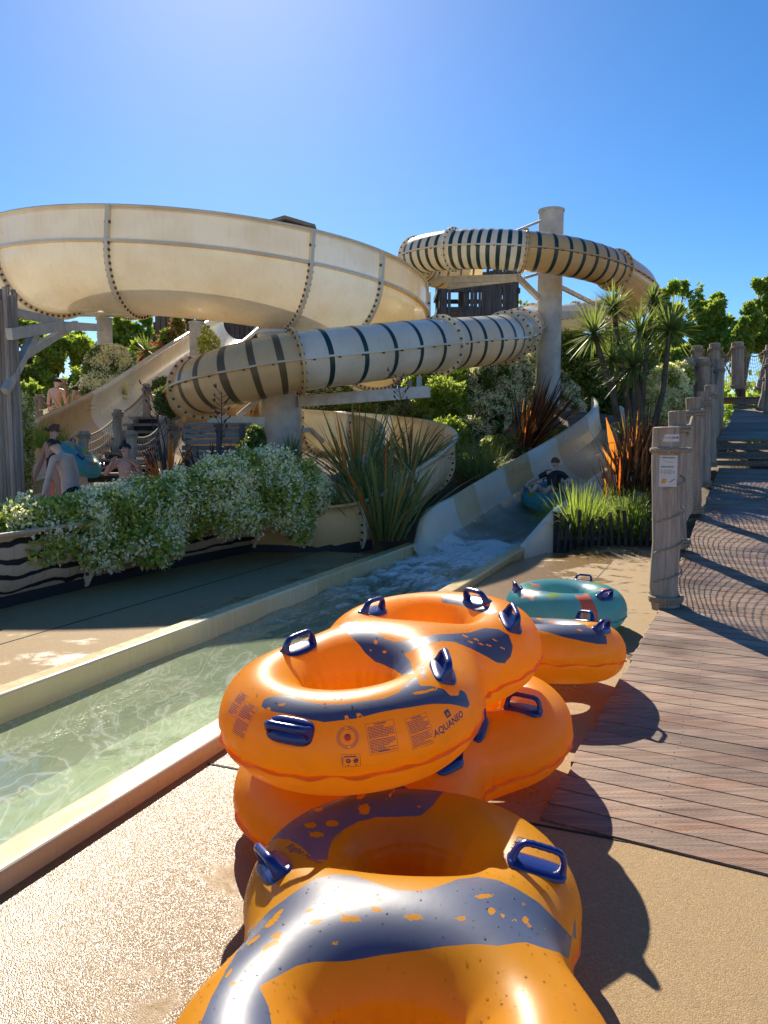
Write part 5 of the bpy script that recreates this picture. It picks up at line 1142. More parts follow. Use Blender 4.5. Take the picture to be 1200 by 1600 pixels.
# timber-clad mast at the left edge with its bracket
tm = W(4, 600, 11.8)
mast = thing('clad_mast', 'thick mast clad in weathered split poles at the left edge, holding steel brackets', 'mast', (tm.x, tm.y, 0))
mb = MB()
for k in range(26):
    a = 2 * math.pi * k / 26; rr = .21 + random.uniform(-.012, .02); zt = CAMZ + ray(6, 452)[2] / ray(6, 452)[1] * 11.8 + random.uniform(-.25, .1)
    x, y = tm.x + rr * math.cos(a), tm.y + rr * math.sin(a)
    mb.tube([(x, y, -.1), (x + random.uniform(-.02, .02), y, zt * .5), (x, y, zt)], random.uniform(.026, .04), 7)
mb.tube([(tm.x, tm.y, 0), (tm.x, tm.y, zt - .2)], .22, 16); mb.build('split_poles', M['post'], mast)
mb = MB(); mb.beam(W(14, 522, 11.6), W(96, 509, 13.4), .1, .17); mb.beam(W(96, 509, 13.4), W(158, 512, 16.6), .12, .15); mb.beam(W(20, 487, 12), W(96, 505, 13.6), .1, .12)
mb.beam(W(8, 612, 11.5), W(55, 522, 12.5), .1, .12); mb.beam(W(30, 560, 12.2), W(118, 506, 15.5), .1, .12); mb.beam(W(70, 512, 13), W(70, 498, 14), .08, .08)
mb.build('bracket', M['steel'], mast)

# ------------------------------------------------------------------ timber towers behind
def tower(name, label, x0, x1, y0, y1, Y, depth, solid=(), roof=False):
    a, b_ = W(x0, y1, Y), W(x1, y0, Y); z0, z1 = -.2, b_.z
    root = thing(name, label, 'tower', ((a.x + b_.x) / 2, Y, 0))
    fr = MB(); wd = b_.x - a.x
    for x in np.linspace(a.x, b_.x, 4):
        for y in (Y, Y + depth): fr.box((x, y, z1 / 2), (.28, .28, z1))
    for k in range(3):
        z = a.z + (z1 - a.z) * (k + .2) / 3
        for y in (Y - .16, Y + depth + .16): fr.box(((a.x + b_.x) / 2, y, z), (wd + .3, .1, .24))
        for x in (a.x - .2, b_.x + .2): fr.box((x, Y + depth / 2, z + .02), (.1, depth, .24))
    fr.beam((a.x, Y - .25, a.z), (b_.x, Y - .25, z1 * .95), .08, .16); fr.beam((b_.x, Y + depth + .3, a.z), (a.x, Y + depth + .3, z1 * .9), .08, .16)
    fr.build('frame', M['greywood_z'], root)
    fl = MB(); fl.box(((a.x + b_.x) / 2, Y + depth / 2, a.z + (z1 - a.z) * .35), (wd, depth, .12)); fl.build('platform', M['greywood'], root)
    fl = MB(); fl.box(((a.x + b_.x) / 2, Y + depth / 2, z1 + .06), (wd + .5, depth + .5, .12)); fl.build('platform', M['greywood'], root)
    for (s0, s1, t0, t1) in solid:
        c = MB(); xx = a.x + wd * s0
        while xx < a.x + wd * s1:
            ww = random.uniform(.12, .2); h0 = a.z + (z1 - a.z) * t0 - random.uniform(0, .2); h1 = a.z + (z1 - a.z) * t1 + random.uniform(-.15, .3)
            c.box((xx, Y - .3 + random.uniform(-.04, .02), (h0 + h1) / 2), (ww, .06, h1 - h0)); xx += ww + .02
        c.build('cladding', M['greywood_z'], root)
    if roof:
        c = MB(); xm = (a.x + b_.x) / 2; zr = z1 + roof
        V = [(a.x - .5, Y - .6, z1), (a.x - .5, Y + depth + .6, z1), (xm, Y - .6, zr), (xm, Y + depth + .6, zr), (b_.x + .5, Y - .6, z1), (b_.x + .5, Y + depth + .6, z1)]
        c.add(V + [(v[0], v[1], v[2] - .15) for v in V], [(0, 1, 3, 2), (2, 3, 5, 4), (6, 8, 9, 7), (8, 10, 11, 9), (0, 2, 8, 6), (2, 4, 10, 8), (0, 6, 7, 1), (4, 5, 11, 10)])
        c.build('roof', M['greywood'], root)
    return root
tower('timber_tower', 'open timber tower of dark weathered beams behind the high tube loop', 690, 806, 430, 520, 41, 3, solid=[(.70, 1.0, -.6, 1.3), (.0, .12, 0, 1), (.40, .52, .0, 1), (.12, .72, .74, 1.02), (.25, .72, -.1, .36), (.55, .72, .3, .8)])
tower('timber_tower', 'dark plank clad tower base showing between the big flume and the ringed tube', 352, 404, 480, 560, 30, 3, solid=[(0, 1, .1, 1)])
tower('roofed_tower', 'timber tower whose ragged plank roof peeks over the top of the big flume', 418, 478, 356, 470, 38, 3.5, solid=[(0, 1, .2, 1)], roof=.42)
tower('timber_tower', 'slim weathered tower behind the red flowers left of the straight chute', 252, 276, 492, 560, 27, 1.2, solid=[(0, 1, -.4, 1)])
# ------------------------------------------------------------------ posts, ropes and nets
def post_mesh(mb, base, top, r, seed=0, n=14):
    rr = random.Random(seed); base = Vector(base); top = Vector(top); V = []; K = 8
    ph = [rr.uniform(0, 6.28) for _ in range(4)]
    ax = (top - base).normalized(); a = ax.cross(Vector((0, 1, 0))).normalized(); b_ = ax.cross(a)
    off = [Vector((rr.uniform(-.012, .012), rr.uniform(-.012, .012), 0)) for _ in range(K + 1)]
    for k in range(K + 1):
        f = k / K; c = base.lerp(top, f) + off[k]
        for j in range(n):
            th = 2 * math.pi * j / n
            R_ = r * (1 + .05 * math.sin(2 * th + ph[0] + f * 2) + .035 * math.sin(3 * th + ph[1]) + .02 * math.sin(7 * th + ph[2])) * (1 - .06 * f)
            V.append(c + a * (math.cos(th) * R_) + b_ * (math.sin(th) * R_))
    F = [(k * n + j, k * n + (j + 1) % n, (k + 1) * n + (j + 1) % n, (k + 1) * n + j) for k in range(K) for j in range(n)]
    mb.add(V, F, 0, True)
    # chamfered head
    c = top + ax * .008; tv = [c + (V[K * n + j] - top) * .86 for j in range(n)]
    mb.add(V[K * n:] + tv, [(j, (j + 1) % n, n + (j + 1) % n, n + j) for j in range(n)] + [tuple(n + j for j in range(n))], 0)
def coil(c, r, turns, rad, dz, ph=0, n=26):
    return [Vector((c[0] + r * math.cos(2 * math.pi * i / n + ph), c[1] + r * math.sin(2 * math.pi * i / n + ph), c[2] + dz * i / n)) for i in range(int(turns * n) + 1)]
def fence(name, label, cat, posts, r, net_h=1.15, cell=.085, rope_r=.022, sag=.16, group=None, wrap=True, skip=(), netr=.0055, first=True, parent_post=None, lo=.06):
    """posts: list of (base, height or top vector)"""
    b0 = Vector(posts[0][0]); root = thing(name, label, cat, b0, group)
    P = [(Vector(b), Vector(t)) for b, t in posts]
    for i, (b, t) in enumerate(P):
        if i == 0 and not first: continue
        mb = MB(); post_mesh(mb, b, t, r, seed=int(b.x * 977 + b.y * 131)); o = mb.build('post', M['post'], root)
        if wrap:
            w_ = MB(); h = b.lerp(t, .84); w_.tube(coil(h, r * 1.12, 2.2, 0, rope_r * 1.9), rope_r, 6)
            o2 = w_.build('rope_lashing', M['rope'], None); o2.parent = o; o2.location = (0, 0, 0)
            w_ = MB(); w_.tube(coil(b + Vector((0, 0, .02)), r * 1.12, 2.5, 0, rope_r * 1.6), rope_r * .8, 6)
            o2 = w_.build('rope_lashing', M['rope'], None); o2.parent = o; o2.location = (0, 0, 0)
    for i in range(len(P) - 1):
        if i in skip: continue
        (b1, t1), (b2, t2) = P[i], P[i + 1]
        A, B = b1.lerp(t1, .86), b2.lerp(t2, .86); L = (B - A).length
        d = (B - A).normalized(); a0 = A + d * r * 1.1; b0_ = B - d * r * 1.1
        def top(f): return a0.lerp(b0_, f) - Vector((0, 0, sag * 4 * f * (1 - f)))
        def bot(f): return (b1 + d * r).lerp(b2 - d * r, f) + Vector((0, 0, lo + .02 * math.sin(f * 9)))
        mb = MB(); mb.tube([top(k / 14) for k in range(15)], rope_r, 8); mb.build('top_rope', M['rope'], root)
        if net_h <= 0: continue
        nb = MB(); nx = max(3, int(L / cell)); hh = (top(.5) - bot(.5)).length; nz = max(3, int(hh / cell))
        side = Vector((-d.y, d.x, 0)).normalized()
        def q(f, g):
            # slack mesh: rows droop and the sheet billows
            p = bot(f).lerp(top(f), g); s = math.sin(math.pi * f)
            return p + side * (.05 * s * math.sin(g * 3 + i)) - Vector((0, 0, .10 * s * (1 - g) * (0.3 + g)))
        for ix in range(nx + 1):
            pts = [q(ix / nx + .004 * math.sin(k * 2.3 + ix), k / nz) for k in range(nz + 1)]
            nb.tube(pts, netr, 3, cap=False, smooth=False)
        for iz in range(nz + 1):
            nb.tube([q(k / nx, iz / nz + .004 * math.sin(k * 1.7 + iz)) for k in range(nx + 1)], netr, 3, cap=False, smooth=False)
        nb.build('net', M['net'], root)
    return root
def post_px(px, ytop, ybot, Y, dx=0):
    b = W(px, ybot, Y); t = W(px + dx, ytop, Y); return (b, t)
zup = Vector((0, 0, 1))
P1b = W(1040, 943, 6.86); P1t = W(1040, 668, 6.86)
right_posts = [(P1b, P1t), post_px(1060, 643, 856, 8.75), post_px(1084, 622, 802, 10.6), post_px(1099, 612, 761, 12.7), post_px(1110, 602, 730, 14.8), post_px(1124, 562, 690, 18.2)]
fence('rope_fence', 'rope and net fence on grey posts climbing beside the boardwalk', 'fence', right_posts, .105, cell=.062, sag=.14, first=False, netr=.0048)
fence('rope_fence', 'row of crowded grey posts with knotted rope above the cream flowering bush', 'fence', [post_px(1074, 559, 648, 17.0), post_px(1085, 560, 640, 17.6), post_px(1099, 560, 640, 17.2), post_px(1115, 561, 640, 19.5)], .13, cell=.12, sag=.1)
fence('rope_fence', 'rope and net fence along the top platform in front of the far trees', 'fence', [post_px(1089, 541, 600, 27), post_px(1117, 537, 607, 26.6), post_px(1153, 535, 607, 26.2), post_px(1192, 540, 610, 25.8, 14), post_px(1240, 540, 620, 25)], .2, cell=.11, sag=.2, netr=.008)
fence('rope_fence', 'leaning grey posts at the right edge beside the upper steps', 'fence', [post_px(1190, 585, 642, 21.5, 12), post_px(1203, 560, 648, 19.5)], .12, net_h=0)
# the sign post
sp_ = thing('sign_post', 'thick weathered post wound with thin rope, bearing two white notice plates at the boardwalk edge', 'sign post', P1b)
mb = MB(); post_mesh(mb, P1b - zup * .05, P1t, .118, seed=3, n=24); mb.build('post', M['post'], sp_)
mb = MB(); H1 = P1t.z - P1b.z
for k in range(3): mb.tube(coil(P1b + zup * (.015 + .022 * k), .135 + .008 * math.sin(k), 1.1, 0, .02, k), .014, 6)
mb.tube(coil(P1b + zup * .10, .126, 4.3, 0, .27, 1.0), .0085, 6); mb.build('wound_rope', M['rope'], sp_)
mb = MB()
for k in range(3):
    c = P1b + zup * (H1 - .20 - .0) ; n = 40
    mb.tube([Vector((c.x + (.158 + .012 * math.cos(14 * t + k * 2.094)) * math.cos(t), c.y + (.158 + .012 * math.cos(14 * t + k * 2.094)) * math.sin(t), c.z + .013 * math.sin(14 * t + k * 2.094))) for t in [2 * math.pi * i / 160 for i in range(160)]], .0125, 6, closed=True)
mb.build('rope_ring', M['rope'], sp_)
def curved_plate(name, z0, z1, w_, parent):
    """notice plate bent a little round the post, facing the camera side"""
    V = []; n = 8; fc = math.atan2(-P1b.y, -P1b.x - 1.2); R_ = .136
    for i in range(n + 1):
        a = fc - w_ / 2 / R_ + w_ / R_ * i / n
        for (rr, z) in ((R_, z0), (R_, z1), (R_ + .004, z1), (R_ + .004, z0)): V.append((P1b.x + rr * math.cos(a), P1b.y + rr * math.sin(a), z))
    F = [(i * 4 + q, i * 4 + (q + 1) % 4, (i + 1) * 4 + (q + 1) % 4, (i + 1) * 4 + q) for i in range(n) for q in range(4)] + [(0, 3, 2, 1), (n * 4, n * 4 + 1, n * 4 + 2, n * 4 + 3)]
    mb = MB(); mb.add(V, F); return mb.build(name, M['plate'], parent)
M['plate'] = plain('white_notice_plate', (.62, .61, .58), .45)
M['p_black'] = plain('black_print', (.02, .02, .02), .5); M['p_red'] = plain('red_print', (.45, .03, .03), .5)
M['p_green'] = plain('green_print', (.01, .14, .08), .5); M['p_orange'] = plain('orange_print', (.7, .32, .03), .5)
def on_plate(mb, V, F, m, z, x=0, rr=.1412):
    fc = math.atan2(-P1b.y, -P1b.x - 1.2); out = []
    for v in V:
        a = fc + (v[0] + x) / .140; out.append((P1b.x + rr * math.cos(a), P1b.y + rr * math.sin(a), z + v[1]))
    mb.add(out, F, m)
zt = P1t.z
pl = curved_plate('height_plate', zt - .125, zt - .06, .17, sp_)
mb = MB(); on_plate(mb, *rect(-.075, -.002, .005, .002, 4), 1, zt - .092); on_plate(mb, *rect(-.08, -.004, -.074, .004), 0, zt - .092); on_plate(mb, *rect(-.005, -.003, .008, .003), 0, zt - .092)
V, F = text_mesh('1,20 M', .026, .0006); on_plate(mb, V, F, 0, zt - .091, .045)
o = mb.build('lettering', [M['p_black'], M['p_red']]); o.parent = pl
zb = zt - .245; pl = curved_plate('rules_plate', zb - .275, zb, .155, sp_)
mb = MB(); V, F = text_mesh('RIVER GLIDER', .0155, .0005); on_plate(mb, V, F, 0, zb - .02)
o = mb.build('title_lettering', [M['p_black'], M['p_red'], M['p_green'], M['p_orange']]); o.parent = pl; mb = MB()
on_plate(mb, [(-.05, .0, 0), (-.01, -.022, 0), (-.01, -.0245, 0), (-.05, -.0025, 0)], [(0, 1, 2, 3)], 0, zb - .035); on_plate(mb, *rect(-.01, -.0245, .045, -.022, 3), 0, zb - .035)
o = mb.build('slope_symbol', [M['p_black'], M['p_red'], M['p_green'], M['p_orange']]); o.parent = pl; mb = MB()
on_plate(mb, *rect(-.05, -.004, .045, .004, 5), 2, zb - .1)
for x in (-.056, -.05, .041): on_plate(mb, *rect(x, -.004, x + .008, .004), 0, zb - .1)
o = mb.build('green_bar', [M['p_black'], M['p_red'], M['p_green'], M['p_orange']]); o.parent = pl; mb = MB()
for k in range(4):
    x = -.052 + .034 * k
    if k in (1, 2):
        for (a, b_, c, d) in ((0, 0, .027, .0015), (0, .035, .027, .0365), (0, 0, .0015, .036), (.0255, 0, .027, .036)): on_plate(mb, *rect(x - .013 + a, b_ - .018, x - .013 + c, d - .018), 0, zb - .145)
    for q in range(5):
        a = q * 1.3 + k; on_plate(mb, *rect(x + .006 * math.cos(a) - .004, .01 * math.sin(a) - .0015, x + .006 * math.cos(a) + .004, .01 * math.sin(a) + .0015), 0, zb - .145)
o = mb.build('pictograms', [M['p_black'], M['p_red'], M['p_green'], M['p_orange']]); o.parent = pl; mb = MB()
disc = [(.022 * math.cos(t * .45), .022 * math.sin(t * .45), 0) for t in range(14)]
on_plate(mb, disc, [tuple(range(14))], 3, zb - .225, -.03); on_plate(mb, [(-.02, -.016, 0), (.022, .022, 0), (.024, .019, 0), (-.017, -.018, 0)], [(0, 1, 2, 3)], 0, zb - .225, -.03, .1418)
o = mb.build('round_symbol', [M['p_black'], M['p_red'], M['p_green'], M['p_orange']]); o.parent = pl; mb = MB()
for q in range(5): on_plate(mb, *rect(-.02 + q * .009, -.01 + q * .006, -.008 + q * .009, -.005 + q * .006), 0, zb - .225, .035)
for x in (-.066, .058): on_plate(mb, [(.005 * math.cos(t), .005 * math.sin(t), 0) for t in range(6)], [tuple(range(6))], 0, zb - .02, x)
o = mb.build('lettering', [M['p_black'], M['p_red'], M['p_green'], M['p_orange']]); o.parent = pl

# ------------------------------------------------------------------ steps and upper landing on the right
def steps():
    root = thing('timber_steps', 'dark timber steps and upper landing at the top of the boardwalk', 'steps', W(1160, 730, 15))
    A = E0 + ED * 13.25; zb = zdeck(E0 + ED * 13.2); px = BD
    g = ED
    def board(s, z, depth, thick, w0=-.15, w1=6.5, name='tread', mat='greywood'):
        mb = MB(); a = A + g * s + px * w0 + Vector((0, 0, z)); b_ = a + px * (w1 - w0)
        d = g * depth
        mb.add([a, b_, b_ + d, a + d, a - zup * thick, b_ - zup * thick, b_ + d - zup * thick, a + d - zup * thick], [(0, 1, 2, 3), (7, 6, 5, 4), (0, 4, 5, 1), (1, 5, 6, 2), (2, 6, 7, 3), (3, 7, 4, 0)])
        return mb.build(name, M[mat], root, bevel=.004)
    for k in range(3):
        z = zb + .17 * (k + 1); z0 = z - .035
        board(.32 * k, z, .36, .035); board(.32 * k + .02, z0 - .035, .03, .10, name='riser')
    dk = MB(); z1 = zb + .51
    for k in range(40):
        s0 = .96 + k * .2; s1 = s0 + .19
        z0_, z1_ = z1 + .115 * (s0 - .96), z1 + .115 * (s1 - .96)
        a = A + g * s0 + px * -.1; b_ = a + px * 7; c = A + g * s1 + px * 6.9; d = A + g * s1 + px * -.1
        vs = [a + zup * z0_, b_ + zup * z0_, c + zup * z1_, d + zup * z1_]; dk.add(vs + [v - zup * .04 for v in vs], [(0, 1, 2, 3), (0, 4, 5, 1), (1, 5, 6, 2), (3, 7, 4, 0)])
    dk.build('landing', M['greywood'], root)
    s = 9.0; z = z1 + .115 * 8.0
    for k in range(2):
        board(s + .35 * k, z + .19 * (k + 1), .4, .04, w1=3.2); board(s + .35 * k + .02, z + .19 * (k + 1) - .075, .03, .1, w1=3.2, name='riser')
    board(s + .75, z + .40, 3.6, .05, -1.8, 6, 'platform')
steps()
# ------------------------------------------------------------------ palisade planter
pal = thing('palisade', 'low black palisade of split stakes holding back grass beside the arrival chute', 'fence', W(940, 850, 11.3))
for k in range(15):
    f = k / 14; b_ = G(870, 845).lerp(G(1016, 851), f); b_.y = G(900, 848).y + .0
    x = W(872 + 146 * f, 848, 11.4).x; y = 11.4 - .1 * f
    mb = MB(); ln = random.uniform(-.05, .05); h = .52 + random.uniform(-.06, .08)
    mb.tube([(x, y, -.05), (x + ln * .5, y, h * .5), (x + ln, y + .01, h)], [.034, .03, .028], 7); mb.build('stake', M['stake'] if 'stake' in M else M.setdefault('stake', plain('black_stained_stake', (.045, .04, .038), .8, var=.5, bmp=.6, bscale=30)), pal)
mb = MB(); mb.box((W(944, 848, 11.46).x, 11.48, .05), (1.5, .08, .14)); mb.box((W(868, 800, 11.5).x, 11.5, .25), (.07, .1, .62)); mb.build('kerb_board', M['stake'], pal)
# ------------------------------------------------------------------ fences, steps and screen on the left
fence('rope_fence', 'rope and net fence up the left side of the wooden steps', 'fence', [post_px(131, 674, 742, 12.8), post_px(184, 640, 705, 14.6), post_px(229, 600, 668, 17.2)], .085, cell=.11, sag=.06, rope_r=.018)
fence('rope_fence', 'rope and net fence with deep sagging rope on the right of the wooden steps', 'fence', [post_px(205, 673, 745, 12.6), post_px(256, 650, 720, 14.2), post_px(292, 622, 690, 15.6)], .085, cell=.10, sag=.12, rope_r=.018)
fence('rope_fence', 'distant net fence with looping ropes below the trees at far left', 'fence', [post_px(28, 610, 680, 17.5), post_px(61, 617, 672, 18.2), post_px(98, 592, 668, 19.8), post_px(137, 556, 640, 21.5)], .10, cell=.12, sag=.3, rope_r=.02)
sw = thing('wooden_steps', 'narrow flight of dark wooden steps between net fences on the left', 'steps', W(185, 745, 13))
for k in range(9):
    f = k / 8; c = W(183 + 62 * f, 741 - 88 * f, 13.0 + 3.4 * f)
    mb = MB(); mb.beam(c + Vector((-.55, 0, 0)), c + Vector((.5, 0, 0)), .32, .05); mb.build('tread', M['greywood'], sw)
    mb = MB(); mb.beam(c + Vector((-.55, .14, -.08)), c + Vector((.5, .14, -.08)), .03, .13); mb.build('riser', M['stake'], sw)
sc = thing('slatted_screen', 'weathered horizontal slat screen under the ringed tube by the thick pylon', 'screen', W(340, 735, 14.0))
mb = MB()
for k in range(9):
    y = 664 + k * 9; a = W(288 + random.uniform(-4, 3), y, 14.0); b_ = W(392 + random.uniform(-10, 4), y - 1 + random.uniform(-2, 2), 14.2)
    mb.beam(a, b_, .03, .085)
mb.build('slats', M['greywood'], sc)
for x in (294, 342, 378):
    mb = MB(); mb.beam(W(x, 752, 14.08), W(x, 662, 14.08), .08, .08); mb.build('upright', M['greywood_z'], sc)
# pale path behind the hedge
mb = MB()
Vp = [G(-120, 800, .006), G(-120, 762, .006), G(40, 752, .006), G(300, 752, .006), G(420, 770, .006), G(200, 800, .006)]
mb.add(Vp, [tuple(range(6))]); M['paving'] = plain('pale_bleached_paving', (.55, .50, .42), .8, var=.15, vscale=3, bmp=.3, bscale=40)
o = mb.build('path', M['paving']); tag(o, kind='structure')
# ------------------------------------------------------------------ planting
def rot_basis(D):
    """unit sideways vectors for directions D (n,3)"""
    up = np.tile(np.array([0, 0, 1.0]), (len(D), 1)); up[np.abs(D[:, 2]) > .95] = [1, 0, 0]
    s = np.cross(D, up); s /= np.linalg.norm(s, axis=1)[:, None] + 1e-9; return s
def leaf_quads(C, D, L, Wd, roll=None):
    n = len(C); D = D / (np.linalg.norm(D, axis=1)[:, None] + 1e-9); s = rot_basis(D); t = np.cross(D, s)
    a = rng.uniform(0, 2 * np.pi, n) if roll is None else roll
    w_ = s * np.cos(a)[:, None] + t * np.sin(a)[:, None]
    L = np.broadcast_to(L, n)[:, None]; Wd = np.broadcast_to(Wd, n)[:, None]
    V = np.stack([C, C + D * L * .45 + w_ * Wd * .5, C + D * L, C + D * L * .45 - w_ * Wd * .5], 1).reshape(-1, 3)
    return V, np.arange(4 * n, dtype=np.int32).reshape(-1, 4)
def unit(n):
    v = rng.normal(size=(n, 3)); return v / np.linalg.norm(v, axis=1)[:, None]
def blob_points(blobs, n, shell=(.72, 1.06), lump=.18, freq=4, cull=True):
    """points spread over a union of lumpy ellipsoids"""
    blobs = [(np.array(c, float), np.array(r, float)) for c, r in blobs]
    area = np.array([(r[0] * r[1] + r[0] * r[2] + r[1] * r[2]) for c, r in blobs]); area /= area.sum()
    P = []; Nn = []
    for i, (c, r) in enumerate(blobs):
        k = max(4, int(n * area[i])); u = unit(k)
        l = 1 + lump * (fbm((u[:, 0] + c[0]) * freq + 3, (u[:, 1] + u[:, 2] * 1.7 + c[1]) * freq, 3, i) * 2 - 1) * 2
        f = rng.uniform(shell[0], shell[1], k) ** .6
        p = c + u * r * (f * l)[:, None]
        ok = np.ones(k, bool)
        if cull:
            for j, (c2, r2) in enumerate(blobs):
                if j != i: ok &= (((p - c2) / (r2 * .72)) ** 2).sum(1) > 1
        nn = u / r; nn /= np.linalg.norm(nn, axis=1)[:, None]
        P.append(p[ok]); Nn.append(nn[ok])
    return np.concatenate(P), np.concatenate(Nn)
def bpx(px, py, Y, rx, ry, dep=None):
    c = W(px, py, Y); k = Y / 1200; return ((c.x, c.y, c.z), (rx * k, dep if dep else rx * k * .9, ry * k))
def bush(name, label, cat, blobs, n, leaf, mat, flowers=0, fsize=.03, group=None, base=None, trunk=None, inner=.35, droop=.2, zmin=.02, fmat='flower', lump=.18, freq=4, thin=1.0, hang=0):
    cs = np.array([b_[0] for b_ in blobs]); base = base or (float(cs[:, 0].mean()), float(cs[:, 1].mean()), 0)
    root = thing(name, label, cat, base, group)
    P, N = blob_points(blobs, n, (.70, 1.08), lump, freq)
    P2, N2 = blob_points(blobs, int(n * inner), (.2, .75), lump, freq, cull=False)
    P = np.concatenate([P, P2]); N = np.concatenate([N, N2])
    if thin < 1:   # gaps between clumps
        k_ = 1.6 / max(leaf * 4, .5); g = fbm(P[:, 0] * k_ + P[:, 1] * .7, P[:, 2] * k_ * 1.2 + P[:, 1] * .5, 4, 31); ok = g > (.66 - thin * .3); P, N = P[ok], N[ok]
    ok = P[:, 2] > zmin; P, N = P[ok], N[ok]
    D = N * .6 + unit(len(P)) * .9; D[:, 2] -= droop
    sz = leaf * rng.uniform(.6, 1.3, len(P)); V, F = leaf_quads(P, D, sz, sz * .55)
    o = mobj('foliage', V, F, [M[mat]], root)
    if flowers:
        Pf, Nf = blob_points(blobs, flowers, (1.0, 1.12), lump, freq)
        ok = Pf[:, 2] > zmin; Pf, Nf = Pf[ok], Nf[ok]
        cl = fbm(Pf[:, 0] * 3.1 + Pf[:, 1] * 2, Pf[:, 2] * 3.6, 2, 77); keep = cl > rng.uniform(.22, .62, len(Pf)); Pf, Nf = Pf[keep], Nf[keep]
        k = 5; C = np.repeat(Pf, k, 0) + rng.normal(size=(len(Pf) * k, 3)) * fsize * .55; Nn = np.repeat(Nf, k, 0)
        D = Nn * .35 + unit(len(C)); sz = fsize * rng.uniform(.6, 1.1, len(C)); V, F = leaf_quads(C, D, sz, sz * .62)
        mobj('blossom', V, F, [M[fmat]], root)
    if trunk:
        mb = MB(); c = Vector(cs.mean(0)); b0 = Vector((base[0], base[1], -.1)); r0 = trunk
        mb.tube([b0, b0.lerp(c, .5) + Vector((.1, 0, 0)), c], [r0, r0 * .8, r0 * .5], 10)
        for (bc, br) in blobs[::max(1, len(blobs) // 12)]:
            st_ = b0.lerp(c, random.uniform(.35, .8)); bc = Vector(bc); mb.tube([st_, st_.lerp(bc, .5) + Vector((0, 0, .15)), bc], [r0 * .45, r0 * .3, r0 * .1], 7)
        mb.build('trunk', M['bark'], root)
    return root
# front jasmine hedge over the low flume
hb = [(-60, 850, 7.6, 60, 34), (-20, 835, 7.8, 58, 36), (18, 826, 7.9, 55, 40), (60, 820, 8.1, 58, 42), (118, 818, 8.5, 60, 46), (175, 812, 8.8, 62, 54), (165, 852, 8.5, 48, 34), (232, 800, 9.2, 60, 54), (240, 845, 8.9, 45, 36), (290, 788, 9.6, 58, 52),
      (340, 772, 9.9, 55, 56), (385, 757, 10.3, 50, 50), (372, 800, 9.9, 48, 34), (425, 745, 10.7, 48, 44), (440, 782, 10.4, 42, 44), (468, 762, 11.0, 38, 46), (470, 812, 10.6, 22, 34), (495, 775, 11.3, 22, 34), (75, 850, 8.0, 45, 24)]
bush('jasmine_hedge', 'long hedge of white flowering jasmine spilling over the dark streaked wall', 'hedge', [bpx(*h, .55) for h in hb], 52000, .062, 'leaf_jas', 26000, .048, lump=.16, freq=5, inner=.5)
bush('jasmine_bush', 'tall clipped column of white jasmine at left between the chute and the net fence', 'bush', [bpx(158, 586, 19.8, 26, 40), bpx(184, 584, 20, 22, 38), bpx(150, 612, 19.5, 20, 28), bpx(174, 606, 19.5, 22, 30), bpx(170, 560, 20, 28, 18)], 14000, .09, 'leaf_dark', 22000, .06, lump=.08)
bush('jasmine_bush', 'thin strip of pale blossom climbing beside the clad mast', 'bush', [bpx(38, 690, 12.6, 12, 55), bpx(36, 745, 12.4, 12, 30), bpx(42, 640, 12.9, 8, 22)], 4500, .06, 'leaf_jas', 2200, .035)
bush('jasmine_bush', 'small pale blossom tuft above the ringed tube near the straight chute', 'bush', [bpx(326, 540, 18.5, 14, 18), bpx(322, 522, 18.6, 6, 10)], 1500, .09, 'leaf_jas', 1600, .05)
bush('jasmine_bush', 'flowering bush glimpsed behind the ringed tube, left of the dark post', 'bush', [bpx(515, 620, 21, 40, 24), bpx(480, 610, 21, 30, 24)], 5000, .11, 'leaf_dark', 3000, .06)
bush('jasmine_bush', 'big rounded white jasmine bush below the right end of the ringed tube', 'bush', [bpx(775, 610, 23.5, 42, 52), bpx(745, 630, 23.2, 28, 55), bpx(765, 665, 22.6, 38, 44), bpx(800, 590, 24, 30, 40), bpx(738, 685, 21, 22, 30)], 17000, .13, 'leaf_dark', 24000, .075, lump=.12)
bush('jasmine_bush', 'domed white jasmine bush just right of the bronze flax, under the tall pylon', 'bush', [bpx(862, 620, 25, 36, 40), bpx(880, 648, 24.4, 30, 34), bpx(835, 600, 25.6, 26, 46), bpx(850, 656, 24.0, 30, 28), bpx(815, 575, 26, 20, 30)], 13000, .14, 'leaf_dark', 18000, .08, lump=.12)
bush('jasmine_bush', 'sunlit cream flowering bush behind the palm, below the crowded posts', 'bush', [bpx(1040, 605, 16.2, 28, 32), bpx(1055, 635, 16, 24, 30), bpx(1022, 640, 15.8, 18, 30), bpx(1062, 590, 16.5, 18, 20)], 9000, .10, 'leaf_jas', 16000, .055, lump=.1)
# plain shrubs
bush('shrub', 'mid green bushy shrub left of the big rounded jasmine', 'shrub', [bpx(690, 640, 22.5, 42, 48), bpx(665, 600, 23.5, 34, 30), bpx(700, 690, 20.6, 34, 36), bpx(720, 600, 23.5, 30, 30)], 15000, .11, 'leaf_mid', 900, .05, inner=.6, lump=.2)
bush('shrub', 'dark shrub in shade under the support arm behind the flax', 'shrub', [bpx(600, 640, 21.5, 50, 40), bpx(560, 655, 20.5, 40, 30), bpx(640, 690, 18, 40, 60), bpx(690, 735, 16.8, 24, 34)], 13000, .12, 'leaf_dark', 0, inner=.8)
bush('shrub', 'very dark dense shrub behind the arrival chute top and palm', 'shrub', [bpx(915, 600, 27, 48, 60), bpx(890, 560, 28, 40, 40), bpx(945, 630, 26, 36, 46), bpx(985, 600, 26, 40, 60), bpx(1012, 680, 19, 24, 46), bpx(960, 560, 27, 40, 50)], 24000, .16, 'leaf_dark', 0, inner=.8)
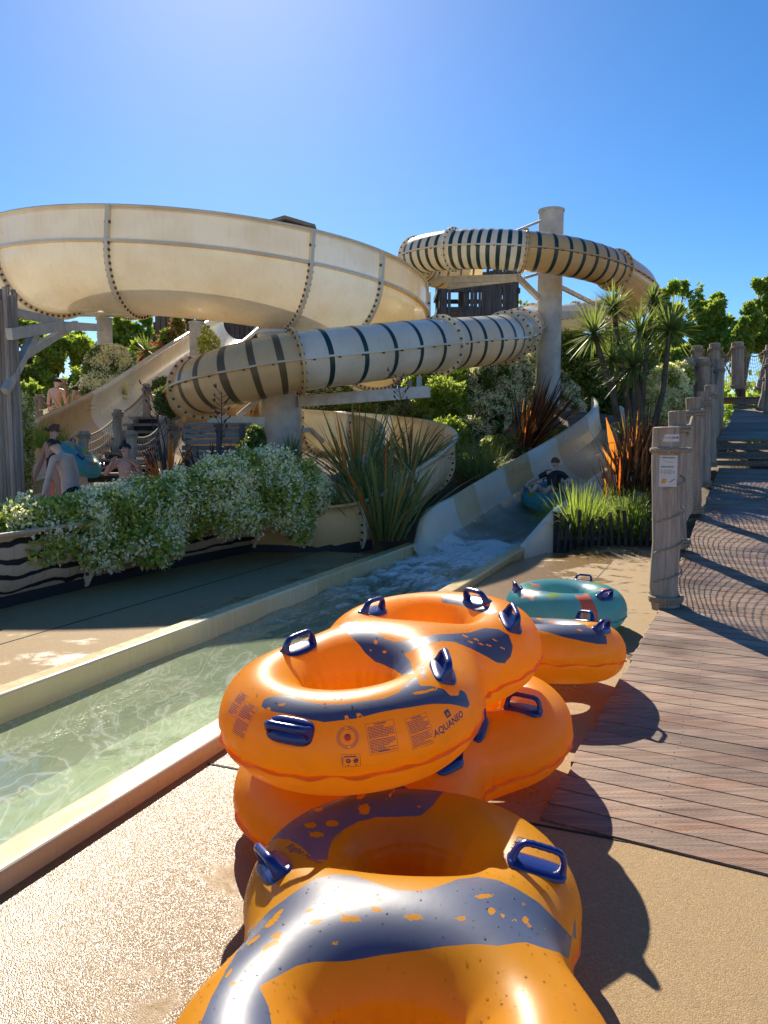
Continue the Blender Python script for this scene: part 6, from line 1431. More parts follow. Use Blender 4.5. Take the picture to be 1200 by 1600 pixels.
bush('shrub', 'dark twiggy shrub under the lower end of the ringed tube', 'shrub', [bpx(264, 628, 15.2, 22, 24), bpx(252, 606, 16.5, 12, 14)], 4000, .07, 'leaf_dark', 0)
bush('shrub', 'dark green conical shrub beside the slatted screen', 'shrub', [bpx(395, 715, 13.6, 24, 34), bpx(400, 690, 13.8, 14, 24)], 5000, .07, 'leaf_dark', 0, inner=.8)
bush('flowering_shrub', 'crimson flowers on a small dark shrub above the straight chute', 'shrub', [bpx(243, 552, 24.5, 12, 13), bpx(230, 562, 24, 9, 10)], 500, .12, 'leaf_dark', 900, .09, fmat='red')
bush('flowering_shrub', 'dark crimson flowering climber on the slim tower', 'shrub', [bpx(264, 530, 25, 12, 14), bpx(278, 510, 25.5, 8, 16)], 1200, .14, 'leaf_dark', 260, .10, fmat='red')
# trees
def tree(label, blobs, n, leaf, mat, Y, group='trees beyond the slides', tr=.16, thin=.62):
    cs = np.array([b_[0] for b_ in blobs]); x = float(cs[:, 0].mean()); q = random.Random(int(abs(x) * 100)); sub_ = []
    for (c, r) in blobs:      # each bough breaks into tufts
        for _ in range(15):
            u = Vector((q.gauss(0, 1), q.gauss(0, 1), q.gauss(0, 1))).normalized() * q.uniform(.35, 1.12); k = q.uniform(.15, .33)
            sub_.append(((c[0] + u.x * r[0], c[1] + u.y * r[1], c[2] + u.z * r[2]), (r[0] * k, r[1] * k, r[2] * k * 1.05)))
    blobs = sub_
    return bush('broadleaf_tree', label, 'tree', blobs, int(n * 1.7), leaf, mat, group=group, base=(x, float(cs[:, 1].mean()), 0), trunk=tr, thin=min(.95, thin + .14), lump=.4, freq=3, droop=.1, inner=.25)
tree('sunlit green tree with open top just right of the high tube loop', [bpx(1048, 470, 38, 24, 28), bpx(1075, 470, 38, 16, 22), bpx(1040, 510, 38, 32, 28), bpx(1020, 545, 38, 30, 30), bpx(1062, 452, 38.5, 10, 12), bpx(1045, 560, 37, 30, 34)], 20000, .22, 'leaf_mid', 38, thin=.68)
tree('rounded tree in the middle of the gap behind the top platform', [bpx(1110, 498, 36, 26, 30), bpx(1098, 530, 36, 34, 26), bpx(1122, 472, 36, 10, 14), bpx(1130, 540, 36, 26, 30), bpx(1075, 560, 35, 30, 30)], 18000, .21, 'leaf_mid', 36, thin=.66)
tree('yellowish green tree at the right edge behind the net', [bpx(1160, 515, 34, 26, 26), bpx(1150, 545, 34, 28, 24), bpx(1175, 500, 34, 18, 24)], 15000, .19, 'leaf_mid', 34, thin=.7)
tree('tall tree cut by the right edge of the picture', [bpx(1196, 480, 35, 16, 34), bpx(1190, 520, 35, 22, 34), bpx(1215, 460, 35, 18, 30), bpx(1210, 540, 35, 26, 40), bpx(1188, 448, 35, 7, 12)], 18000, .2, 'leaf_mid', 35, thin=.72)
tree('bright green tree filling the gap left of the jasmine column', [bpx(105, 560, 27, 44, 36), bpx(70, 600, 26, 44, 40), bpx(50, 560, 28, 40, 40), bpx(110, 620, 25, 34, 34), bpx(60, 520, 29, 40, 30), bpx(120, 535, 28, 34, 24), bpx(40, 640, 24, 30, 34)], 26000, .17, 'leaf_mid', 27, tr=.2, thin=.78)
tree('yellow green tree behind the slim pylon and spiky palm', [bpx(200, 520, 30, 36, 24), bpx(225, 540, 30, 30, 26), bpx(180, 545, 29, 30, 30), bpx(215, 575, 27, 30, 30)], 13000, .19, 'leaf_mid', 30, thin=.74)
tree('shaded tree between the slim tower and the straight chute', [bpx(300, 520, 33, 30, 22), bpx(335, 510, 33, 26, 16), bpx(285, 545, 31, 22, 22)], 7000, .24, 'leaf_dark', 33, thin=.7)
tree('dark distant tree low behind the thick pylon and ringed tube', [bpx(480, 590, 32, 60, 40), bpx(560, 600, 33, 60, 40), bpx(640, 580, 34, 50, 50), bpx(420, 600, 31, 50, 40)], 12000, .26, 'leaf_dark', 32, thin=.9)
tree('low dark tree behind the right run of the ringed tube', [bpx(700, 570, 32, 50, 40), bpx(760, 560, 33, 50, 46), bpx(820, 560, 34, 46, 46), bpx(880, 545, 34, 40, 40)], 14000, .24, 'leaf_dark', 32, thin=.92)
tree('feathery small tree top beside the timber tower', [bpx(815, 478, 44, 9, 13), bpx(822, 495, 44, 14, 16)], 2200, .25, 'leaf_mid', 44, thin=.7)
tree('dark tree at far left behind the clad mast', [bpx(-10, 480, 26, 50, 60), bpx(20, 450, 26, 20, 24), bpx(-30, 560, 25, 60, 60)], 12000, .18, 'leaf_dark', 26, thin=.85)
# far belt of woodland so the horizon is never bare
def belt():
    Ps = []; Ns = []
    for k in range(70):
        a = R(-50 + 100 * k / 69); d = 62 + 6 * math.sin(k * 2.1)
        c = (d * math.sin(a), d * math.cos(a), 2.2 + .9 * math.sin(k * 1.3)); p, n_ = blob_points([(c, (3.4, 3, 3.4 + .8 * math.sin(k * 3.1)))], 900, lump=.25); Ps.append(p); Ns.append(n_)
    P = np.concatenate(Ps); N = np.concatenate(Ns); V, F = leaf_quads(P, N + unit(len(P)), .55, .4)
    o = mobj('woodland', V, F, [M['leaf_mid']]); tag(o, 'distant belt of mixed green trees along the horizon', 'woodland', kind='stuff')
belt()
# strap-leaved plants
def blades(parent, base, n, Lr, wd, mats, frac, spread=(.1, 1.1), lean=(0, 0), name='leaves', bend=.55, seed=0, rad=.12, segs=7, stiff=0):
    r = random.Random(seed); mb = MB(); base = Vector(base)
    for k in range(n):
        az = r.uniform(0, 2 * math.pi); th = r.uniform(*spread); L = r.uniform(*Lr); w_ = wd * r.uniform(.7, 1.2)
        h = Vector((math.cos(az), math.sin(az), 0)); p = base + h * (rad * r.random()); d = (h * math.sin(th) + zup * math.cos(th) + Vector((lean[0], lean[1], 0))).normalized()
        V = []; s = zup.cross(h).normalized() if abs(d.z) < .999 else Vector((1, 0, 0)); kink = r.random() < .12
        roll = r.uniform(-.7, .7); s = (Matrix.Rotation(roll, 3, d) @ s)
        for i in range(segs + 1):
            f = i / segs; ww = w_ * (.45 + .9 * f if f < .35 else .77 * (1 - ((f - .35) / .65) ** 2.2)) ; ww = max(ww, .0015)
            nrm = d.cross(s).normalized(); V += [p + s * ww * .5 - nrm * ww * .12, p, p - s * ww * .5 - nrm * ww * .12]
            p = p + d * (L / segs); g = bend * (f ** 1.6) * (.4 + th) * (1.0 / segs) * 3
            if kink and i == segs - 3: g += 1.0
            d = (d - zup * g * (1 - stiff)).normalized(); s = (s - d * s.dot(d)).normalized()
        F = []
        for i in range(segs): b_ = i * 3; F += [(b_, b_ + 1, b_ + 4, b_ + 3), (b_ + 1, b_ + 2, b_ + 5, b_ + 4)]
        mb.add(V, F, 1 if r.random() < frac else 0, True)
    return mb.build(name, [M[m] for m in mats], parent)
def flax(label, px, py, Y, n, Lr, wd, mats=('flax', 'flax_or'), frac=.12, z=None, name='flax_plant', cat='plant', group=None, **k):
    b_ = W(px, py, Y); root = thing(name, label, cat, b_, group); blades(root, b_, n, Lr, wd, mats, frac, seed=int(px), **k); return root
flax('big dark green flax with long sword leaves at the bend of the shaded path', 600, 842, 11.7, 190, (.9, 1.8), .052, frac=.06, rad=.35, spread=(.05, .85))
flax('second clump of green flax with orange edged leaves overlapping the cream bend', 560, 760, 12.8, 120, (.8, 1.6), .05, frac=.20, rad=.3, spread=(.15, 1.1))
flax('arching dark flax above the cream bend, right of the orange edged clump', 640, 735, 13.6, 70, (.8, 1.4), .05, frac=.08, rad=.25, spread=(.3, 1.2), bend=.9)
flax('bronze flax with glowing orange tips between the two rounded jasmine bushes', 822, 698, 17.6, 110, (1.0, 2.0), .06, ('flax_bz', 'flax_or'), .20, spread=(.05, .75), lean=(.28, -.1), rad=.25, bend=.1)
flax('bronze flax by the chute with one broad bright orange leaf', 985, 742, 12.6, 130, (.5, 1.1), .045, ('flax_bz', 'flax_or'), .025, spread=(.05, .8), rad=.3, bend=.2)
flax('tall dark bronze flax standing in shade left of the sign post', 1005, 740, 12.9, 60, (.8, 1.3), .045, ('flax_bz', 'flax_or'), .03, spread=(.02, .45), rad=.25, bend=.1)
flax('dark upright flax hiding the outside of the arrival chute', 1003, 768, 12.1, 80, (.5, .95), .05, ('flax_bz', 'flax_or'), .03, spread=(.02, .5), rad=.4, bend=.1)
flax('low dark flax between the palisade grass and the orange spear', 968, 775, 12.0, 60, (.35, .75), .045, ('flax_bz', 'flax_or'), .04, spread=(.02, .6), rad=.3, bend=.1)
def broad():
    b_ = W(968, 745, 12.4); o = thing('flax_leaf_clump', 'single broad vivid orange flax spear rising beside the chute rim', 'plant', b_)
    mb = MB()
    for (tx, ty, w_) in ((947, 652, .11), (941, 700, .07), (975, 690, .05)):
        tip = W(tx, ty, 12.3); V = []
        for i in range(9):
            f = i / 8; p = Vector(b_).lerp(tip, f); ww = w_ * (.35 + 1.4 * f if f < .45 else 1.05 * (1 - ((f - .45) / .55) ** 1.6)) + .003; V += [p - Vector((ww * .5, 0, 0)), p + Vector((0, .02, 0)), p + Vector((ww * .5, 0, 0))]
        mb.add(V, [f for i in range(8) for f in ((i * 3, i * 3 + 1, i * 3 + 4, i * 3 + 3), (i * 3 + 1, i * 3 + 2, i * 3 + 5, i * 3 + 4))], 0, True)
    mb.build('leaves', M['flax_or'], o)
broad()
flax('brown flax with orange leaf tips behind the hedge near the boy', 262, 756, 11.6, 55, (.5, .95), .05, ('flax_bz', 'flax_or'), .34, spread=(.2, 1.2), rad=.2)
flax('upright blackish flax in front of the slatted screen', 325, 762, 11.8, 45, (.4, .85), .055, ('flax_bz', 'flax_or'), .05, spread=(.05, .7), rad=.4, bend=.1)
flax('small yellow variegated spiky plant beside the straight chute', 108, 648, 17.6, 40, (.35, .75), .05, ('grass', 'flax_or'), .3, spread=(.3, 1.3))
flax('grey green spiky yucca ball at the foot of the thick pylon', 455, 722, 12.2, 190, (.38, .52), .016, ('palm', 'palm'), 0, spread=(.05, 1.5), name='yucca', bend=.05, segs=4, rad=.04)
# flower stalks
for (x0, y0, x1, y1, Y, lab) in ((343, 752, 346, 612, 11.9, 'bare dark flax flower stalk rising in front of the ringed tube'), (270, 752, 232, 602, 12.1, 'leaning dark flax flower stalk with seed heads near the net fence'), (640, 700, 618, 585, 13.2, 'thin brown flower stalk in front of the support arm')):
    a, b_ = W(x0, y0, Y), W(x1, y1, Y); o = thing('flower_stalk', lab, 'plant', a); mb = MB(); mb.tube([a, a.lerp(b_, .5) + Vector((.02, 0, 0)), b_], [.012, .009, .005], 6)
    for k in range(16):
        f = .45 + .55 * k / 16; p = a.lerp(b_, f); s = (-1) ** k; q = p + Vector((s * random.uniform(.05, .14), random.uniform(-.05, .05), random.uniform(.06, .12)))
        mb.tube([p, q], [.005, .004], 5)
        for e in range(3): mb.tube([q, q + Vector((s * random.uniform(0, .04), random.uniform(-.03, .03), random.uniform(.03, .07)))], [.012, .006], 5)
    mb.build('stem', M.setdefault('stalk', plain('dark_seed_stalk', (.06, .035, .035), .8)), o)
# grasses
def grass(label, px, py, Y, n, Lr, rad, mats=('grass', 'grass'), name='grass_clump'):
    b_ = W(px, py, Y); root = thing(name, label, 'plant', b_); blades(root, b_, n, Lr, .014, mats, .2, spread=(.05, 1.1), rad=rad, segs=5, bend=1.0, seed=int(px)); return root
grass('sunlit clump of reedy grass at the edge of the chute bank', 748, 752, 14.6, 900, (.45, .95), .42, ('flax', 'grass'))
grass('bright grass filling the palisade planter, left part', 905, 835, 11.9, 1000, (.45, .9), .38)
grass('bright grass filling the palisade planter, by the sign post', 985, 838, 11.9, 1100, (.45, .9), .42)
grass('bright green grass tuft beside the straight chute near the mast', 72, 700, 15.0, 700, (.3, .6), .4)
grass('low sunlit weeds trailing over the flume wall by the flax', 520, 800, 11.3, 200, (.2, .4), .2, ('flax', 'grass'))
# cabbage palms
def rosette(parent, c, rad, n, seed, down=.0):
    r = random.Random(seed); mb = MB(); c = Vector(c)
    for k in range(n):
        z = r.uniform(-.75, 1.0); az = r.uniform(0, 6.283); q = math.sqrt(max(0, 1 - z * z)); d = Vector((q * math.cos(az), q * math.sin(az), z)); L = rad * r.uniform(.75, 1.08); s = d.cross(zup).normalized(); p = c.copy(); V = []; w_ = .032 * r.uniform(.8, 1.2)
        for i in range(6):
            f = i / 5; ww = w_ * (1.0 if f < .5 else (1 - ((f - .5) / .5) ** 1.5)) + .001; V += [p - s * ww * .5, p + s * ww * .5]; p = p + d * (L / 5); d = (d - zup * .10 * f).normalized()
        mb.add(V, [(i * 2, i * 2 + 1, i * 2 + 3, i * 2 + 2) for i in range(5)], 0, True)
    return mb.build('leaf_head', M['palm'], parent)
bp = W(995, 745, 15.0); palm = thing('cabbage_palm', 'multi headed cabbage palm with spiky rosettes above the bronze flax', 'palm tree', bp)
heads = [(928, 520, 15.2, .78), (990, 572, 14.6, .82), (1047, 515, 15.4, .80), (958, 480, 15.8, .60), (1000, 520, 15.8, .72), (955, 560, 15.6, .6), (1020, 470, 16.2, .4)]
mb = MB()
for i, (x, y, Y, r_) in enumerate(heads):
    c = W(x, y, Y); rosette(palm, c, r_, 150, i); mid = Vector(bp).lerp(c, .55) + Vector((.15 * math.sin(i), 0, 0)); mb.tube([Vector(bp) - zup * .3, mid, c], [.075, .06, .045], 9)
mb.build('trunk', M['bark'], palm)
bp2 = W(1000, 745, 14.0); 
flax('low spiky palm tuft at the foot of the palm stems', 985, 690, 14.2, 90, (.35, .6), .03, ('palm', 'palm'), 0, spread=(.1, 1.6), name='palm_tuft', bend=.3)
bp = W(228, 590, 23); pm = thing('cabbage_palm', 'small bright spiky palm above the straight chute on the left', 'palm tree', bp); c = W(228, 548, 23); rosette(pm, c, .62, 110, 44); rosette(pm, W(218, 585, 23), .5, 60, 45)
mb = MB(); mb.tube([bp - zup * .5, c], [.09, .07], 8); mb.build('trunk', M['bark'], pm)
for px, py, Y, lab in ((700, 735, 16.8, 'low leafy ground shrub on the bank left of the reedy grass'), (795, 700, 19.0, 'low leafy shrub at the foot of the big jasmine'), (850, 690, 19.5, 'low leafy shrub beside the bronze flax above the chute')):
    bush('shrub', lab, 'shrub', [bpx(px, py, Y, 26, 16), bpx(px + 22, py - 6, Y + .4, 22, 16), bpx(px - 20, py - 4, Y + .3, 20, 14)], 4200, .09, 'leaf_dark', 500, .05, zmin=-.2)
# spray thrown up where the chute meets the channel
mb = MB(); q = random.Random(9)
for k in range(900):
    u = q.gauss(10.9, .45); v = q.uniform(VL + .1, VR - .25); z = WZ + abs(q.gauss(.05, .10)); s = q.uniform(.003, .010); p = UV(u, v, z)
    mb.add([p + Vector(d) * s for d in ((1, 0, 0), (-1, 0, 0), (0, 1, 0), (0, -1, 0), (0, 0, 1), (0, 0, -1))], [(0, 2, 4), (2, 1, 4), (1, 3, 4), (3, 0, 4), (2, 0, 5), (1, 2, 5), (3, 1, 5), (0, 3, 5)], 0, True)
o = mb.build('spray', plain('white_spray', (.9, .9, .88), .3)); tag(o, 'white spray drops thrown up at the foot of the chute', 'spray', kind='stuff')
# pebbles and twigs on the bank
mb = MB()
for k in range(260):
    x, y = random.uniform(.8, 5.5), random.uniform(12.5, 17.5); z = H(x, y)
    if abs(x - ((y - 12) * .72 + 1.75)) < 1.3: continue; s = random.uniform(.015, .05)
    mb.tube([(x - s, y, z), (x, y, z + s * .5), (x + s, y, z)], [s * .3, s * .7, s * .3], 6)
o = mb.build('pebbles', M['soil']); tag(o, 'scattered stones on the planted bank beside the chute', 'pebbles', kind='stuff')
# ------------------------------------------------------------------ people
def skin_mesh(V, E, Rr, levels=2):
    me = bpy.data.meshes.new('s'); me.from_pydata([tuple(v) for v in V], E, []); me.update()
    o = bpy.data.objects.new('s', me); COL.objects.link(o)
    o.modifiers.new('sk', 'SKIN'); 
    for i, r in enumerate(Rr):
        me.skin_vertices[0].data[i].radius = (r, r) if not hasattr(r, '__len__') else r
    me.skin_vertices[0].data[0].use_root = True
    s = o.modifiers.new('ss', 'SUBSURF'); s.levels = levels; s.render_levels = levels
    dg = bpy.context.evaluated_depsgraph_get(); m2 = bpy.data.meshes.new_from_object(o.evaluated_get(dg))
    bpy.data.objects.remove(o); bpy.data.meshes.remove(me)
    m2.polygons.foreach_set('use_smooth', np.ones(len(m2.polygons), dtype=bool)); return m2
def person(label, J, s, skin, hair, base, clothes=(), hairmat='hair', face=None, sleeves=None, group=None, fingers=True, woman=False):
    """J: joint name -> world point; s: body scale"""
    V = []; Rr = []; idx = {}; E = []
    def v(n, p, r): idx[n] = len(V); V.append(Vector(p) - Vector(base)); Rr.append(tuple(x * s for x in r) if hasattr(r, '__len__') else r * s)
    def e(a, b_): E.append((idx[a], idx[b_]))
    J = {k: Vector(p) for k, p in J.items()}
    tw = .93 if woman else 1
    v('pelvis', J['pelvis'], (.145, .115)); v('waist', J['pelvis'].lerp(J['chest'], .45), (.125 * tw, .10)); e('pelvis', 'waist')
    v('chest', J['chest'], (.155 * tw, .115)); e('waist', 'chest'); v('collar', J['chest'].lerp(J['neck'], .62), (.105, .085)); e('chest', 'collar')
    v('neck', J['neck'], .052); e('collar', 'neck'); hd = J['head']
    v('jaw', J['neck'].lerp(hd, .5), .062); e('neck', 'jaw'); v('head', hd, (.082, .09)); e('jaw', 'head'); up = (hd - J['neck']).normalized(); v('crown', hd + up * .075 * s, .06); e('head', 'crown')
    for q in 'LR':
        v('sh' + q, J['sh' + q], .062); e('collar', 'sh' + q); v('ua' + q, J['sh' + q].lerp(J['el' + q], .5), .048 * tw); e('sh' + q, 'ua' + q)
        v('el' + q, J['el' + q], .040 * tw); e('ua' + q, 'el' + q); v('fa' + q, J['el' + q].lerp(J['wr' + q], .4), .040 * tw); e('el' + q, 'fa' + q); v('wr' + q, J['wr' + q], .027); e('fa' + q, 'wr' + q)
        d = (J['wr' + q] - J['el' + q]).normalized(); d = J['hd' + q].normalized() if 'hd' + q in J else d
        sd_ = d.cross(Vector((0, 0, 1))); sd_ = sd_.normalized() if sd_.length > .1 else Vector((1, 0, 0)); pl_ = d.cross(sd_)
        v('palm' + q, J['wr' + q] + d * .055 * s, (.034, .02)); e('wr' + q, 'palm' + q)
        if fingers:
            for k in range(4):
                o0 = J['wr' + q] + d * .085 * s + sd_ * ((k - 1.5) * .018 * s); L = (.062, .072, .067, .052)[k] * s
                v(f'f{q}{k}a', o0, .0095); e('palm' + q, f'f{q}{k}a'); v(f'f{q}{k}b', o0 + d * L * .5 + pl_ * .006 * s, .0085); e(f'f{q}{k}a', f'f{q}{k}b'); v(f'f{q}{k}c', o0 + d * L * .92 + pl_ * .022 * s, .007); e(f'f{q}{k}b', f'f{q}{k}c')
            t0 = J['wr' + q] + d * .045 * s + sd_ * .032 * s; v(f't{q}a', t0, .011); e('palm' + q, f't{q}a'); v(f't{q}b', t0 + d * .04 * s + sd_ * .016 * s, .009); e(f't{q}a', f't{q}b')
        v('hip' + q, J['hip' + q], .085); e('pelvis', 'hip' + q); v('th' + q, J['hip' + q].lerp(J['kn' + q], .5), .072); e('hip' + q, 'th' + q)
        v('kn' + q, J['kn' + q], .052); e('th' + q, 'kn' + q); v('ca' + q, J['kn' + q].lerp(J['an' + q], .35), .052); e('kn' + q, 'ca' + q); v('an' + q, J['an' + q], .036); e('ca' + q, 'an' + q)
        v('toe' + q, J['toe' + q], (.036, .02)); e('an' + q, 'toe' + q)
    me = skin_mesh(V, E, Rr); me.materials.append(M[skin])
    root = bpy.data.objects.new('person', me); COL.objects.link(root); root.location = base; tag(root, label, 'person', group)
    def part(name, segs, mat, levels=2):
        VV = []; RR = []; EE = []; ix = {}
        for (a, pa, ra) in segs[0]: ix[a] = len(VV); VV.append(Vector(pa) - Vector(base)); RR.append(tuple(x * s for x in ra) if hasattr(ra, '__len__') else ra * s)
        for a, b_ in segs[1]: EE.append((ix[a], ix[b_]))
        m = skin_mesh(VV, EE, RR, levels); m.materials.append(M[mat]); o = bpy.data.objects.new(name, m); COL.objects.link(o); o.parent = root; return o
    fwd = J['face'].normalized(); side = up.cross(fwd).normalized()
    # face: nose, eyes, mouth, ears
    mb = MB(); c = hd - Vector(base)
    for q in (-1, 1):
        mb.tube([c + side * (.078 * s * q) - up * .004, c + side * (.092 * s * q) + up * .012 * s], [.018 * s, .012 * s], 8)
    mb.tube([c + fwd * .078 * s + up * .012 * s, c + fwd * .098 * s - up * .022 * s], [.009 * s, .014 * s], 8); f = mb.build('ears_and_nose', M[skin]); f.parent = root
    mb = MB()
    for q in (-1, 1): mb.tube([c + fwd * .078 * s + side * (.030 * s * q) + up * .012 * s, c + fwd * .086 * s + side * (.030 * s * q) + up * .012 * s], [.010 * s, .008 * s], 8)
    mb.tube([c + fwd * .076 * s + side * (.022 * s) - up * .048 * s, c + fwd * .083 * s - up * .052 * s, c + fwd * .076 * s - side * (.022 * s) - up * .048 * s], [.004 * s, .007 * s, .004 * s], 6)
    f = mb.build('features', M['feature']); f.parent = root
    # hair: lumpy cap
    Vh = []; Fh = []; nu, nv = 22, 12; r_ = random.Random(5)
    for i in range(nv + 1):
        ph = i / nv * R(hair)
        for j in range(nu):
            th = 2 * math.pi * j / nu; d = up * math.cos(ph) + (fwd * math.cos(th) + side * math.sin(th)) * math.sin(ph)
            fr = max(0, d.dot(fwd)); cut = .0 if fr < .5 else min(1, (fr - .5) * 3) * (1 if ph > R(48) else 0)
            rad = (.099 + .012 * math.sin(th * 5 + i) * math.sin(ph * 4) + r_.uniform(-.004, .006)) * s
            Vh.append(c + up * .022 * s + d * (rad * (1 - .28 * cut)) - up * 0)
    for i in range(nv):
        for j in range(nu): Fh.append((i * nu + j, (i + 1) * nu + j, (i + 1) * nu + (j + 1) % nu, i * nu + (j + 1) % nu))
    mb = MB(); mb.add(Vh, Fh, 0, True); h = mb.build('hair', M[hairmat]); h.parent = root
    if woman:
        b2 = MB(); b2.tube([c - fwd * .10 * s + up * .02 * s, c - fwd * .135 * s + up * .03 * s, c - fwd * .15 * s], [.02 * s, .04 * s, .025 * s], 10); b2 = b2.build('hair_bun', M[hairmat]); b2.parent = h
    if 'shorts' in clothes:
        P = [('p', J['pelvis'], (.158, .13)), ('w', J['pelvis'].lerp(J['chest'], .20), (.142, .12))]; Ed = [('p', 'w')]
        for q in 'LR': P += [('h' + q, J['hip' + q], .104), ('k' + q, J['hip' + q].lerp(J['kn' + q], .68), .092)]; Ed += [('p', 'h' + q), ('h' + q, 'k' + q)]
        part('shorts', (P, Ed), clothes['shorts'])
    if 'top' in clothes:
        P = [('p', J['pelvis'].lerp(J['chest'], -.05), (.155, .125)), ('c', J['chest'], (.172, .132)), ('o', J['chest'].lerp(J['neck'], .62), (.12, .10)), ('w', J['pelvis'].lerp(J['chest'], .45), (.14, .115))]; Ed = [('p', 'w'), ('w', 'c'), ('c', 'o')]
        for q in 'LR': P += [('s' + q, J['sh' + q], .074), ('e' + q, J['sh' + q].lerp(J['el' + q], .8), .058)]; Ed += [('o', 's' + q), ('s' + q, 'e' + q)]
        part('rash_top', (P, Ed), clothes['top'])
    if 'suit' in clothes:
        P = [('p', J['pelvis'] - Vector((0, 0, .04 * s)), (.152, .122)), ('w', J['pelvis'].lerp(J['chest'], .45), (.122, .106)), ('c', J['chest'] - Vector((0, 0, .03 * s)), (.150, .120))]; Ed = [('p', 'w'), ('w', 'c')]
        for q in 'LR': P += [('s' + q, J['chest'].lerp(J['sh' + q], .62) + Vector((0, 0, .05 * s)), (.03, .085))]; Ed += [('c', 's' + q)]
        part('swimsuit', (P, Ed), clothes['suit'])
    return root
M['feature'] = plain('dark_facial_feature', (.09, .03, .025), .5)
def floral():
    m, t, b = nmat('black_white_floral_cloth'); n = nd(t, 'ShaderNodeTexVoronoi', i_Scale=22.0); t.links.new(coords(t), n.inputs[0])
    k = ramp(t, [(0, (.6, .6, .58)), (.36, (.5, .5, .5)), (.42, (.015, .015, .02)), (1, (.01, .01, .015))], n.outputs['Distance']); t.links.new(k, b.inputs['Base Color']); b.inputs['Roughness'].default_value = .8; return m
M['floral'] = floral(); M['darkblue'] = plain('dark_blue_cloth', (.01, .02, .07), .7)
def standing(bx, by, bz, Hh, face, lean=(0, 0), armL=None, armR=None, stride=.1):
    """joint set of a standing figure; face = facing azimuth (degrees from +Y toward +X)"""
    s = Hh / 1.75; a = R(face); f = Vector((math.sin(a), math.cos(a), 0)); r = Vector((math.cos(a), -math.sin(a), 0)); o = Vector((bx, by, bz)); ln = Vector((lean[0], lean[1], 0))
    J = {'pelvis': o + zup * .95 * s, 'chest': o + zup * 1.27 * s + ln * .5, 'neck': o + zup * 1.49 * s + ln * .9, 'head': o + zup * 1.625 * s + ln * 1.15 + f * .03, 'face': f - zup * .1}
    for q, sg in (('L', -1), ('R', 1)):
        J['sh' + q] = o + zup * 1.42 * s + r * (sg * .185 * s) + ln * .8; J['el' + q] = J['sh' + q] + r * (sg * .05 * s) - zup * .29 * s - f * .02; J['wr' + q] = J['el' + q] - zup * .25 * s + f * .06 * s
        J['hip' + q] = o + zup * .90 * s + r * (sg * .095 * s); J['kn' + q] = o + zup * .49 * s + r * (sg * .10 * s) + f * (stride * .5 * sg); J['an' + q] = o + zup * .07 * s + r * (sg * .10 * s) + f * (stride * sg - .03); J['toe' + q] = J['an' + q] + f * .17 * s - zup * .05 * s
    for q, arm in (('L', armL), ('R', armR)):
        if arm: J['el' + q] = J['sh' + q] + Vector(arm[0]) * s; J['wr' + q] = J['el' + q] + Vector(arm[1]) * s
    return J, s, o
c = W(112, 790, 10.8)
J, s, o = standing(c.x, 10.8, 0, 1.70, -75, lean=(-.12, -.02), armL=((-.06, -.08, -.29), (-.05, -.06, -.25)), armR=((.08, .0, -.28), (-.02, -.06, -.25)), stride=.12)
J['head'] += Vector((-.03, 0, -.05)); J['face'] = Vector((-1, -.35, -.45)); J['neck'] += Vector((-.02, 0, -.02))
person('bare chested man in floral swim shorts looking down, beside the left mast', J, s, 'skin', 95, o, {'shorts': 'floral'})
c = W(86, 760, 12.3)
J, s, o = standing(c.x, 12.3, .16, 1.72, 35, armL=((-.10, .0, -.28), (-.06, -.08, -.22)), armR=((.18, -.06, -.22), (.22, -.05, .02)))
J['face'] = Vector((.8, .3, -.1))
person('woman in black swimsuit seen from behind carrying a turquoise ring', J, s, 'skin2', 110, o, {'suit': 'blackcloth'}, hairmat='hair_b', woman=True)
hn = Vector((.66, .02, .75)).normalized()
hr = tq_ring('turquoise ring held at the hip by the woman in a black swimsuit', frame((.7, .2, -.7), hn), W(125, 718, 12.1), 21, (R(20), R(150), R(-90))); hr.scale = (.74, .74, .74)
c = W(199, 780, 12.0)
J, s, o = standing(c.x, 12.0, 0, 1.58, 190, armL=((.10, -.02, -.27), (.02, -.05, -.24)), armR=((-.18, -.08, -.22), (.16, -.08, .22)))
J['face'] = Vector((-.1, -1, .45)); J['head'] += Vector((0, .03, .0))
person('bare chested boy raising one hand to his face in front of the wooden steps', J, s, 'skin2', 85, o, {'shorts': 'blackcloth'})
c = W(88, 640, 19.2); z0 = CAMZ + ray(88, 590)[2] / ray(88, 590)[1] * 19.2 - 1.72
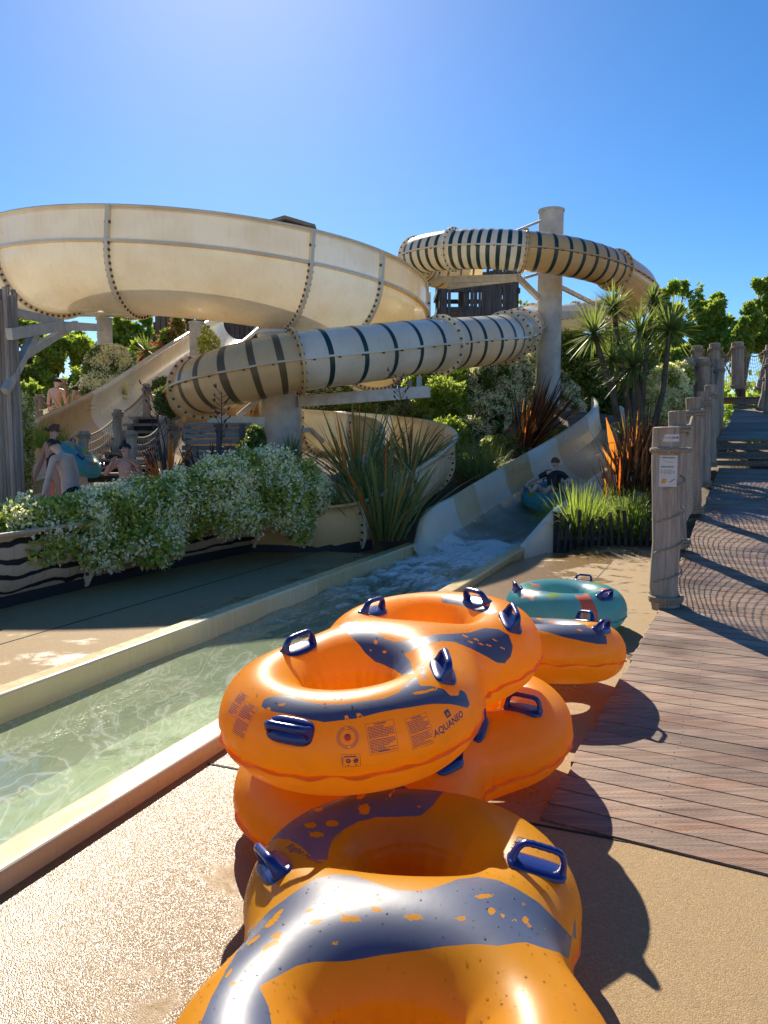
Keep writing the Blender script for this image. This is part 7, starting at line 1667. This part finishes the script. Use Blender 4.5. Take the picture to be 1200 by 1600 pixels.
J, s, o = standing(c.x, 19.2, z0, 1.72, 10, lean=(.03, 0)); person('person in blue shorts with bare back walking up beyond the net fence', J, s, 'skin', 95, o, {'shorts': 'darkblue'}, fingers=False)
c = W(117, 640, 18.9); z0 = CAMZ + ray(117, 603)[2] / ray(117, 603)[1] * 18.9 - 1.35
J, s, o = standing(c.x, 18.9, z0, 1.35, 0); person('child with dark hair half hidden by the net fence beyond the steps', J, s, 'skin2', 110, o, {'shorts': 'blackcloth'}, fingers=False)
# rider coming down the chute
def rider():
    best = min(np.linspace(2, 7, 200), key=lambda u: abs(((LRp.at(u)[0] + RRp.at(u)[0]) / 2).y - 13.75))
    l, tl = LRp.at(best); r, tr = RRp.at(best); mid = l.lerp(r, .50); t = -((tl + tr).normalized()); dep = .22 + .52
    fz = Vector((mid.x, mid.y, mid.z - dep)); sidev = (r - l); sidev.z *= .3; sidev.normalize(); x = t; z = x.cross(sidev).normalized()
    if z.z < 0: z = -z
    Mx = frame(x, z); loc = fz + z * .20 + Vector((-.06, 0, .03))
    ring = tq_ring('turquoise and green ring carrying a boy down the arrival chute', Mx, loc, 31, (R(-60), R(60), R(150), R(-150)))
    def L(a, b_, c_): return loc + Mx @ Vector((a, b_, c_))
    s = .80; flip = -1 if (Mx @ Vector((0, 1, 0))).x > 0 else 1
    J = {'pelvis': L(-.04, 0, .02), 'chest': L(-.20, 0, .26), 'neck': L(-.27, 0, .42), 'head': L(-.27, 0, .55), 'face': (Mx @ Vector((1, 0, 0)) + Vector((-.1, -.6, .1)))}
    for q, sg in (('L', 1), ('R', -1)):
        J['sh' + q] = L(-.23, .15 * sg, .36); J['el' + q] = L(-.12, .33 * sg, .27); J['wr' + q] = L(.08, .38 * sg, .25); J['hip' + q] = L(.02, .08 * sg, .0); J['kn' + q] = L(.24, .13 * sg, .26); J['an' + q] = L(.50, .12 * sg, .21); J['toe' + q] = L(.55, .14 * sg, .33)
        J['hd' + q] = (Mx @ Vector((1, 0, -.5)))
    person('smiling boy in a black top riding a ring down the chute', J, s, 'skin', 100, loc, {'top': 'blackcloth', 'shorts': 'blackcloth'}, hairmat='hair_b')
rider()
